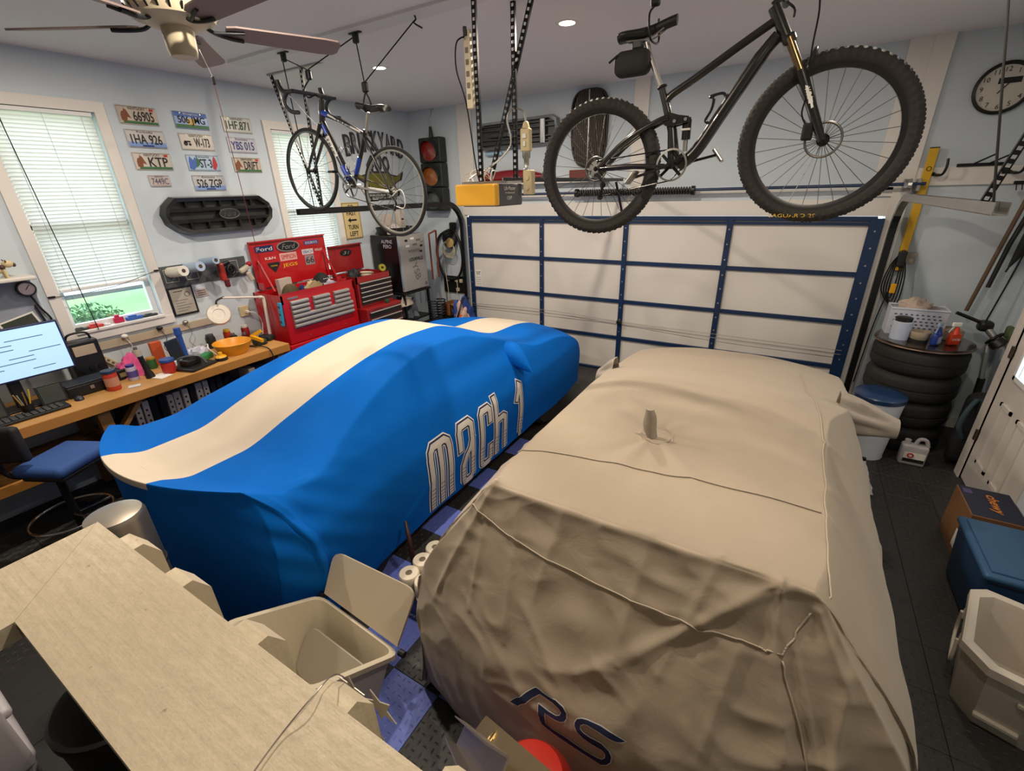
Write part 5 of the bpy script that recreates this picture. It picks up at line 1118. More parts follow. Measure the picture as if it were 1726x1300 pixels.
item(MB().rbox((-5.42, 1.60, WTOP + .025), (.04, .18, .04), .008, rz=.2), 'red_case', mat('case_maroon', '#6b1c1c', .4), 'maroon slim case behind the pink cloth', 'case', (-5.42, 1.6, WTOP))
item(MB().rbox((-5.40, 1.90, WTOP + .12), (.05, .10, .24), .005), 'spice_carton', mat('carton_orange', '#c4572c', .5), 'orange and white upright carton below the window', 'box', (-5.40, 1.9, WTOP))
vc = thing('phone_holder', 'dark tablet held upright in a blue clamp stand', 'holder', (-5.22, 2.02, WTOP))
MB().rbox((-5.20, 1.98, WTOP + .14), (.02, .12, .26), .006, mtx=Matrix.Rotation(.12, 3, 'X')).build('tablet', mat('tablet_grey', '#2b2f36', .35), vc)
MB().rbox((-5.24, 2.07, WTOP + .15), (.06, .045, .30), .012).build('clamp_post', mat('clamp_blue', '#2b4f9a', .4), vc); MB().cyl((-5.24, 2.07, WTOP + .29), (-5.24, 2.07, WTOP + .36), .035, .03, n=14).build('clamp_head', MATS['clamp_blue'], vc)
MB().rbox((-5.22, 2.03, WTOP + .012), (.16, .18, .024), .008).build('foot', BLACK, vc)
tr = thing('tool_tray', 'black scoop shaped tray at the bench front edge', 'tray', (-4.97, 2.12, WTOP))
MB().rbox((-4.97, 2.02, WTOP + .015), (.26, .30, .03), .012, rz=.3).build('base', BLACK, tr); MB().tube(crom([(-5.05, 1.92, WTOP + .03), (-5.05, 1.93, WTOP + .10), (-4.95, 2.06, WTOP + .11), (-4.90, 2.10, WTOP + .03)], 5), .012, 8).build('handle', mat('handle_grey', '#4b4f52', .4), tr)
MB().rbox((-5.0, 2.0, WTOP + .06), (.12, .16, .07), .02, rz=.3).build('pouch', BLACK, tr)
item(MB().rbox((-5.12, 2.19, WTOP + .03), (.09, .17, .06), .015, rz=.5), 'green_packet', mat('packet_green', '#2c7d45', .5), 'green and white packet left of the yellow bowl', 'packet', (-5.12, 2.19, WTOP))
item(crumple((-5.30, 2.20, WTOP), (.10, .13, .10), 8), 'plastic_bag', mat('bag_clear', '#b9bccb', .35), 'crumpled clear plastic bag behind the green packet', 'bag', (-5.33, 2.28, WTOP), smooth=40)
yt = thing('sander_pad', 'round yellow knobbed pad with black rim in front of the bowl', 'pad', (-4.93, 2.26, WTOP))
MB().lathe([(0, 0), (.058, 0), (.06, .03), (.054, .035), (0, .035)], (-4.93, 2.26, WTOP), 24).build('rim', BLACK, yt, smooth=40); MB().lathe([(.056, .035), (.045, .05), (.022, .055), (.02, .085), (0, .09)], (-4.93, 2.26, WTOP), 20).build('knob', YEL, yt, smooth=40)
bw = MB().lathe([(0, .012), (.12, .012), (.15, .06), (.178, .125), (.184, .13), (.188, .126), (.158, .055), (.125, 0), (0, 0)], (-5.04, 2.46, WTOP), 40); item(bw, 'mixing_bowl', mat('bowl_yellow', '#e0981c', .4), 'wide yellow plastic bowl on the workbench', 'bowl', (-5.04, 2.46, WTOP), smooth=50)
# magnifier lamp
ml = thing('magnifier_lamp', 'white round magnifier lamp on a jointed arm above the bench', 'lamp', (-5.35, 2.9, WTOP))
LW = mat('lamp_white', '#d5cdc0', .4)
cM = Vector((-5.22, 2.50, 1.40)); nM = Vector((.82, -.35, .45)).normalized()
MB().lathe([(.055, .012), (.058, .02), (.105, .018), (.118, 0), (.112, -.03), (.05, -.035), (.0, -.035)], cM, 36, nM).build('head', LW, ml, smooth=50)
MB().lathe([(0, .008), (.057, .010)], cM, 28, nM, cap=False).build('lens', mat('lens_cream', '#d9c9b2', .15), ml, smooth=60)
MB().tube(crom([cM + Z * .11, (-5.22, 2.52, 1.55), (-5.22, 2.60, 1.57)], 4), .010, 8).build('joint', BLACK, ml)
MB().cyl((-5.22, 2.58, 1.565), (-5.22, 3.02, 1.485), .012, n=10).build('upper_arm', LW, ml); MB().tube(crom([(-5.22, 2.98, 1.49), (-5.22, 3.02, 1.48), (-5.22, 3.03, 1.42), (-5.20, 2.99, 1.02)], 5), .018, 10).build('lower_arm', LW, ml); MB().rbox((-5.20, 2.90, WTOP + .03), (.07, .07, .06), .01).build('clamp', BLACK, ml)
for k, (x, y, r, h, c1, c2, lab) in enumerate(((-5.42, 2.62, .04, .15, '#c23b1a', '#e0b31c', 'red and yellow spray can behind the bowl'), (-5.36, 2.80, .042, .16, '#8f1d1c', '#b9b4ac', 'dark red can with grey cap behind the bowl'), (-5.46, 2.45, .05, .13, '#23251f', '#3a3a3a', 'black canister below the magnifier lamp'))):
    jar('spray_can', lab, 'can', x, y, r, h, mat('can_body_%d' % k, c1, .4), mat('can_cap_%d' % k, c2, .4), r * .8, .03, grp='cans behind the yellow bowl')
cl = thing('spring_clamp', 'yellow V shaped clamp with a dark base right of the bowl', 'clamp', (-5.08, 2.76, WTOP))
MB().beam((-5.12, 2.72, WTOP + .10), (-5.03, 2.80, WTOP + .16), .03, .035).beam((-5.12, 2.72, WTOP + .10), (-4.94, 2.74, WTOP + .07), .03, .035).build('jaw', YEL, cl); MB().rbox((-5.06, 2.77, WTOP + .035), (.13, .12, .07), .02).build('case', mat('case_olive', '#2c2f27', .5), cl)
for k, (x, y, r, h, c_, lab) in enumerate(((-5.43, 1.74, .035, .20, '#b9b2a4', 'tall clear bottle behind the amber jar'), (-5.40, 2.06, .04, .14, '#7d6a52', 'brown glass jar behind the phone holder'), (-5.30, 2.62, .04, .12, '#2a2320', 'dark bottle right of the yellow bowl rim'), (-5.28, 2.74, .035, .10, '#5a1c1a', 'small maroon bottle near the spring clamp'))):
    jar('glass_bottle', lab, 'bottle', x, y, r, h, mat('bottle_c%d' % k, c_, .25), STEEL, r * .5, .03, grp='bottles at the back of the workbench')
for k, (pts_, m_, lab) in enumerate(([[(-5.42, 2.30, WTOP + .006), (-5.30, 2.33, WTOP + .10), (-5.18, 2.28, WTOP + .08), (-5.12, 2.32, WTOP + .006)], INKW, 'white cable arching over the bench before the yellow bowl'], [[(-5.10, 2.66, WTOP + .006), (-4.90, 2.70, WTOP + .02), (-4.775, 2.71, WTOP - .02), (-4.77, 2.72, WTOP - .25)], CORD, 'black cable hanging over the bench edge right of the bowl'])):
    item(MB().tube(crom(pts_, 6), .006, 6), 'bench_cable', m_, lab, 'cable', pts_[0], 'cables on the workbench')
item(MB().rbox((-5.14, 2.92, WTOP + .03), (.14, .12, .06), .02, rz=.4), 'drill_case', mat('case_black', '#1f211e', .5), 'dark case at the far end of the workbench', 'case', (-5.14, 2.92, WTOP))
# things under the bench
SH = .552
random.seed(5)
for k in range(13):
    y = 1.36 + k * .068; wht = k in (1, 2, 5, 6, 7, 9, 10); h = random.choice((.27, .28, .29)); xf = -4.93 + random.uniform(-.02, .01)
    bd = thing('ring_binder', '%s ring binder, %s from the bench leg' % ('white spined' if wht else 'black spined', 'first second third fourth fifth sixth seventh eighth ninth tenth eleventh twelfth thirteenth'.split()[k]), 'binder', (xf - .14, y, SH), 'ring binders under the workbench')
    MB().rbox((xf - .14, y, SH + h / 2), (.27, .052 if k % 3 else .06, h), .004, mtx=Matrix.Rotation(-.05, 3, 'X')).build('cover', mat('binder_white', '#b9b1ac', .5) if wht else BLACK, bd)
    if wht:
        for r_ in range(3): MB().box(xf - .0045, y - .008, SH + .08 + r_ * .055, xf - .003, y + .008, SH + .10 + r_ * .055).build('spine_mark', INKB, bd)
item(MB().rbox((-5.06, 1.72, SH + .315), (.20, .30, .035), .004, rz=.1), 'flat_binder', mat('binder_grey', '#77706c', .5), 'grey binder lying flat on top of the standing binders', 'binder', (-5.06, 1.72, SH + .295))
item(crumple((-5.15, 2.34, SH), (.12, .08, .25), 2), 'dark_bag', mat('bag_black', '#15171a', .7), 'dark crumpled bag between binders and drawer boxes under the bench', 'bag', (-5.1, 2.36, SH), smooth=60)
item(MB().rbox((-4.98, 2.50, SH + .14), (.22, .07, .28), .004), 'tall_binder', mat('binder_cream', '#b8ab9e', .5), 'single pale binder right of the dark bag', 'binder', (-4.98, 2.5, SH))
for k, (y, z, lab) in enumerate(((2.58, SH + .06, 'lower left'), (2.58, SH + .19, 'upper left'), (2.80, SH + .06, 'lower right'), (2.80, SH + .19, 'upper right'))):
    if k == 0: y = 2.62
    if k == 1: y = 2.62
    pb = thing('parts_drawer', 'slate blue parts drawer box under the bench, %s of four' % lab, 'drawer box', (-5.05, y, z - .06), 'parts drawer boxes')
    MB().rbox((-5.05, y, z), (.26, .17, .118), .008).build('case', mat('slate_plastic', '#3d4560', .5), pb); MB().rbox((-4.916, y, z), (.008, .15, .095), .003).build('drawer_front', mat('slate_front', '#4a5472', .45), pb); MB().box(-4.911, y - .014, z - .014, -4.9095, y + .014, z + .014).build('label_sheet', INKW, pb)

# ------------------------------------------------------------------ drafting stool
st = thing('drafting_stool', 'blue cushioned drafting stool with chrome foot ring before the bench', 'stool', (-4.46, .66, 0))
NVY = mat('seat_blue', '#2c4f8e', .8, var=.08, bump=.1, bscale=150)
MB().rbox((-4.48, .76, .77), (.40, .44, .09), .04, rz=.45, seg=4).build('seat', NVY, st, smooth=60)
MB().rbox((-4.48, .76, .705), (.34, .38, .04), .015, rz=.45).build('seat_pan', BLACK, st)
MB().rbox((-4.57, .50, 1.0), (.34, .07, .28), .03, rz=.6, seg=3).build('backrest', mat('back_black', '#14161c', .7), st, smooth=60)
MB().tube(crom([(-4.52, .66, .70), (-4.57, .52, .72), (-4.60, .46, .80), (-4.59, .465, .98)], 5), .018, 8).build('back_post', BLKM, st)
MB().cyl((-4.46, .68, .12), (-4.46, .68, .70), .026, n=14).build('column', BLKM, st)
MB().ring((-4.46, .66, .33), .25, .011, (0, 0, 1), 48, 8).build('foot_ring', CHROME, st, smooth=180)
for k in range(5):
    a = 2 * PI * k / 5 + .3; d = Vector((math.cos(a), math.sin(a), 0)); c = Vector((-4.46, .66, 0))
    MB().beam(c + Z * .10, c + d * .28 + Z * .07, .05, .035).build('base_leg', BLACK, st); MB().cyl(c + d * .27 + Vector((-d.y, d.x, 0)) * .018 + Z * .03, c + d * .27 - Vector((-d.y, d.x, 0)) * .018 + Z * .03, .028, n=14).build('castor', BLACK, st)
    if k < 3: MB().cyl(c + Z * .33 + d * .02, c + d * .25 + Z * .33, .008, n=8).build('ring_spoke', CHROME, st)

# ------------------------------------------------------------------ left wall bits
sf = thing('wall_shelf', 'small white shelf on the wall left of the lawn window', 'shelf', (XL + .1, 1.0, 2.0)); MB().rbox((XL + .105, .75, 2.0), (.21, 1.0, .03), .008).build('board', WHITE, sf); MB().prism([(0, 0), (.17, 0), (0, -.16)], (XL, 1.0, 1.985), X, Z, Y * .02).build('bracket', WHITE, sf)
ct = thing('toy_cow', 'brown and cream cow figurine on the wall shelf', 'figurine', (XL + .13, 1.05, 2.015))
COW = mat('cow_cream', '#cdb98e', .5, var=.1); CBR = mat('cow_brown', '#4a2f28', .5)
MB().ball((XL + .13, 1.03, 2.09), (.035, .085, .042), 18, 12).build('body', COW, ct, smooth=60)
hd = MB().ball((XL + .13, 1.135, 2.12), (.024, .038, .028), 14, 10).build('head', COW, ct, smooth=60); MB().ball((XL + .13, 1.168, 2.11), (.018, .014, .017), 12, 8).build('muzzle', CBR, hd, smooth=60)
for s_ in (-1, 1): MB().tube([(XL + .13 + .02 * s_, 1.125, 2.14), (XL + .13 + .04 * s_, 1.12, 2.155)], [.006, .003], 6).build('horn', CBR, hd)
for (dx, dy) in ((-.02, .07), (.02, .07), (-.02, -.06), (.02, -.06)): MB().cyl((XL + .13 + dx, 1.03 + dy * .9, 2.085), (XL + .13 + dx, 1.03 + dy, 2.015), .012, .010, n=8).build('leg', COW, ct)
for (dy, dz, r) in ((.02, .035, .03), (-.05, .02, .028), (.06, .01, .022)): MB().ball((XL + .145, 1.03 + dy, 2.09 + dz), (.026, r, .02), 12, 8).build('brown_patch', CBR, ct, smooth=60)
ga = thing('tyre_gauge', 'round dial tyre pressure gauge hanging on the wall with a black hose', 'gauge', (XL + .02, 1.2, 1.6))
MB().lathe([(0, 0), (.062, 0), (.066, .012), (.06, .03), (.052, .03), (.05, .022), (0, .022)], lwall(1.20, 1.90, .01), 30, (1, 0, 0)).build('bezel', BLACK, ga, smooth=40); MB().cyl(lwall(1.2, 1.9, .033), lwall(1.2, 1.9, .0335), .051, n=28).build('dial', mat('dial_pale', '#c4b3b8', .4), ga)
MB().beam(lwall(1.195, 1.895, .036), lwall(1.225, 1.93, .036), .004, .002, X).build('needle', INKB, ga)
MB().tube(crom([lwall(1.21, 1.84, .02), lwall(1.23, 1.74, .03), lwall(1.27, 1.62, .03), lwall(1.24, 1.55, .03), lwall(1.22, 1.66, .03), lwall(1.205, 1.76, .03)], 6), .008, 8).build('hose', BLACK, ga)
po = MB().box(XL + .002, .55, 1.35, XL + .004, 1.25, 1.97); item(po, 'wall_map', mat('map_grey', '#8f97a6', .7, var=.25, vscale=4), 'faded blue grey map sheet pinned behind the monitor', 'map', (XL, .9, 1.35))
pf = thing('snapshot', 'tilted dark snapshot with white border pinned above the monitor', 'photo', (XL, 1.1, 1.6)); MB().obox(lwall(1.08, 1.60, .008), X * .001, Vector((0, .12, .03)), Vector((0, -.02, .08))).build('paper', INKW, pf); MB().obox(lwall(1.08, 1.60, .0095), X * .001, Vector((0, .105, .026)), Vector((0, -.017, .068))).build('print', mat('photo_green', '#3b4038', .4, var=.4, vscale=25), pf)
# roll panel
rp = thing('pegboard_panel', 'grey slotted board with wire hooks on the left wall', 'tool board', (XL, 2.66, 1.7)); MB().rbox(lwall(2.665, 1.815, .008), (.012, .90, .22), .003).build('board', mat('slate_board', '#4b5053', .6, var=.12, vscale=10), rp)
for yc in (2.30, 2.50, 2.95): MB().tube([lwall(yc - .06, 1.89, .02), lwall(yc - .06, 1.76, .02), lwall(yc + .06, 1.76, .02), lwall(yc + .06, 1.89, .02)], .004, 6, closed=True).build('wire_hook', mat('wire_white', '#c9c4ba', .5), rp)
for k, (y, z, r, c1, lab) in enumerate(((2.30, 1.86, .052, '#ded9d0', 'thick white shop towel roll on the slotted board'), (2.47, 1.88, .050, '#a9bcd2', 'pale blue shop towel roll in the middle of the slotted board'), (2.64, 1.92, .040, '#9fb4cc', 'slim blue shop towel roll right of the other rolls'))):
    t = thing('towel_roll', lab, 'paper roll', (XL + .02, y, z - r), 'shop towel rolls'); L = .24
    MB().lathe([(.02, L), (r, L), (r, 0), (.02, 0)], lwall(y, z, .02), 28, (1, .12, .12)).build('paper', mat('towel_%d' % k, c1, .9, bump=.1), t, smooth=40); ax = Vector((1, .12, .12)).normalized()
    MB().lathe([(.02, L + .001), (.015, L + .001), (.015, L - .1), (.0, L - .1)], lwall(y, z, .02), 18, ax).build('core', mat('card_core', '#4d3a28', .8), t, smooth=40)
hg_ = thing('heat_gun', 'red and black heat gun hung nose up on the slotted board', 'heat gun', (XL + .1, 2.80, 1.6))
MB().rbox(lwall(2.76, 1.80, .13), (.07, .06, .20), .02).build('body', mat('gun_red', '#a52a1c', .4), hg_); MB().rbox(lwall(2.78, 1.68, .14), (.05, .05, .10), .015).build('grip', mat('gun_maroon', '#5c1a1e', .4), hg_); MB().cyl(lwall(2.80, 1.87, .10), lwall(2.86, 1.90, .14), .028, .02, n=16).build('nozzle', BLKM, hg_)
sp_ = thing('trouble_light', 'black round hose reel hanging right of the heat gun', 'reel', (XL + .03, 2.90, 1.75)); MB().ring(lwall(2.90, 1.80, .06), .05, .018, (1, .3, 0), 24, 8).build('coil', BLACK, sp_, smooth=180); MB().cyl(lwall(2.90, 1.80, .02), lwall(2.90, 1.80, .08), .02, n=12).build('hub', BLKM, sp_)
gg = thing('glue_gun', 'cream glue gun with red knob hanging at the right end of the slotted board', 'glue gun', (XL + .1, 3.05, 1.6)); MB().rbox(lwall(3.03, 1.79, .10), (.05, .13, .06), .02, mtx=Matrix.Rotation(.4, 3, 'X')).build('body', mat('gun_cream', '#c4b9a6', .5), gg); MB().rbox(lwall(3.08, 1.70, .10), (.045, .06, .12), .02, mtx=Matrix.Rotation(.35, 3, 'X')).build('grip', MATS['gun_cream'], gg); MB().ball(lwall(3.10, 1.84, .10), .03, 12, 8).build('knob', RED, gg, smooth=60)
cf = thing('framed_certificate', 'black framed certificate on the wall right of the lawn window', 'certificate', (XL, 2.34, 1.4)); MB().rbox(lwall(2.34, 1.555, .010), (.016, .25, .30), .003).build('frame', BLACK, cf); pp = MB().box(XL + .0182, 2.235, 1.425, XL + .0192, 2.445, 1.685).build('sheet', mat('cert_paper', '#a9a499', .5, var=.08, vscale=20), cf)
MB().ring(lwall(2.395, 1.62, .020), .024, .003, (1, 0, 0), 20, 5).build('seal', mat('seal_grey', '#5b5a56', .5), pp); MB().box(XL + .0193, 2.265, 1.655, XL + .0197, 2.36, 1.662).build('title_line', INKB, pp)
for i in range(5): MB().box(XL + .0193, 2.26, 1.45 + i * .028, XL + .0197, 2.26 + .10 + .06 * ((i * 7) % 3) / 2, 1.455 + i * .028).build('text_line', mat('cert_ink', '#5b5750', .6), pp)
sk = MB().rbox(lwall(2.55, 1.60, .004), (.004, .13, .09), .002); s_ = item(sk, 'warning_sticker', mat('sticker_pale', '#a9a3a0', .5), 'small square warning sticker right of the certificate', 'sticker', (XL, 2.55, 1.56))
for i in range(3): MB().box(XL + .006, 2.505, 1.575 + i * .022, XL + .0068, 2.595, 1.583 + i * .022).build('print_bar', mat('ink_maroon', '#5d2a2e', .6), s_)
ol_ = thing('wall_outlet', 'beige wall outlet with white plugs above the workbench', 'outlet', (XL, 2.95, 1.25)); MB().rbox(lwall(2.95, 1.30, .012), (.022, .11, .12), .004).build('plate', BEI, ol_); MB().rbox(lwall(2.97, 1.29, .04), (.05, .03, .03), .006).build('plug', INKW, ol_)
MB().tube(crom([lwall(2.97, 1.29, .06), lwall(3.02, 1.27, .12), lwall(3.08, 1.15, .10), (-5.40, 3.02, 1.01)], 6), .005, 6).build('cord', INKW, ol_)
for k, (y, lab) in enumerate(((2.03, 'small black cable clip lamp on the ledge below the window'), (2.28, 'small grey clip lamp on the ledge right of the black one'), (1.72, 'small white clip on the ledge with a cord hanging down'))):
    m_ = (BLACK, STEEL, INKW)[k]; t = thing('clip_lamp', lab, 'clip lamp', (XL + .04, y, 1.3), 'clip lamps on the ledge'); MB().ball(lwall(y, 1.335, .05), (.025, .03, .022), 12, 8).build('head', m_, t, smooth=60); MB().tube(crom([lwall(y, 1.32, .05), lwall(y + .03, 1.22, .06), lwall(y - .02, 1.12, .06), lwall(y + .06, 1.005, .10)], 6), .003, 5).build('cord', m_ if k else CORD, t)
pstr = thing('power_bar', 'cream power bar hanging at an angle on the wall under the ledge', 'power strip', (XL, 1.50, 1.13)); MB().rbox(lwall(1.52, 1.16, .02), (.03, .05, .20), .006, mtx=Matrix.Rotation(.7, 3, 'X')).build('body', CREAM, pstr)
for k in range(4): MB().rbox(lwall(1.52 + (k - 1.5) * -.028, 1.16 + (k - 1.5) * .033, .037), (.006, .018, .022), .002, mtx=Matrix.Rotation(.7, 3, 'X')).build('outlet', mat('outlet_dark', '#6b6250', .5), pstr)
# odds and ends on the window sill
sd = [('red toy car on the window sill', '#b8322c', (.05, .12, .04), 1.56, 'toy_car'), ('crimson figurine on the window sill', '#b81e4a', (.04, .08, .08), 1.75, 'trinket'), ('blue plastic holder on the window sill', '#2d57a8', (.05, .14, .05), 1.88, 'trinket'), ('dark pliers lying at the right end of the sill', '#23262c', (.04, .13, .03), 2.02, 'pliers'), ('dark knob lying at the left end of the sill', '#2b2b2b', (.05, .10, .03), 1.45, 'trinket'), ('small white cap on the sill between the red toys', '#cfcfd2', (.04, .05, .02), 1.65, 'trinket')]
for lab, c_, sz, y, nm in sd:
    q = MB().rbox((XL - .03, y, 1.459 + sz[2] * .35), (sz[0], sz[1], sz[2] * .7), .008).rbox((XL - .03, y - sz[1] * .1, 1.459 + sz[2] * .8), (sz[0] * .8, sz[1] * .5, sz[2] * .4), .008); item(q, nm, mat('sill_' + c_[1:], c_, .45), lab, nm.replace('_', ' '), (XL - .03, y, 1.459), 'small things on the window sill')

# ------------------------------------------------------------------ tool chests
def drawer(parent, x, y0, y1, z0, z1, fm, hm=None, hh=.012):
    o = MB().rbox((x, (y0 + y1) / 2, (z0 + z1) / 2), (.02, y1 - y0, z1 - z0), .003, seg=1).build('drawer', fm, parent)
    MB().rbox((x + .018, (y0 + y1) / 2, z1 - hh * .6 - .002), (.022, y1 - y0, hh), .003, seg=1).build('handle', hm or mat('pull_steel', '#b5b2ae', .35, .35), o); return o
c1 = thing('tool_chest', 'large red tool chest with open stickered lid and steel drawer pulls', 'tool chest', (-5.2, 3.6, 0))
y0, y1, xb, xf = 3.08, 4.13, -5.50, -4.95
RDK = mat('red_inner', '#a3161c', .45)
MB().rbox((-5.21, 3.6, .46), (.56, 1.10, .90), .012).build('base_cabinet', RED, c1)
for zz in (.62, .37): drawer(c1, -4.925, 3.12, 4.08, zz, zz + .22, RED, hh=.03)
bd = MB(); zt_ = 1.50
bd.box(xb, y0, .92, xf, y1, 1.40).box(xb, y0, 1.40, xb + .02, y1, zt_).box(xb, y0, 1.40, xf, y0 + .015, zt_).box(xb, y1 - .015, 1.40, xf, y1, zt_).box(xf - .02, y0, 1.40, xf, y1, zt_ + .02).build('chest_body', RED, c1)
for col in range(3):
    for r in range(3 - (0)):
        ya = y0 + .09 + col * .31; drawer(c1, xf + .008, ya, ya + .24, 1.375 - r * .055, 1.375 - r * .055 + .048, mat('drawer_grey', '#8f8c89', .4, .2), hh=.026)
for r in range(3): drawer(c1, xf + .008, y0 + .09, y1 - .07, 1.21 - r * .058, 1.26 - r * .058, MATS['drawer_grey'], hh=.028)
MB().rbox((xf + .004, y0 + .14, 1.455), (.006, .14, .022), .002).build('maker_plate', STEEL, c1)
for y in (3.35, 3.9): MB().cyl((xf + .002, y, .97), (xf + .01, y, .97), .008, n=8).build('rivet', STEEL, c1)
lid = MB().box(-5.535, 3.18, 1.52, -5.515, 4.24, 2.07).box(-5.535, 3.18, 1.52, -5.40, 3.195, 1.60).box(-5.535, 4.225, 1.52, -5.40, 4.24, 1.60).box(-5.535, 3.18, 2.055, -5.49, 4.24, 2.07).build('lid', RED, c1)
LX = -5.514
def sticker(y, z, w, h, m, txt, ink, name='sticker', tw=.85):
    o = MB().rbox((LX, y, z), (.003, w, h), .001, seg=1).build(name, m, lid); text(txt, 'lettering', ink, o, (LX + .002, y, z), Y, Z, w * tw, h * .6); return o
oval_badge(lid, (LX, 3.68, 1.975), Y, Z, .16, .065, 'Ford', INKB, CHROME, .012)
sticker(3.36, 1.975, .24, .075, mat('stk_navy', '#1d2a5a', .4), 'Ford', INKW); sticker(4.03, 1.985, .22, .05, mat('stk_indigo', '#3c3f8a', .4), 'EDELBROCK', INKW)
sticker(3.66, 1.85, .24, .095, mat('stk_pink', '#d9a59c', .4), 'SIMPSON', RED); sticker(3.66, 1.745, .22, .085, RED, 'JEGS', mat('ink_yellow', '#e3c81c', .5), tw=.95)
sticker(3.95, 1.875, .17, .065, mat('stk_white', '#d8d4d4', .4), 'EIBACH', IBL); sticker(4.12, 1.885, .14, .05, RED, 'HOLLEY', INKW)
sticker(3.41, 1.86, .16, .05, RED, 'K&N', INKW); sticker(3.96, 1.77, .14, .13, mat('stk_grey', '#8f7f82', .4), '66', INKB)
MB().prism([(-.075, .05), (.075, .05), (.08, .02), (0, -.075), (-.08, .02)], (LX, 3.44, 1.755), Y, Z, X * .003).build('sticker', INKB, lid); text('MOPAR', 'lettering', mat('ink_gold', '#d3a520', .5), lid, (LX + .004, 3.44, 1.765), Y, Z, .09, .02)
for y in (3.24, 4.18): MB().beam((-5.50, y, 1.85), (-5.30, y, 1.50), .012, .022, Y).build('lid_stay', RDK, c1)
# things in the open lid tray
cp = thing('camo_cap', 'camouflage cap sitting in the open red tool chest', 'cap', (-5.10, 3.35, 1.41)); CAMO = mat('camo', '#5a5038', .8, var=.6, vscale=18)
MB().ball((-5.12, 3.33, 1.44), (.11, .11, .15), 20, 12, zmin=0).build('crown', CAMO, cp, smooth=60); MB().prism([(.07, -.08), (.14, -.07), (.17, 0), (.14, .07), (.07, .08)], (-5.12, 3.33, 1.45), X, Y, Z * .012).build('brim', CAMO, cp)
bk = thing('baseball_cap', 'black cap lying at the back of the open red tool chest', 'cap', (-5.30, 3.92, 1.41)); MB().ball((-5.30, 3.92, 1.45), (.12, .12, .17), 20, 12, zmin=0).build('crown', mat('cap_black', '#17181b', .8), bk, smooth=60); MB().prism([(.08, -.08), (.16, -.07), (.19, 0), (.16, .07), (.08, .08)], (-5.30, 3.92, 1.48), X, Y, Z * .012).build('brim', MATS['cap_black'], bk); text('....', 'lettering', INKW, bk, (-5.19, 3.92, 1.55), Y, Z, .10, .012)
item(crumple((-5.12, 3.66, 1.41), (.13, .15, .14), 4), 'tan_cloth', mat('cloth_tan', '#b3a077', .85), 'bundled tan work gloves in the middle of the open red chest', 'gloves', (-5.12, 3.66, 1.41), smooth=50)
item(crumple((-5.12, 3.90, 1.41), (.12, .10, .11), 9), 'white_cloth', mat('cloth_white', '#b7b3c2', .85), 'white rag at the right end of the open red chest', 'cloth', (-5.12, 3.9, 1.41), smooth=50)
item(crumple((-5.05, 4.03, 1.42), (.09, .08, .12), 6), 'red_cloth', mat('cloth_red', '#b81a24', .85), 'red rag at the right corner of the open red chest', 'cloth', (-5.05, 4.03, 1.42), smooth=50)
item(MB().rbox((-5.33, 3.40, 1.52), (.06, .20, .22), .004, rz=.2, ), 'white_carton', mat('carton_white', '#b9aca4', .6), 'white carton standing behind the camouflage cap', 'box', (-5.33, 3.4, 1.41))
item(crumple((-5.16, 3.52, 1.41), (.07, .06, .12), 12), 'blue_cloth', mat('cloth_navy', '#1f2a66', .85), 'navy rag between the camouflage cap and tan gloves', 'cloth', (-5.16, 3.52, 1.41), smooth=50)
lv = thing('torpedo_level', 'bright blue torpedo level hanging on the side of the red tool chest', 'level', (-4.98, 3.06, 1.1)); MB().rbox((-4.99, 3.06, 1.29), (.05, .03, .28), .006, mtx=Matrix.Rotation(.1, 3, 'Y')).build('body', mat('level_cyan', '#3a9cc4', .4), lv)
for k in range(3): MB().cyl((-4.99 + .009 * (k - 1), 3.043, 1.29 + (k - 1) * .09), (-4.99 + .009 * (k - 1), 3.04, 1.29 + (k - 1) * .09), .014, n=12).build('vial_window', mat('vial_dark', '#1d3c4c', .3), lv)
# second chest on an intermediate chest
c3 = thing('drawer_cabinet', 'low red drawer cabinet standing under the smaller red chest', 'tool chest', (-5.15, 4.50, .05)); MB().rbox((-5.15, 4.49, .58), (.70, .66, 1.06), .01).build('body', mat('red_dark', '#8f171a', .4, coat=.3), c3)
for k in range(4): drawer(c3, -4.795, 4.20, 4.79, .98 - k * .10, 1.065 - k * .10, mat('drawer_black', '#232021', .4), hh=.012)
text('Craftsman', 'lettering', INKB, c3, (-4.797, 4.36, 1.085), Y, Z, .16, .022)
c2 = thing('small_tool_chest', 'smaller red tool chest with black drawers and open lid', 'tool chest', (-5.2, 4.5, 1.11)); b2o = MB().box(-5.39, 4.17, 1.112, -4.92, 4.79, 1.44).box(-5.39, 4.17, 1.44, -5.37, 4.79, 1.53).box(-5.39, 4.17, 1.44, -4.92, 4.185, 1.53).box(-5.39, 4.775, 1.44, -4.92, 4.79, 1.53).box(-4.94, 4.17, 1.44, -4.92, 4.79, 1.53).build('body', MATS['red_dark'], c2)
for k in range(5): drawer(c2, -4.912, 4.20, 4.77, 1.40 - k * .062, 1.455 - k * .062, MATS['drawer_black'], hh=.012)
l2 = MB().box(-5.50, 4.25, 1.535, -5.485, 4.83, 1.90).box(-5.50, 4.25, 1.885, -5.45, 4.83, 1.90).build('lid', MATS['red_dark'], c2); oval_badge(l2, (-5.484, 4.54, 1.79), Y, Z, .10, .045, '31', INKB, BLKM, .006)
item(MB().ring((-5.12, 4.55, 1.49), .085, .014, (0, .1, 1), 28, 8).ring((-5.12, 4.55, 1.53), .085, .012, (0, .1, 1), 28, 8), 'hose_coil', mat('hose_cream', '#c6bda8', .5), 'coiled cream tubing on top of the smaller red chest', 'tubing', (-5.12, 4.55, 1.44), smooth=180)
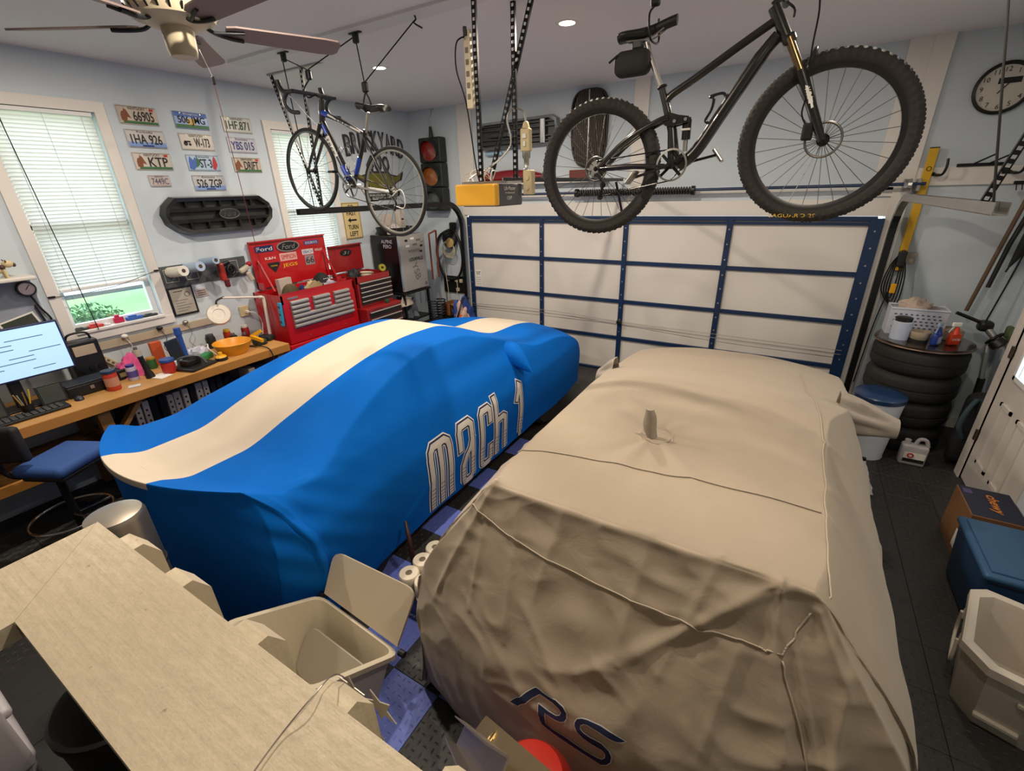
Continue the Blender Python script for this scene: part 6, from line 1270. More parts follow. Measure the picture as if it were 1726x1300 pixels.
item(crumple((-5.15, 4.34, 1.44), (.12, .09, .15), 15), 'black_tool_bag', mat('bag_dark', '#1c1d22', .7), 'dark tool pouch beside the cream tubing', 'pouch', (-5.15, 4.34, 1.44), smooth=50)
tp = thing('tape_roll', 'round yellow tape roll at the corner of the smaller red chest', 'tape', (-5.0, 4.73, 1.53)); MB().lathe([(.02, -.02), (.05, -.02), (.05, .02), (.02, .02), (.02, -.02)], (-4.99, 4.72, 1.58), 24, (1, -.3, .2), cap=False).build('tape', mat('tape_yellow', '#d8cf3a', .5), tp, smooth=40); MB().ring((-4.99, 4.72, 1.58), .028, .008, (1, -.3, .2), 20, 6).build('core', INKB, tp)
item(MB().rbox((-4.85, 4.60, 1.135), (.04, .07, .05), .012), 'pipe_fitting', mat('knob_green', '#1f4a2e', .5), 'dark green fitting on the low drawer cabinet', 'fitting', (-4.85, 4.6, 1.11))
# ------------------------------------------------------------------ fridge corner
rk = thing('metal_stand', 'black metal stand carrying the mini fridge', 'stand', (-5.22, 5.35, 0)); MB().rbox((-5.22, 5.32, 1.135), (.62, .62, .03), .005).build('top', BLKM, rk)
for (x, y) in ((-5.48, 5.05), (-4.95, 5.05), (-5.48, 5.6), (-4.95, 5.6)): MB().rbox((x, y, .56), (.035, .035, 1.12), .004).build('leg', BLKM, rk)
MB().rbox((-5.22, 5.32, .70), (.58, .60, .02), .004).build('shelf', BLKM, rk)
fg = thing('mini_fridge', 'black mini fridge with a stickered silver door', 'fridge', (-5.22, 5.32, 1.15)); MB().rbox((-5.24, 5.33, 1.565), (.54, .55, .83), .012).build('body', mat('fridge_black', '#151515', .25, coat=.3), fg)
fd = MB().rbox((-4.945, 5.33, 1.57), (.045, .56, .82), .012).build('door', mat('fridge_silver', '#a9a7a4', .35, .4, var=.05), fg)
FXs = -4.921
text('LOUISVILLE', 'lettering', INKB, fd, (FXs, 5.38, 1.62), Y, Z, .30, .05, bold=.02); text('MONSTER', 'lettering', mat('ink_silver', '#6b6866', .5), fd, (FXs, 5.36, 1.74), Y, Z, .26, .045); text('YSB', 'lettering', MATS['ink_silver'], fd, (FXs, 5.36, 1.44), -Z + Y * .3, Y + Z * .3, .26, .12)
for k, (y, z) in enumerate(((5.20, 1.90), (5.33, 1.92), (5.46, 1.89), (5.52, 1.80), (5.22, 1.82), (5.38, 1.83), (5.50, 1.72))): MB().rbox((FXs, y, z), (.002, .06 + .02 * (k % 3), .03), .001, seg=1).build('sticker', [INKB, INKW, MATS['ink_silver']][k % 3], fd)
text('Ford', 'lettering', INKB, fd, (FXs, 5.54, 1.86), Y, Z, .06, .025); MB().ring((FXs + .001, 5.55, 1.22), .02, .004, (1, 0, 0), 16, 5).build('sticker_ring', INKB, fd)
MB().rbox((-4.93, 5.05, 1.57), (.03, .012, .7), .004).build('door_edge', mat('edge_blue', '#9fb6cc', .3, .3), fd)
text('ALPINE\nPERO', 'lettering', mat('ink_pale', '#c6c2d8', .5), fg, (-5.17, 5.053, 1.86), X, Z, .22, .12, depth=.003)
pn = thing('drain_pan', 'shallow black round pan lying on top of the fridge', 'pan', (-5.22, 5.33, 1.98)); MB().lathe([(0, 0), (.24, 0), (.27, .10), (.28, .10), (.25, .012), (0, .012)], (-5.24, 5.32, 1.981), 36).build('pan', BLACK, pn, smooth=40)
for k, (x, y, w_, h, lab) in enumerate(((-5.20, 5.42, .11, .32, 'tall white carton with a small oval logo on the fridge'), (-5.30, 5.25, .12, .27, 'white carton left of the tall one on the fridge'))):
    cb_ = thing('carton', lab, 'box', (x, y, 1.993), 'white cartons on the fridge'); MB().rbox((x, y, 1.995 + h / 2), (.10, w_, h), .004).build('box', mat('carton_pale', '#bdb2aa', .6), cb_)
    if k == 0: MB().prism([(.03 * math.cos(2 * PI * i / 20), .014 * math.sin(2 * PI * i / 20)) for i in range(20)], (x + .0505, y, 1.995 + h * .6), Y, Z, X * .0012).build('logo', INKB, cb_)
item(crumple((-5.13, 5.20, 1.995), (.10, .12, .12), 21), 'shopping_bag', mat('bag_white', '#b6b0ae', .6), 'crumpled white plastic bag on the fridge', 'bag', (-5.13, 5.2, 1.995), smooth=50)
rdw = thing('window_blade', 'red wooden frame hanging beside the fridge', 'frame', (-4.86, 5.75, 1.3)); MB().tube([(-4.92, 5.72, 1.95), (-4.90, 5.70, 1.25)], .014, 8).build('rail', mat('red_wood', '#6e2a1d', .5), rdw); MB().tube([(-4.84, 5.80, 2.0), (-4.84, 5.78, 1.28)], .014, 8).build('rail', MATS['red_wood'], rdw); MB().tube([(-4.92, 5.72, 1.95), (-4.84, 5.80, 2.0)], .014, 8).build('rail', MATS['red_wood'], rdw)
tc_ = crumple((-5.2, 5.32, .712), (.17, .18, .32), 31); item(tc_, 'grey_tarp', mat('tarp_grey', '#6c717c', .7, bump=.2, bscale=20), 'blue grey tarp bundled on the stand shelf under the fridge', 'tarp', (-5.2, 5.32, .712), smooth=50)
item(crumple((-4.98, 5.10, .95), (.05, .12, .15), 33), 'paper_bag', mat('bag_cream', '#b5a999', .7), 'pale paper bag hanging over the stand edge', 'bag', (-4.98, 5.1, .95), smooth=50)
for k in range(2):
    pts = []
    for i in range(7 * 14): a = 2 * PI * i / 14; pts.append((-4.78 + .07 * math.cos(a), 5.50 + .20 * k + .07 * math.sin(a), .66 + .30 * i / 98))
    item(MB().tube(pts, .010, 6), 'coil_spring', mat('spring_black', '#23252b', .4, .5), ['black car coil spring nearest the fridge stand', 'black car coil spring beside the cardboard box'][k], 'spring', (-4.78, 5.5 + .2 * k, .65), 'car coil springs', smooth=180)
lt_ = thing('low_table', 'low dark table in the corner under the springs', 'table', (-4.75, 5.75, 0)); MB().rbox((-4.78, 5.72, .625), (.24, .86, .03), .005).build('top', BLKM, lt_)
for (x, y) in ((-4.87, 5.33), (-4.69, 5.33), (-4.87, 6.1), (-4.69, 6.1)): MB().rbox((x, y, .305), (.03, .03, .61), .004).build('leg', BLKM, lt_)
cbx = thing('cardboard_box', 'open brown cardboard box left of the garage door', 'box', (-4.76, 5.92, .64)); cm_ = mat('cardboard', '#8a5a30', .7); MB().box(-4.86, 5.80, .64, -4.85, 6.10, .84).box(-4.68, 5.80, .64, -4.67, 6.10, .84).box(-4.86, 5.80, .64, -4.67, 5.81, .84).box(-4.86, 6.09, .64, -4.67, 6.10, .84).box(-4.86, 5.8, .64, -4.67, 6.1, .65).build('body', cm_, cbx); MB().obox((-4.62, 5.95, .82), Vector((.05, 0, -.02)), Y * .15, Vector((.001, 0, .003))).build('flap', cm_, cbx)
bb_ = thing('duffel_bag', 'blue white and orange duffel bag on the floor stack by the garage door', 'bag', (-4.40, 5.75, .6))
crumple((-4.42, 5.80, .62), (.14, .22, .32), 51).build('body', mat('bag_royal', '#1f3f86', .7, var=.1, bump=.3, bscale=15), bb_, smooth=60); crumple((-4.36, 5.68, .62), (.11, .10, .27), 53).build('end_panel', mat('bag_pinkwhite', '#c9a89c', .7), bb_, smooth=60); crumple((-4.33, 5.62, .62), (.06, .06, .13), 57).build('orange_panel', mat('bag_orange', '#d05a1c', .7), bb_, smooth=60); MB().tube(crom([(-4.38, 5.55, .62), (-4.33, 5.60, .84), (-4.36, 5.75, .97), (-4.36, 5.90, .95)], 5), .015, 8).build('strap', BLACK, bb_)
item(MB().rbox((-4.40, 5.80, .32), (.26, .42, .60), .01), 'storage_crate', mat('crate_dark', '#2b2a2c', .6), 'dark crate carrying the duffel bag beside the garage door', 'crate', (-4.4, 5.8, .015))
# hose and cables on the back wall left of the garage door
hs_ = thing('air_hose', 'thick black air hose looped on the wall left of the garage door', 'hose', (-4.88, 6.2, 1.2))
MB().tube(crom([(-4.95, 6.19, 1.95), (-5.10, 6.18, 1.85), (-5.17, 6.18, 1.60), (-5.10, 6.18, 1.30), (-4.98, 6.18, 1.18), (-4.75, 6.17, 1.22), (-4.64, 6.17, 1.45), (-4.66, 6.17, 1.75), (-4.78, 6.17, 1.97), (-4.95, 6.19, 1.95)], 6), .022, 8).build('loop', BLACK, hs_, smooth=180)
for k in range(3): MB().ring((-4.87 + .015 * k, 6.165 - .012 * k, 1.83 - .02 * k), .13 - .02 * k, .016, (0, 1, .1), 30, 8).build('coil', BLACK, hs_, smooth=180)
MB().rbox((-4.80, 6.19, 2.03), (.12, .06, .12), .02).build('hanger', BLACK, hs_)
ec = thing('extension_cord', 'coiled cream extension cord hanging inside the black hose', 'cord', (-4.85, 6.15, 1.5))
for k in range(4): MB().ring((-4.88 + .01 * k, 6.12 - .008 * k, 1.70 - .012 * k), .10 + .008 * k, .007, (0, 1, .1), 30, 6).build('coil', CREAM, ec, smooth=180)
MB().lathe([(.0, 0), (.07, 0), (.075, .03), (.06, .035), (0, .035)], (-4.80, 6.10, 1.78), 24, (0, -1, .1)).build('plug_cap', mat('cap_tan', '#b59a63', .5), ec, smooth=40)
MB().tube(crom([(-4.98, 6.13, 1.70), (-5.0, 6.15, 1.4), (-4.98, 6.16, 1.0), (-4.97, 6.17, .7)], 5), .006, 6).build('tail', CREAM, ec)
ob = thing('control_box', 'black wall panel with white switches and cord below the hose', 'control box', (-4.89, 6.2, .95)); MB().rbox((-4.895, 6.225, 1.08), (.42, .025, .28), .004).build('panel', BLACK, ob)
for (x, z) in ((-4.82, 1.16), (-4.72, 1.15), (-5.0, 1.16), (-4.80, 1.0)): MB().rbox((x, 6.20, z), (.06, .03, .06), .008).build('switch', CREAM, ob)
MB().tube(crom([(-4.80, 6.18, 1.16), (-4.78, 6.17, 1.05), (-4.80, 6.17, .9), (-4.75, 6.18, .7)], 5), .006, 6).build('cord', CREAM, ob)
item(MB().rbox((-4.655, 6.22, 1.76), (.07, .03, .10), .006), 'wall_switch', mat('switch_cream', '#c4bba8', .5), 'cream wall switch beside the garage door track', 'switch', (-4.655, 6.22, 1.71))
# ------------------------------------------------------------------ back wall, right of the garage door
ck = thing('wall_clock', 'round black rimmed wall clock right of the mountain bike', 'clock', (1.34, 6.2, 3.05)); CKX, CKZ, CR_ = 1.345, 3.245, .195
MB().lathe([(0, 0), (CR_, 0), (CR_ + .008, .03), (CR_ - .012, .045), (CR_ - .02, .03), (CR_ - .022, .02)], (CKX, YB, CKZ), 44, (0, -1, 0)).build('rim', BLACK, ck, smooth=40)
fc = MB().cyl((CKX, YB - .018, CKZ), (CKX, YB - .021, CKZ), CR_ - .018, n=44).build('face', mat('clock_face', '#c9c4b8', .5), ck)
for h in range(1, 13): a = PI / 2 - 2 * PI * h / 12; text(str(h), 'numeral', INKB, fc, (CKX + .142 * math.cos(a), YB - .0215, CKZ + .142 * math.sin(a)), X, Z, None, .036)
MB().rbox((CKX + .03, YB - .022, CKZ + .055), (.15, .002, .045), .001, seg=1).build('logo_panel', INKB, fc)
for a_, L in ((math.radians(52), .075), (math.radians(232), .05)): MB().beam((CKX, YB - .026, CKZ), (CKX + L * math.cos(a_), YB - .026, CKZ + L * math.sin(a_)), .009, .002, Y).build('hand', INKB, ck)
sl_ = thing('spirit_level', 'long yellow spirit level hanging upright beside the door post', 'level', (1.0, 6.18, 1.66)); YLV = mat('level_yellow', '#d3a417', .4, var=.06)
lb_ = MB().rbox((1.0, 6.185, 2.23), (.07, .03, 1.14), .004, seg=1).build('body', YLV, sl_)
for z in (2.62, 1.85): MB().ring((1.0, 6.168, z), .018, .003, (0, 1, 0), 18, 5).build('vial_ring', INKB, lb_)
for z in (2.80, 1.66): MB().rbox((1.0, 6.185, z), (.072, .032, .012), .002, seg=1).build('end_cap', mat('cap_brown', '#4a3a1c', .5), lb_)
for k, (x, lab) in enumerate(((1.09, 'black utility hook beside the yellow level'), (1.62, 'black utility hook at the right end of the hook board'))):
    item(MB().tube(crom([(x - .04, 6.205, 2.58), (x - .02, 6.15, 2.56), (x + .01, 6.10, 2.57), (x + .02, 6.08, 2.63), (x + .015, 6.09, 2.70)], 5), .011, 8).rbox((x - .04, 6.205, 2.565), (.10, .012, .02), .004), 'wall_hook', BLKM, lab, 'hook', (x, 6.2, 2.56), 'black hooks on the hook board')
br = thing('hook_bracket', 'flat black bracket with two slanting prongs on the hook board', 'bracket', (1.35, 6.2, 2.63)); MB().rbox((1.36, 6.2, 2.64), (.32, .012, .028), .003).build('bar', BLKM, br)
for x in (1.32, 1.43): MB().beam((x, 6.19, 2.65), (x + .09, 6.02, 2.72), .01, .012).build('prong', BLKM, br)
cr = thing('cord_coil', 'black extension cords with a yellow plug hanging over the tyre stack', 'cord', (.99, 6.15, 1.4)); 
for k in range(4): MB().tube(crom([(1.0, 6.18, 1.88), (1.01 + .02 * k, 6.16, 1.6), (1.0 + .02 * k, 6.15, 1.38 - .03 * k), (.97 - .02 * k, 6.16, 1.45), (.97 - .015 * k, 6.17, 1.7), (1.0, 6.18, 1.86)], 5), .006, 6).build('loop', CORD, cr)
MB().tube(crom([(.98, 6.17, 1.5), (.94, 6.15, 1.2), (.92, 6.14, .9), (.90, 6.12, .4)], 5), .006, 6).build('tail', CORD, cr); MB().rbox((1.0, 6.14, 1.48), (.05, .03, .10), .008).build('plug', YEL, cr); MB().rbox((1.0, 6.16, 1.78), (.07, .05, .16), .015).build('bundle', BLACK, cr)
ou = thing('back_outlet', 'beige outlet plate behind the hanging cords', 'outlet', (1.07, 6.23, 1.78)); MB().rbox((1.07, 6.232, 1.78), (.11, .012, .12), .003).build('plate', mat('outlet_tan', '#a99f93', .5), ou); MB().cyl((1.09, 6.226, 1.76), (1.09, 6.222, 1.76), .018, n=14).build('socket', CREAM, ou)
# long handled tools
TW = mat('handle_wood', '#5f4a33', .6, var=.15)
rk_ = thing('garden_rake', 'wooden handled garden tool hanging head up in the right corner', 'rake', (1.62, 6.12, 1.3)); MB().tube([(1.62, 6.12, 1.31), (1.68, 6.10, 1.9), (1.74, 6.08, 2.45)], .018, 10).build('handle', TW, rk_); MB().rbox((1.75, 6.07, 2.48), (.30, .02, .03), .005).build('head', BLKM, rk_)
for k in range(8): MB().beam((1.62 + k * .037, 6.07, 2.48), (1.62 + k * .037, 6.02, 2.42), .006, .006).build('tine', BLKM, rk_)
sv = thing('shovel', 'black handled shovel hanging right of the wooden handle', 'shovel', (1.72, 6.14, 1.5)); MB().tube([(1.71, 6.12, 1.55), (1.74, 6.11, 1.95), (1.80, 6.10, 2.35)], .019, 10).build('handle', BLACK, sv); MB().ball((1.83, 6.10, 2.55), (.10, .02, .22), 18, 12).build('blade', BLKM, sv, smooth=60)
fl_ = thing('folded_umbrella', 'slim dark folded umbrella hanging in the corner', 'umbrella', (1.84, 6.1, 1.7)); MB().tube([(1.80, 6.12, 1.75), (1.825, 6.12, 1.85), (1.85, 6.12, 2.0), (1.89, 6.12, 2.3)], [.010, .03, .045, .05], 12).build('canopy', mat('umbrella_black', '#17181a', .7), fl_); MB().tube([(1.79, 6.12, 1.70), (1.80, 6.12, 1.75)], .008, 8).build('tip', BLKM, fl_)
stt = thing('string_trimmer', 'black string trimmer standing head up beside the tyre stack', 'trimmer', (1.80, 5.9, .2))
MB().tube([(1.86, 6.05, 2.05), (1.80, 6.0, 1.62), (1.74, 5.94, 1.27)], .007, 8).build('drive_cable', CORD, stt); MB().rbox((1.74, 5.92, 1.22), (.11, .12, .10), .03).build('motor_head', BLACK, stt); MB().tube([(1.70, 5.92, 1.25), (1.50, 5.90, 1.33)], .016, 8).build('side_handle', BLACK, stt)
MB().tube([(1.74, 5.90, 1.22), (1.84, 5.84, 1.10)], .03, 12).build('neck', STEEL, stt); MB().lathe([(.03, -.04), (.06, -.03), (.065, .03), (.03, .04)], (1.85, 5.84, 1.08), 18, (.6, -.4, -.5)).build('spool', BLACK, stt, smooth=40); MB().ring((1.82, 5.86, 1.12), .065, .014, (.6, -.4, -.5), 20, 8).build('collar', BLKM, stt, smooth=180)
MB().tube([(1.80, 5.88, 1.05), (1.82, 5.78, .72)], .022, 10).build('tube', mat('tube_grey', '#8f9498', .4, .5), stt); MB().tube([(1.82, 5.78, .74), (1.84, 5.72, .05)], .03, 10).build('lower_tube', BLACK, stt)
kr = thing('key_rack', 'small camouflage pouch and key rack on the right corner wall', 'key rack', (XR - .01, 5.95, 1.05)); MB().rbox((XR - .012, 5.93, 1.10), (.02, .20, .18), .004).build('plate', mat('rack_tan', '#8f8168', .6), kr); MB().rbox((XR - .05, 5.93, 1.17), (.05, .14, .12), .02).build('pouch', mat('camo_green', '#4f5a3a', .8, var=.6, vscale=25), kr); MB().box(XR - .028, 5.90, 1.02, XR - .024, 5.97, 1.09).build('tag_sheet', INKW, kr)
# ------------------------------------------------------------------ tyre stack
TCX, TCY, TR = 1.28, 5.69, .372
for k in range(4):
    z = .265 * k; t = thing('truck_tyre', 'black truck tyre, %s of the stack by the right wall' % ['bottom one', 'second from the bottom', 'third from the bottom', 'topmost'][k], 'tyre', (TCX, TCY, z), 'stacked truck tyres'); H_ = .262
    MB().lathe([(.21, .03), (.25, .012), (.32, 0), (TR - .012, .03), (TR, .06), (TR, .118), (TR - .008, .122), (TR - .008, .14), (TR, .144), (TR, H_ - .06), (TR - .012, H_ - .03), (.32, H_), (.25, H_ - .012), (.21, H_ - .03), (.20, H_ / 2), (.21, .03)], (TCX, TCY, z), 48, cap=False).build('casing', RUB, t, smooth=35)
    MB().lathe([(TR - .006, .075), (TR + .002, .080), (TR + .002, .10), (TR - .006, .105)], (TCX, TCY, z), 48, cap=False).build('tread_rib', RUB, t, smooth=35)
tt_ = thing('round_tabletop', 'dark round tabletop with a metal rim lying on the tyre stack', 'tabletop', (TCX, TCY, 1.06)); MB().cyl((TCX, TCY, 1.062), (TCX, TCY, 1.095), TR + .004, n=48).build('board', mat('top_brown', '#2a201c', .2, coat=.5), tt_, smooth=40); MB().ring((TCX, TCY, 1.07), TR + .007, .008, (0, 0, 1), 56, 8).build('rim', mat('rim_copper', '#8a7366', .3, .8), tt_, smooth=180)
TT = 1.096
bk_ = thing('perforated_basket', 'white perforated plastic basket with papers on the tyre stack', 'basket', (1.20, 5.84, TT)); BKW = mat('basket_white', '#c6cad6', .5)
x0_, x1_, y0_, y1_ = .98, 1.42, 5.76, 5.97
q = MB()
for (sx_, sy_, ex, ey) in ((x0_, y0_, x1_, y0_), (x0_, y1_, x1_, y1_), (x0_, y0_, x0_, y1_), (x1_, y0_, x1_, y1_)): q.beam((sx_, sy_, TT + .13), (ex, ey, TT + .13), .008, .26)
q.box(x0_, y0_, TT, x1_, y1_, TT + .006).build('body', BKW, bk_)
HOL = mat('hole_dark', '#4a4f66', .8)
for r in range(5):
    for c in range(9): MB().rbox((x0_ + .04 + c * .042 + (r % 2) * .012, y0_ - .006, TT + .08 + r * .032), (.020, .004, .012), .002, seg=1).build('hole', HOL, bk_)
MB().tube([(x0_, y0_, TT + .26), (x1_, y0_, TT + .26), (x1_, y1_, TT + .26), (x0_, y1_, TT + .26)], .012, 8, closed=True).build('rim', BKW, bk_)
item(crumple((1.18, 5.865, TT + .2), (.17, .08, .13), 41), 'paper_pile', mat('papers_cream', '#b8a596', .8), 'crumpled cream papers heaped in the white basket', 'papers', (1.18, 5.865, TT + .01), smooth=40)
def lathe_item(name, lab, cat, c, parts, grp):
    t = thing(name, lab, cat, c, grp)
    for nm, prof, m_, n_ in parts: MB().lathe(prof, c, n_).build(nm, m_, t, smooth=40)
    return t
lathe_item('white_tub', 'white plastic tub with black lid on the tyre stack', 'tub', (1.07, 5.60, TT), [('body', [(0, 0), (.075, 0), (.082, .17), (.06, .18)], mat('tub_white', '#b9c3d4', .4), 28), ('lid', [(.066, .172), (.068, .21), (.06, .216), (0, .216)], BLACK, 28)], 'containers on the tyre stack')
bw_ = thing('dog_bowl', 'beige bowl with a dark base next to the white tub', 'bowl', (1.21, 5.57, TT)); MB().lathe([(0, .02), (.05, .02), (.07, .08), (.078, .10), (.08, .095), (.072, .03), (.055, .018)], (1.215, 5.57, TT), 28).build('bowl', mat('bowl_beige', '#a3957d', .5, var=.15, vscale=20), bw_, smooth=50); MB().cyl((1.215, 5.57, TT), (1.215, 5.57, TT + .022), .075, n=28).build('base', BLACK, bw_)
def spray(lab, c, rz, bodym, headm, labm, txt, h=.17):
    t = thing('spray_bottle', lab, 'spray bottle', c, 'spray bottles on the tyre stack'); c = Vector(c); R_ = Matrix.Rotation(rz, 3, 'Z')
    MB().rbox(c + Z * h * .33, (.095, .055, h * .66), .018, rz=rz, seg=3).build('body', bodym, t, smooth=50); MB().lathe([(.035, h * .62), (.018, h * .9), (.016, h)], c, 16).build('neck', bodym, t, smooth=40)
    hd_ = MB().rbox(c + Z * (h + .025) + R_ @ Vector((-.012, 0, 0)), (.075, .026, .04), .008, rz=rz).build('trigger_head', headm, t); MB().tube(crom([c + Z * (h + .01) + R_ @ Vector((-.025, 0, 0)), c + Z * (h - .02) + R_ @ Vector((-.045, 0, 0)), c + Z * (h - .05) + R_ @ Vector((-.06, 0, 0))], 4), .006, 6).build('trigger', headm, hd_)
    lb__ = MB().rbox(c + Z * h * .3 + R_ @ Vector((0, -.0285, 0)), (.07, .002, h * .4), .001, rz=rz, seg=1).build('label_sheet', labm, t)
    if txt: text(txt, 'lettering', INKW, lb__, c + Z * h * .36 + R_ @ Vector((0, -.031, 0)), R_ @ X, Z, .06, .022, bold=.02)
spray('blue spray bottle with pale label on the tyre stack', (1.325, 5.50, TT), 1.0, mat('spray_blue', '#1c3a8c', .3), mat('spray_clear', '#9db4cf', .3), mat('spray_label', '#a3b3cf', .5), None)
spray('orange spray bottle with white trigger on the tyre stack', (1.46, 5.56, TT), .35, mat('spray_orange', '#d8451f', .3), INKW, mat('spray_orange_label', '#c93a1c', .4), 'LUCAS')
item(MB().rbox((1.47, 5.80, TT + .05), (.16, .18, .10), .006, rz=.2), 'tan_carton', mat('carton_tan', '#8a7a66', .6), 'tan carton behind the orange spray bottle', 'box', (1.47, 5.8, TT))
# ------------------------------------------------------------------ pedal bin, jug, bag
pb_ = thing('pedal_bin', 'white step bin with navy lid between the grey car and the tyres', 'bin', (.99, 5.16, 0)); BNW = mat('bin_white', '#c4ccd4', .35)
MB().lathe([(0, .0), (.158, .0), (.165, .015), (.16, .03), (.20, .60), (.203, .63)], (.99, 5.16, 0), 44).build('body', BNW, pb_, smooth=40); MB().lathe([(.206, .615), (.209, .655), (.19, .675), (.10, .69), (0, .692)], (.99, 5.16, 0), 44).build('lid', mat('bin_navy', '#1b3458', .3, coat=.3), pb_, smooth=40)
MB().rbox((.95, 5.0, .022), (.12, .05, .03), .006).build('pedal', BLACK, pb_); text('VK', 'lettering', mat('ink_violet', '#2c2f7a', .5), pb_, (1.02, 4.975, .40), X + Y * .15, Z + Y * -.06, .12, .06, depth=.012)
jg = thing('oil_jug', 'grey plastic jug with red and black label on the floor', 'jug', (1.37, 5.14, 0)); JG = mat('jug_grey', '#b3aeb2', .45)
MB().rbox((1.365, 5.14, .105), (.20, .10, .21), .02, seg=3).build('body', JG, jg, smooth=50); MB().tube(crom([(1.36, 5.14, .20), (1.38, 5.14, .265), (1.43, 5.14, .265), (1.455, 5.14, .20)], 5), .018, 8).build('handle', JG, jg, smooth=60); MB().cyl((1.30, 5.14, .20), (1.30, 5.14, .25), .024, n=16).build('cap', JG, jg)
lj = MB().rbox((1.37, 5.089, .09), (.16, .002, .10), .001, seg=1).build('label_sheet', INKW, jg); MB().box(1.29, 5.0865, .04, 1.45, 5.088, .075).build('label_band', INKB, lj); MB().ring((1.34, 5.087, .11), .02, .006, (0, 1, 0), 20, 6).build('label_logo', PRD, lj)
wp = MB(); rows = [[Vector((.905 + .10 * i / 6 + .015 * noise.noise(Vector((j * .5, i, 0))), 4.95 - .60 * j / 14 + .01 * noise.noise(Vector((i, j, 2))), .006 + .018 * (noise.noise(Vector((i * .8, j * .6, 5))) + .6))) for i in range(7)] for j in range(15)]
q = MB().grid(rows); q.grid([[p - Z * .004 for p in r] for r in rows]); item(q, 'paper_strip', mat('paper_white', '#bdb8b4', .8), 'crumpled white paper strip on the floor beside the grey car', 'paper', (.96, 4.65, 0), smooth=40)
bp_ = thing('backpack_blower', 'dark backpack with teal straps slumped beside the tyre stack', 'backpack', (1.76, 5.36, 0)); BGK = mat('backpack_black', '#15171a', .75, bump=.2, bscale=30)
MB().rbox((1.80, 5.40, .36), (.26, .26, .70), .09, seg=4).build('body', BGK, bp_, smooth=60); MB().rbox((1.72, 5.28, .25), (.20, .12, .38), .05, seg=3).build('pocket', BGK, bp_, smooth=60)
for dx in (0, .11): MB().tube(crom([(1.70 + dx, 5.30, .68), (1.64 + dx, 5.22, .60), (1.62 + dx, 5.20, .45), (1.68 + dx, 5.23, .32)], 5), .022, 8).build('strap', mat('strap_teal', '#31474f', .7), bp_, smooth=60)
MB().ring((1.80, 5.40, .74), .06, .012, (1, 0, 0), 18, 6).build('grab_loop', mat('loop_grey', '#5c6068', .7), bp_, smooth=180)
# ------------------------------------------------------------------ boxes, tote, cooler on the right
cb = thing('chips_carton', 'brown carton with a dark blue printed top by the house door', 'box', (1.55, 3.96, 0)); MB().rbox((1.555, 3.95, .20), (.29, .40, .40), .004, seg=1).build('carton', mat('carton_brown', '#7d5736', .7, var=.1), cb)
tp_ = MB().box(1.415, 3.755, .4005, 1.698, 4.145, .402).build('printed_top', mat('print_navy', '#1c2136', .6), cb); text('chewy', 'lettering', mat('print_orange', '#c87a2e', .6), tp_, (1.57, 3.95, .4025), -Y, X, .24, .08, shear=.2, bold=.02); MB().box(1.43, 4.05, .4022, 1.48, 4.11, .4028).build('sticker', mat('print_violet', '#4a4470', .6), tp_); MB().box(1.4085, 3.77, .06, 1.4095, 3.86, .20).build('shipping_label', INKW, cb)
tt2 = thing('storage_tote', 'blue plastic storage tote with lid in front of the brown carton', 'tote', (1.5, 3.33, 0)); TBL = mat('tote_blue', '#2b5378', .45, var=.05); TBD = mat('tote_dark', '#173252', .45)
MB().rbox((1.50, 3.33, .205), (.38, .56, .41), .03, taper=.86, seg=3).build('tub', TBD, tt2, smooth=50); MB().rbox((1.50, 3.33, .425), (.40, .60, .045), .02, seg=3).build('lid', TBL, tt2, smooth=50); MB().rbox((1.50, 3.33, .45), (.33, .52, .014), .006).build('lid_panel', TBL, tt2)
co = thing('ice_chest', 'white open ice chest without its lid at the right edge', 'cooler', (1.38, 2.62, 0)); CWH = mat('cooler_white', '#c4bcae', .4, var=.04)
CCX, CCY, CRZ = 1.40, 2.58, -.28
def cw(a, b, z): return Vector((CCX + a * math.cos(CRZ) - b * math.sin(CRZ), CCY + a * math.sin(CRZ) + b * math.cos(CRZ), z))
def oct_(hx, hy, ch): return [(-hx + ch, -hy), (hx, -hy), (hx, hy), (-hx + ch * .6, hy), (-hx, hy - ch * .6), (-hx, -hy + ch)]
rows = []
for (hx, hy, z, ch) in ((.205, .235, .0, .09), (.21, .24, .02, .09), (.25, .29, .37, .10), (.265, .305, .38, .105), (.265, .305, .425, .105), (.255, .29, .432, .10), (.225, .26, .425, .09), (.215, .25, .39, .09), (.185, .215, .06, .07)): rows.append([cw(a, b, z) for a, b in oct_(hx, hy, ch)])
q = MB().grid(rows, cu=True); q.f.append((0, 1, 2, 3, 4, 5)); q.f.append(tuple(len(q.v) - 6 + i for i in range(6))); q.build('chest', CWH, co, smooth=25)
for b_ in (-.08, .14): MB().rbox(cw(-.252, b_, .33), (.02, .06, .05), .008, rz=CRZ).build('handle_rest', CWH, co)
MB().tube(crom([cw(-.265, -.09, .33), cw(-.255, -.09, .18), cw(-.255, .15, .18), cw(-.265, .15, .33)], 5), .009, 8).build('bail_handle', CWH, co, smooth=60)
for (aa, za) in ((-.05, .08), (.05, .28)): MB().rbox(cw(aa, -.25 - za * .08, za), (.16, .03, .025), .006, rz=CRZ).build('moulded_grip', CWH, co)
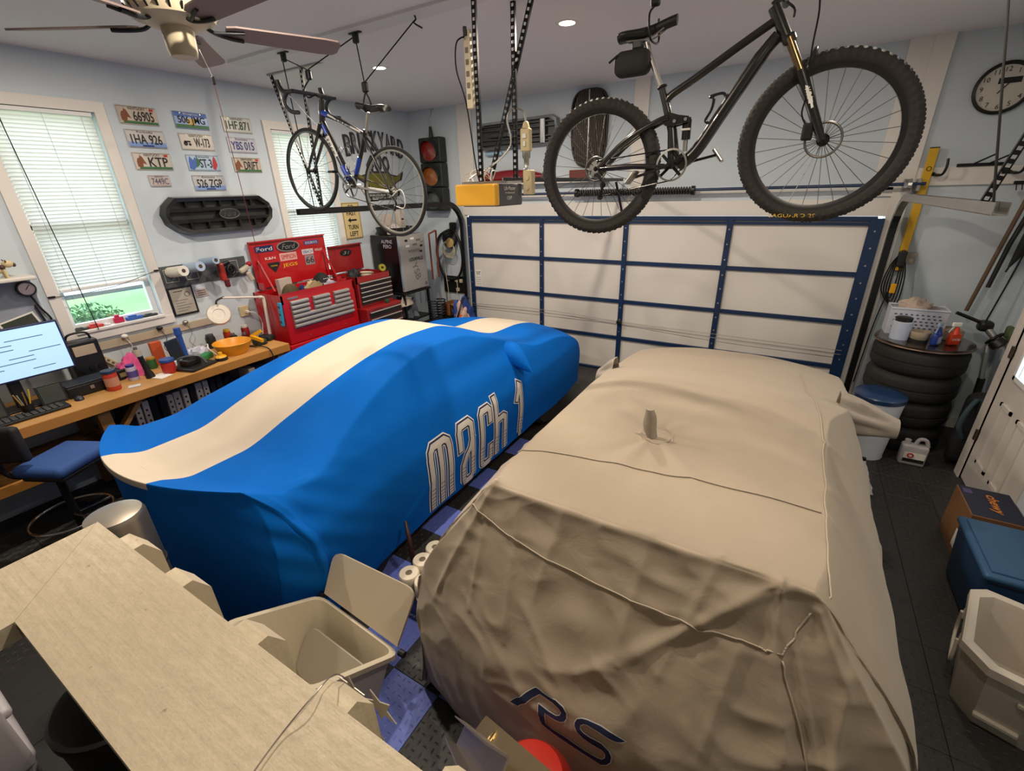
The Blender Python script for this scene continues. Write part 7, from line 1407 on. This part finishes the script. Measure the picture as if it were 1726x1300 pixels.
# ------------------------------------------------------------------ between the cars
tp2 = thing('toilet_roll_pack', 'pack of white toilet rolls in blue plastic between the two cars', 'toilet rolls', (-1.66, 1.63, 0)); TPW = mat('tissue', '#d6ccb8', .9, bump=.1); PLB = mat('wrap_blue', '#1c2f63', .3, var=.3, vscale=12)
for i in range(2):
    for j in range(3):
        x, y = -1.73 + .130 * i, 1.50 + .130 * j
        for k in range(3):
            if k < 2 and not (i == 0 or j == 0): continue
            MB().lathe([(.022, .0), (.060, .0), (.066, .008), (.066, .098), (.060, .106), (.022, .106), (.022, .0)], (x, y, .006 + .108 * k), 24, cap=False).build('roll', TPW, tp2, smooth=40)
        MB().lathe([(.0215, .326), (.0215, .27), (0, .27)], (x, y, 0), 16).build('roll_core', mat('roll_core', '#6b6252', .9), tp2)
q = MB(); pth = [(-1.80, 1.43), (-1.73, 1.428), (-1.60, 1.428), (-1.53, 1.45), (-1.525, 1.65), (-1.53, 1.84), (-1.66, 1.845), (-1.80, 1.84), (-1.805, 1.63)]
q.grid([[Vector((a, b, z + .012 * noise.noise(Vector((a * 14, b * 14, z)))  )) for a, b in pth] for z in (.004, .08, .16, .215)], cu=True).build('wrapper', PLB, tp2, smooth=40)
text('Cottonelle', 'lettering', INKW, tp2, (-1.66, 1.424, .06), -X, -Z, .26, .035, depth=-.004 if 0 else .004)
jk = MB().tube(crom([(-1.98, 1.76, .44), (-1.93, 1.72, .40), (-1.89, 1.69, .30), (-1.86, 1.68, .01)], 5), [.012] * 5 + [.016] * 6 + [.02] * 5, 8); item(jk, 'jack_handle', mat('dark_redwood', '#3a1c15', .5), 'dark curved wooden handle standing between the two cars', 'handle', (-1.86, 1.68, 0), smooth=60)
# ------------------------------------------------------------------ stair guard and things round it
RW_ = mat('rail_paint', '#c9bb9f', .5, var=.05, vscale=9, bump=.25, bscale=35)
t = RW_.node_tree; b = t.nodes['Principled BSDF']; tc = t.nodes.new('ShaderNodeTexCoord')
mp = t.nodes.new('ShaderNodeMapping'); mp.inputs['Scale'].default_value = (5, 70, 5); n1 = t.nodes.new('ShaderNodeTexNoise'); n1.inputs['Scale'].default_value = 1; n1.inputs['Detail'].default_value = 3
bq = t.nodes.new('ShaderNodeBump'); bq.inputs['Strength'].default_value = .35; bq.inputs['Distance'].default_value = .003
t.links.new(tc.outputs['Object'], mp.inputs[0]); t.links.new(mp.outputs[0], n1.inputs['Vector']); t.links.new(n1.outputs['Fac'], bq.inputs['Height'])
t.links.new(b.inputs['Normal'].links[0].from_socket, bq.inputs['Normal']); t.links.new(bq.outputs[0], b.inputs['Normal'])
n2 = t.nodes.new('ShaderNodeTexNoise'); n2.inputs['Scale'].default_value = 42; n2.inputs['Detail'].default_value = 2; rmp = t.nodes.new('ShaderNodeMapRange'); rmp.inputs['From Min'].default_value = .72; rmp.inputs['From Max'].default_value = .80
mx = t.nodes.new('ShaderNodeMix'); mx.data_type = 'RGBA'; mx.inputs['B'].default_value = lin('#94815f'); src = b.inputs['Base Color'].links[0].from_socket
t.links.new(tc.outputs['Object'], n2.inputs['Vector']); t.links.new(n2.outputs['Fac'], rmp.inputs['Value']); t.links.new(rmp.outputs[0], mx.inputs['Factor']); t.links.new(src, mx.inputs['A']); t.links.new(mx.outputs['Result'], b.inputs['Base Color'])
gd = thing('stair_guard', 'scuffed cream painted wooden stair guard with a broad cap rail', 'guard rail', (-1.2, .1, .9)); RZ_ = 1.85
MB().prism([(-1.326, .228), (1.2, .228), (1.2, .03), (-1.115, .03)], (0, 0, RZ_ - .04), X, Y, Z * .04).build('cap_board', RW_, gd)
MB().prism([(-1.328, .226), (-1.117, .028), (-1.117, YF + .01), (-1.328, YF + .01)], (0, 0, RZ_ - .042), X, Y, Z * .04).build('cap_board', RW_, gd)
MB().box(-1.30, .16, 1.66, 1.2, .198, 1.805).build('upper_rail', RW_, gd); MB().box(-1.30, .16, .95, 1.2, .198, 1.05).build('lower_rail', RW_, gd)
MB().box(-1.30, .10, .0, -1.20, .198, 1.66).build('newel_post', RW_, gd)
for k, x in enumerate((-1.27, -1.04, -.765, -.52, -.26, 0, .26, .52, .78)):
    MB().prism([(.20, .80), (.295, .80), (.295, 1.745), (.268, 1.79), (.20, 1.79)], (x - .038, 0, 0), Y, Z, X * .076).build('baluster', RW_, gd)
MB().box(-1.30, YF + .01, .84, 1.7, .20, .90).build('stair_landing', mat('landing_grey', '#5b5a5c', .8, bump=.2), kind='structure')
# the marks on the cap: brush ridges are in the bump; a few dents
sc = thing('star_garland', 'silver tinsel star garland trailing over the stair guard', 'garland', (-.5, .2, 1.86)); TN = mat('tinsel', '#a8a29a', .3, .8, var=.2, vscale=60)
MB().tube(crom([(-.47, .04, 1.857), (-.49, .11, 1.857), (-.50, .16, 1.857), (-.50, .215, 1.865), (-.53, .27, 1.82), (-.60, .33, 1.66), (-.62, .34, 1.60), (-.585, .34, 1.56), (-.58, .34, 1.48), (-.60, .34, 1.36), (-.63, .34, 1.2)], 6), .0012, 6).build('wire', TN, sc)
STR = mat('star_foil', '#b9b0a2', .35, .3)
for (x, z, r, a0) in ((-.63, 1.60, .042, .3), (-.545, 1.61, .045, .8), (-.57, 1.46, .04, .1)):
    pts_ = [((r if i % 2 == 0 else r * .42) * math.cos(a0 + i * PI / 5), (r if i % 2 == 0 else r * .42) * math.sin(a0 + i * PI / 5)) for i in range(10)]
    MB().prism(pts_, (x, .345, z), X, Z, Y * .002).build('star', STR, sc)
# steel canister behind the guard
cn = thing('steel_canister', 'tall brushed steel canister behind the corner of the stair guard', 'canister', (-2.60, .49, 0)); MB().lathe([(0, 0), (.118, 0), (.122, .01), (.122, 1.165), (.112, 1.19), (.06, 1.20), (0, 1.20)], (-2.56, .50, 0), 36).build('body', mat('brushed_steel', '#b0a698', .3, .85, var=.08, vscale=15), cn, smooth=40); MB().ring((-2.56, .50, .86), .124, .006, (0, 0, 1), 36, 6).build('strap', BLACK, cn, smooth=180)
# cream feed bin, hinged lid open
FBN = mat('bin_cream', '#c9bfa8', .45, var=.05); FBI = mat('bin_inner', '#d3c8ae', .45)
fb_ = thing('feed_bin', 'cream plastic feed bin with its lid flipped open below the guard', 'bin', (-1.68, .8, 0))
A_, B2, C2, D2 = Vector((-1.99, .59, .70)), Vector((-1.99, 1.05, .43)), Vector((-1.38, 1.03, .37)), Vector((-1.38, .58, .70))
A_, D2 = Vector((-1.99, .585, .705)), Vector((-1.385, .575, .70)); B2, C2 = Vector((-1.99, 1.05, .42)), Vector((-1.385, 1.035, .37))
bt = [Vector((-1.93, .66, .005)), Vector((-1.93, .92, .005)), Vector((-1.46, .92, .005)), Vector((-1.46, .66, .005))]
def rrect(P4, f=.16, n=4):
    out = []; N = 4
    for i in range(4):
        p0, p1, p2 = P4[(i - 1) % 4], P4[i], P4[(i + 1) % 4]; a = p1 + (p0 - p1).normalized() * .07; b = p1 + (p2 - p1).normalized() * .07
        for k in range(n + 1): t_ = k / n; out.append(a * (1 - t_) ** 2 + p1 * 2 * t_ * (1 - t_) + b * t_ ** 2)
    return out
rim = rrect([A_, B2, C2, D2]); base = rrect(bt); cen = sum(rim, Vector()) / len(rim)
lipo = [p + (p - cen).normalized() * .022 for p in rim]; lipo2 = [p - Z * .03 for p in lipo]; inn_ = [p + (cen - p).normalized() * .012 for p in rim]; binn = [b + (Vector((-1.69, .79, .03)) - b) * .08 + Z * .02 for b in base]
q = MB().grid([base, [b + (r - b) * .5 for b, r in zip(base, rim)], rim, lipo2, lipo, [p + Z * .006 for p in rim], inn_, [b + (r - b) * .5 for b, r in zip(binn, inn_)], binn], cu=True); q.f.append(tuple(len(q.v) - len(base) + i for i in range(len(base)))); q.f.append(tuple(range(len(base)))); q.build('tub', FBN, fb_, smooth=45)
L1, L2 = Vector((-1.99, 1.20, .64)), Vector((-1.385, 1.23, .62))
lidp = rrect([B2 + Vector((.01, .02, .012)), L1, L2, C2 + Vector((-.01, .02, .012))]); lidp[:5] = [B2 + Vector((.01, .02, .012))] * 5 if 0 else [B2 + Vector((.01 + .001 * k, .02, .012)) for k in range(5)]; lidp[-5:] = [C2 + Vector((-.012 + .001 * k, .02, .012)) for k in range(5)]; nl = (L1 - B2).cross(L2 - L1).normalized() * .014
n_ = len(lidp); q = MB().add([p for p in lidp] + [p + nl for p in lidp], [tuple(range(n_))[::-1], tuple(range(n_, 2 * n_))] + [(i, (i + 1) % n_, n_ + (i + 1) % n_, n_ + i) for i in range(n_)]); q.build('lid', mat('lid_greige', '#b9ad97', .45), fb_, smooth=30)
fp = rrect([Vector((-1.93, .93, .36)), Vector((-1.93, .78, .16)), Vector((-1.45, .78, .16)), Vector((-1.45, .92, .33))]); nl = Vector((0, -.009, .006))
q = MB().add([p for p in fp] + [p + nl for p in fp], [tuple(range(n_))[::-1], tuple(range(n_, 2 * n_))] + [(i, (i + 1) % n_, n_ + (i + 1) % n_, n_ + i) for i in range(n_)]); q.build('inner_flap', mat('flap_grey', '#a59c8c', .5), fb_, smooth=30)
for p in (B2, C2): MB().cyl(p + Vector((-.03 if p is B2 else .0, .02, -.02)), p + Vector((0 if p is B2 else .035, .02, -.02)), .018, n=12).build('hinge_pin', BLACK, fb_)
# bright metal channels and a red fuel can by the guard
for k, (a, b, lab) in enumerate((((-.655, .68, .895), (-.25, .335, 1.68), 'left bright steel U channel leaning on the stair guard'), ((-.575, .68, 1.01), (-.185, .335, 1.72), 'right brass toned U channel leaning on the stair guard'))):
    a, b = Vector(a), Vector(b); d = (a - b).normalized(); nv = Vector((.33, -.38, .86)); nv = (nv - d * nv.dot(d)).normalized(); wv = nv.cross(d)
    mC = mat(['channel_steel', 'channel_brass'][k], ['#b3aaa0', '#bda878'][k], .3, .85, var=.1, vscale=20); t = thing('metal_channel', lab, 'channel', b, 'metal channels'); hw, hd = .032, .022
    c = (a + b) / 2; L = (a - b) / 2; m1 = MB().obox(c, L, wv * hw, nv * .002).obox(c + wv * hw + nv * hd * (1 if k == 0 else -1), L, wv * .002, nv * hd).obox(c - wv * hw + nv * hd * (1 if k == 0 else -1), L, wv * .002, nv * hd); m1.build('profile', mC, t)
    if k == 1: MB().ring(b + d * .55 + nv * .004, .022, .003, nv, 20, 5).build('handle_slot', mC, t)
fu = thing('fuel_can', 'round red fuel can with a wire bail behind the metal channels', 'fuel can', (-.42, .74, .43)); FR = mat('fuel_red', '#b8261a', .35, coat=.3)
MB().lathe([(0, .0), (.135, 0), (.14, .02), (.14, .30), (.10, .37), (.04, .39), (0, .39)], (-.42, .74, .43), 36).build('can', FR, fu, smooth=40); MB().tube(crom([(-.49, .70, .79), (-.48, .68, .88), (-.44, .67, .915), (-.40, .68, .89), (-.38, .71, .80)], 5), .006, 8).build('bail', CHROME, fu, smooth=60)
MB().rbox((-.43, .73, .215), (.34, .34, .43), .01).build('crate', mat('crate_grey', '#3d3d40', .6), org=(-.43, .73, 0)); tag(bpy.data.objects['crate'], 'dark crate below the red fuel can', 'crate')
# black drum and white plastic tub seen under the guard
dm = thing('black_drum', 'black plastic drum in the shade below the stair guard corner', 'drum', (-2.24, .22, 0)); MB().lathe([(0, 0), (.20, 0), (.22, .03), (.235, .5), (.245, .52), (.245, .56), (.23, .57), (.22, .54), (.20, .06), (0, .05)], (-2.22, .20, 0), 44).build('drum', BLACK, dm, smooth=40)
wt = thing('white_chair', 'white moulded plastic chair partly seen at the lower left edge', 'chair', (-2.75, -.38, 0)); PCH = mat('chair_plastic', '#b3aeb2', .4)
MB().rbox((-2.60, -.36, .48), (.62, .56, .08), .05, seg=4).build('seat', PCH, wt, smooth=60); MB().rbox((-2.60, -.10, .72), (.56, .07, .05), .02, seg=3).build('arm', PCH, wt, smooth=60); MB().rbox((-2.60, -.62, .72), (.56, .07, .05), .02, seg=3).build('arm', PCH, wt, smooth=60); MB().rbox((-2.30, -.36, .70), (.05, .54, .50), .02, seg=3).build('backrest', PCH, wt, smooth=60)
for (x, y) in ((-2.33, -.12), (-2.33, -.60), (-2.86, -.12), (-2.86, -.60)): MB().cyl((x, y, 0), (x, y, .70), .022, .03, n=12).build('leg', PCH, wt)
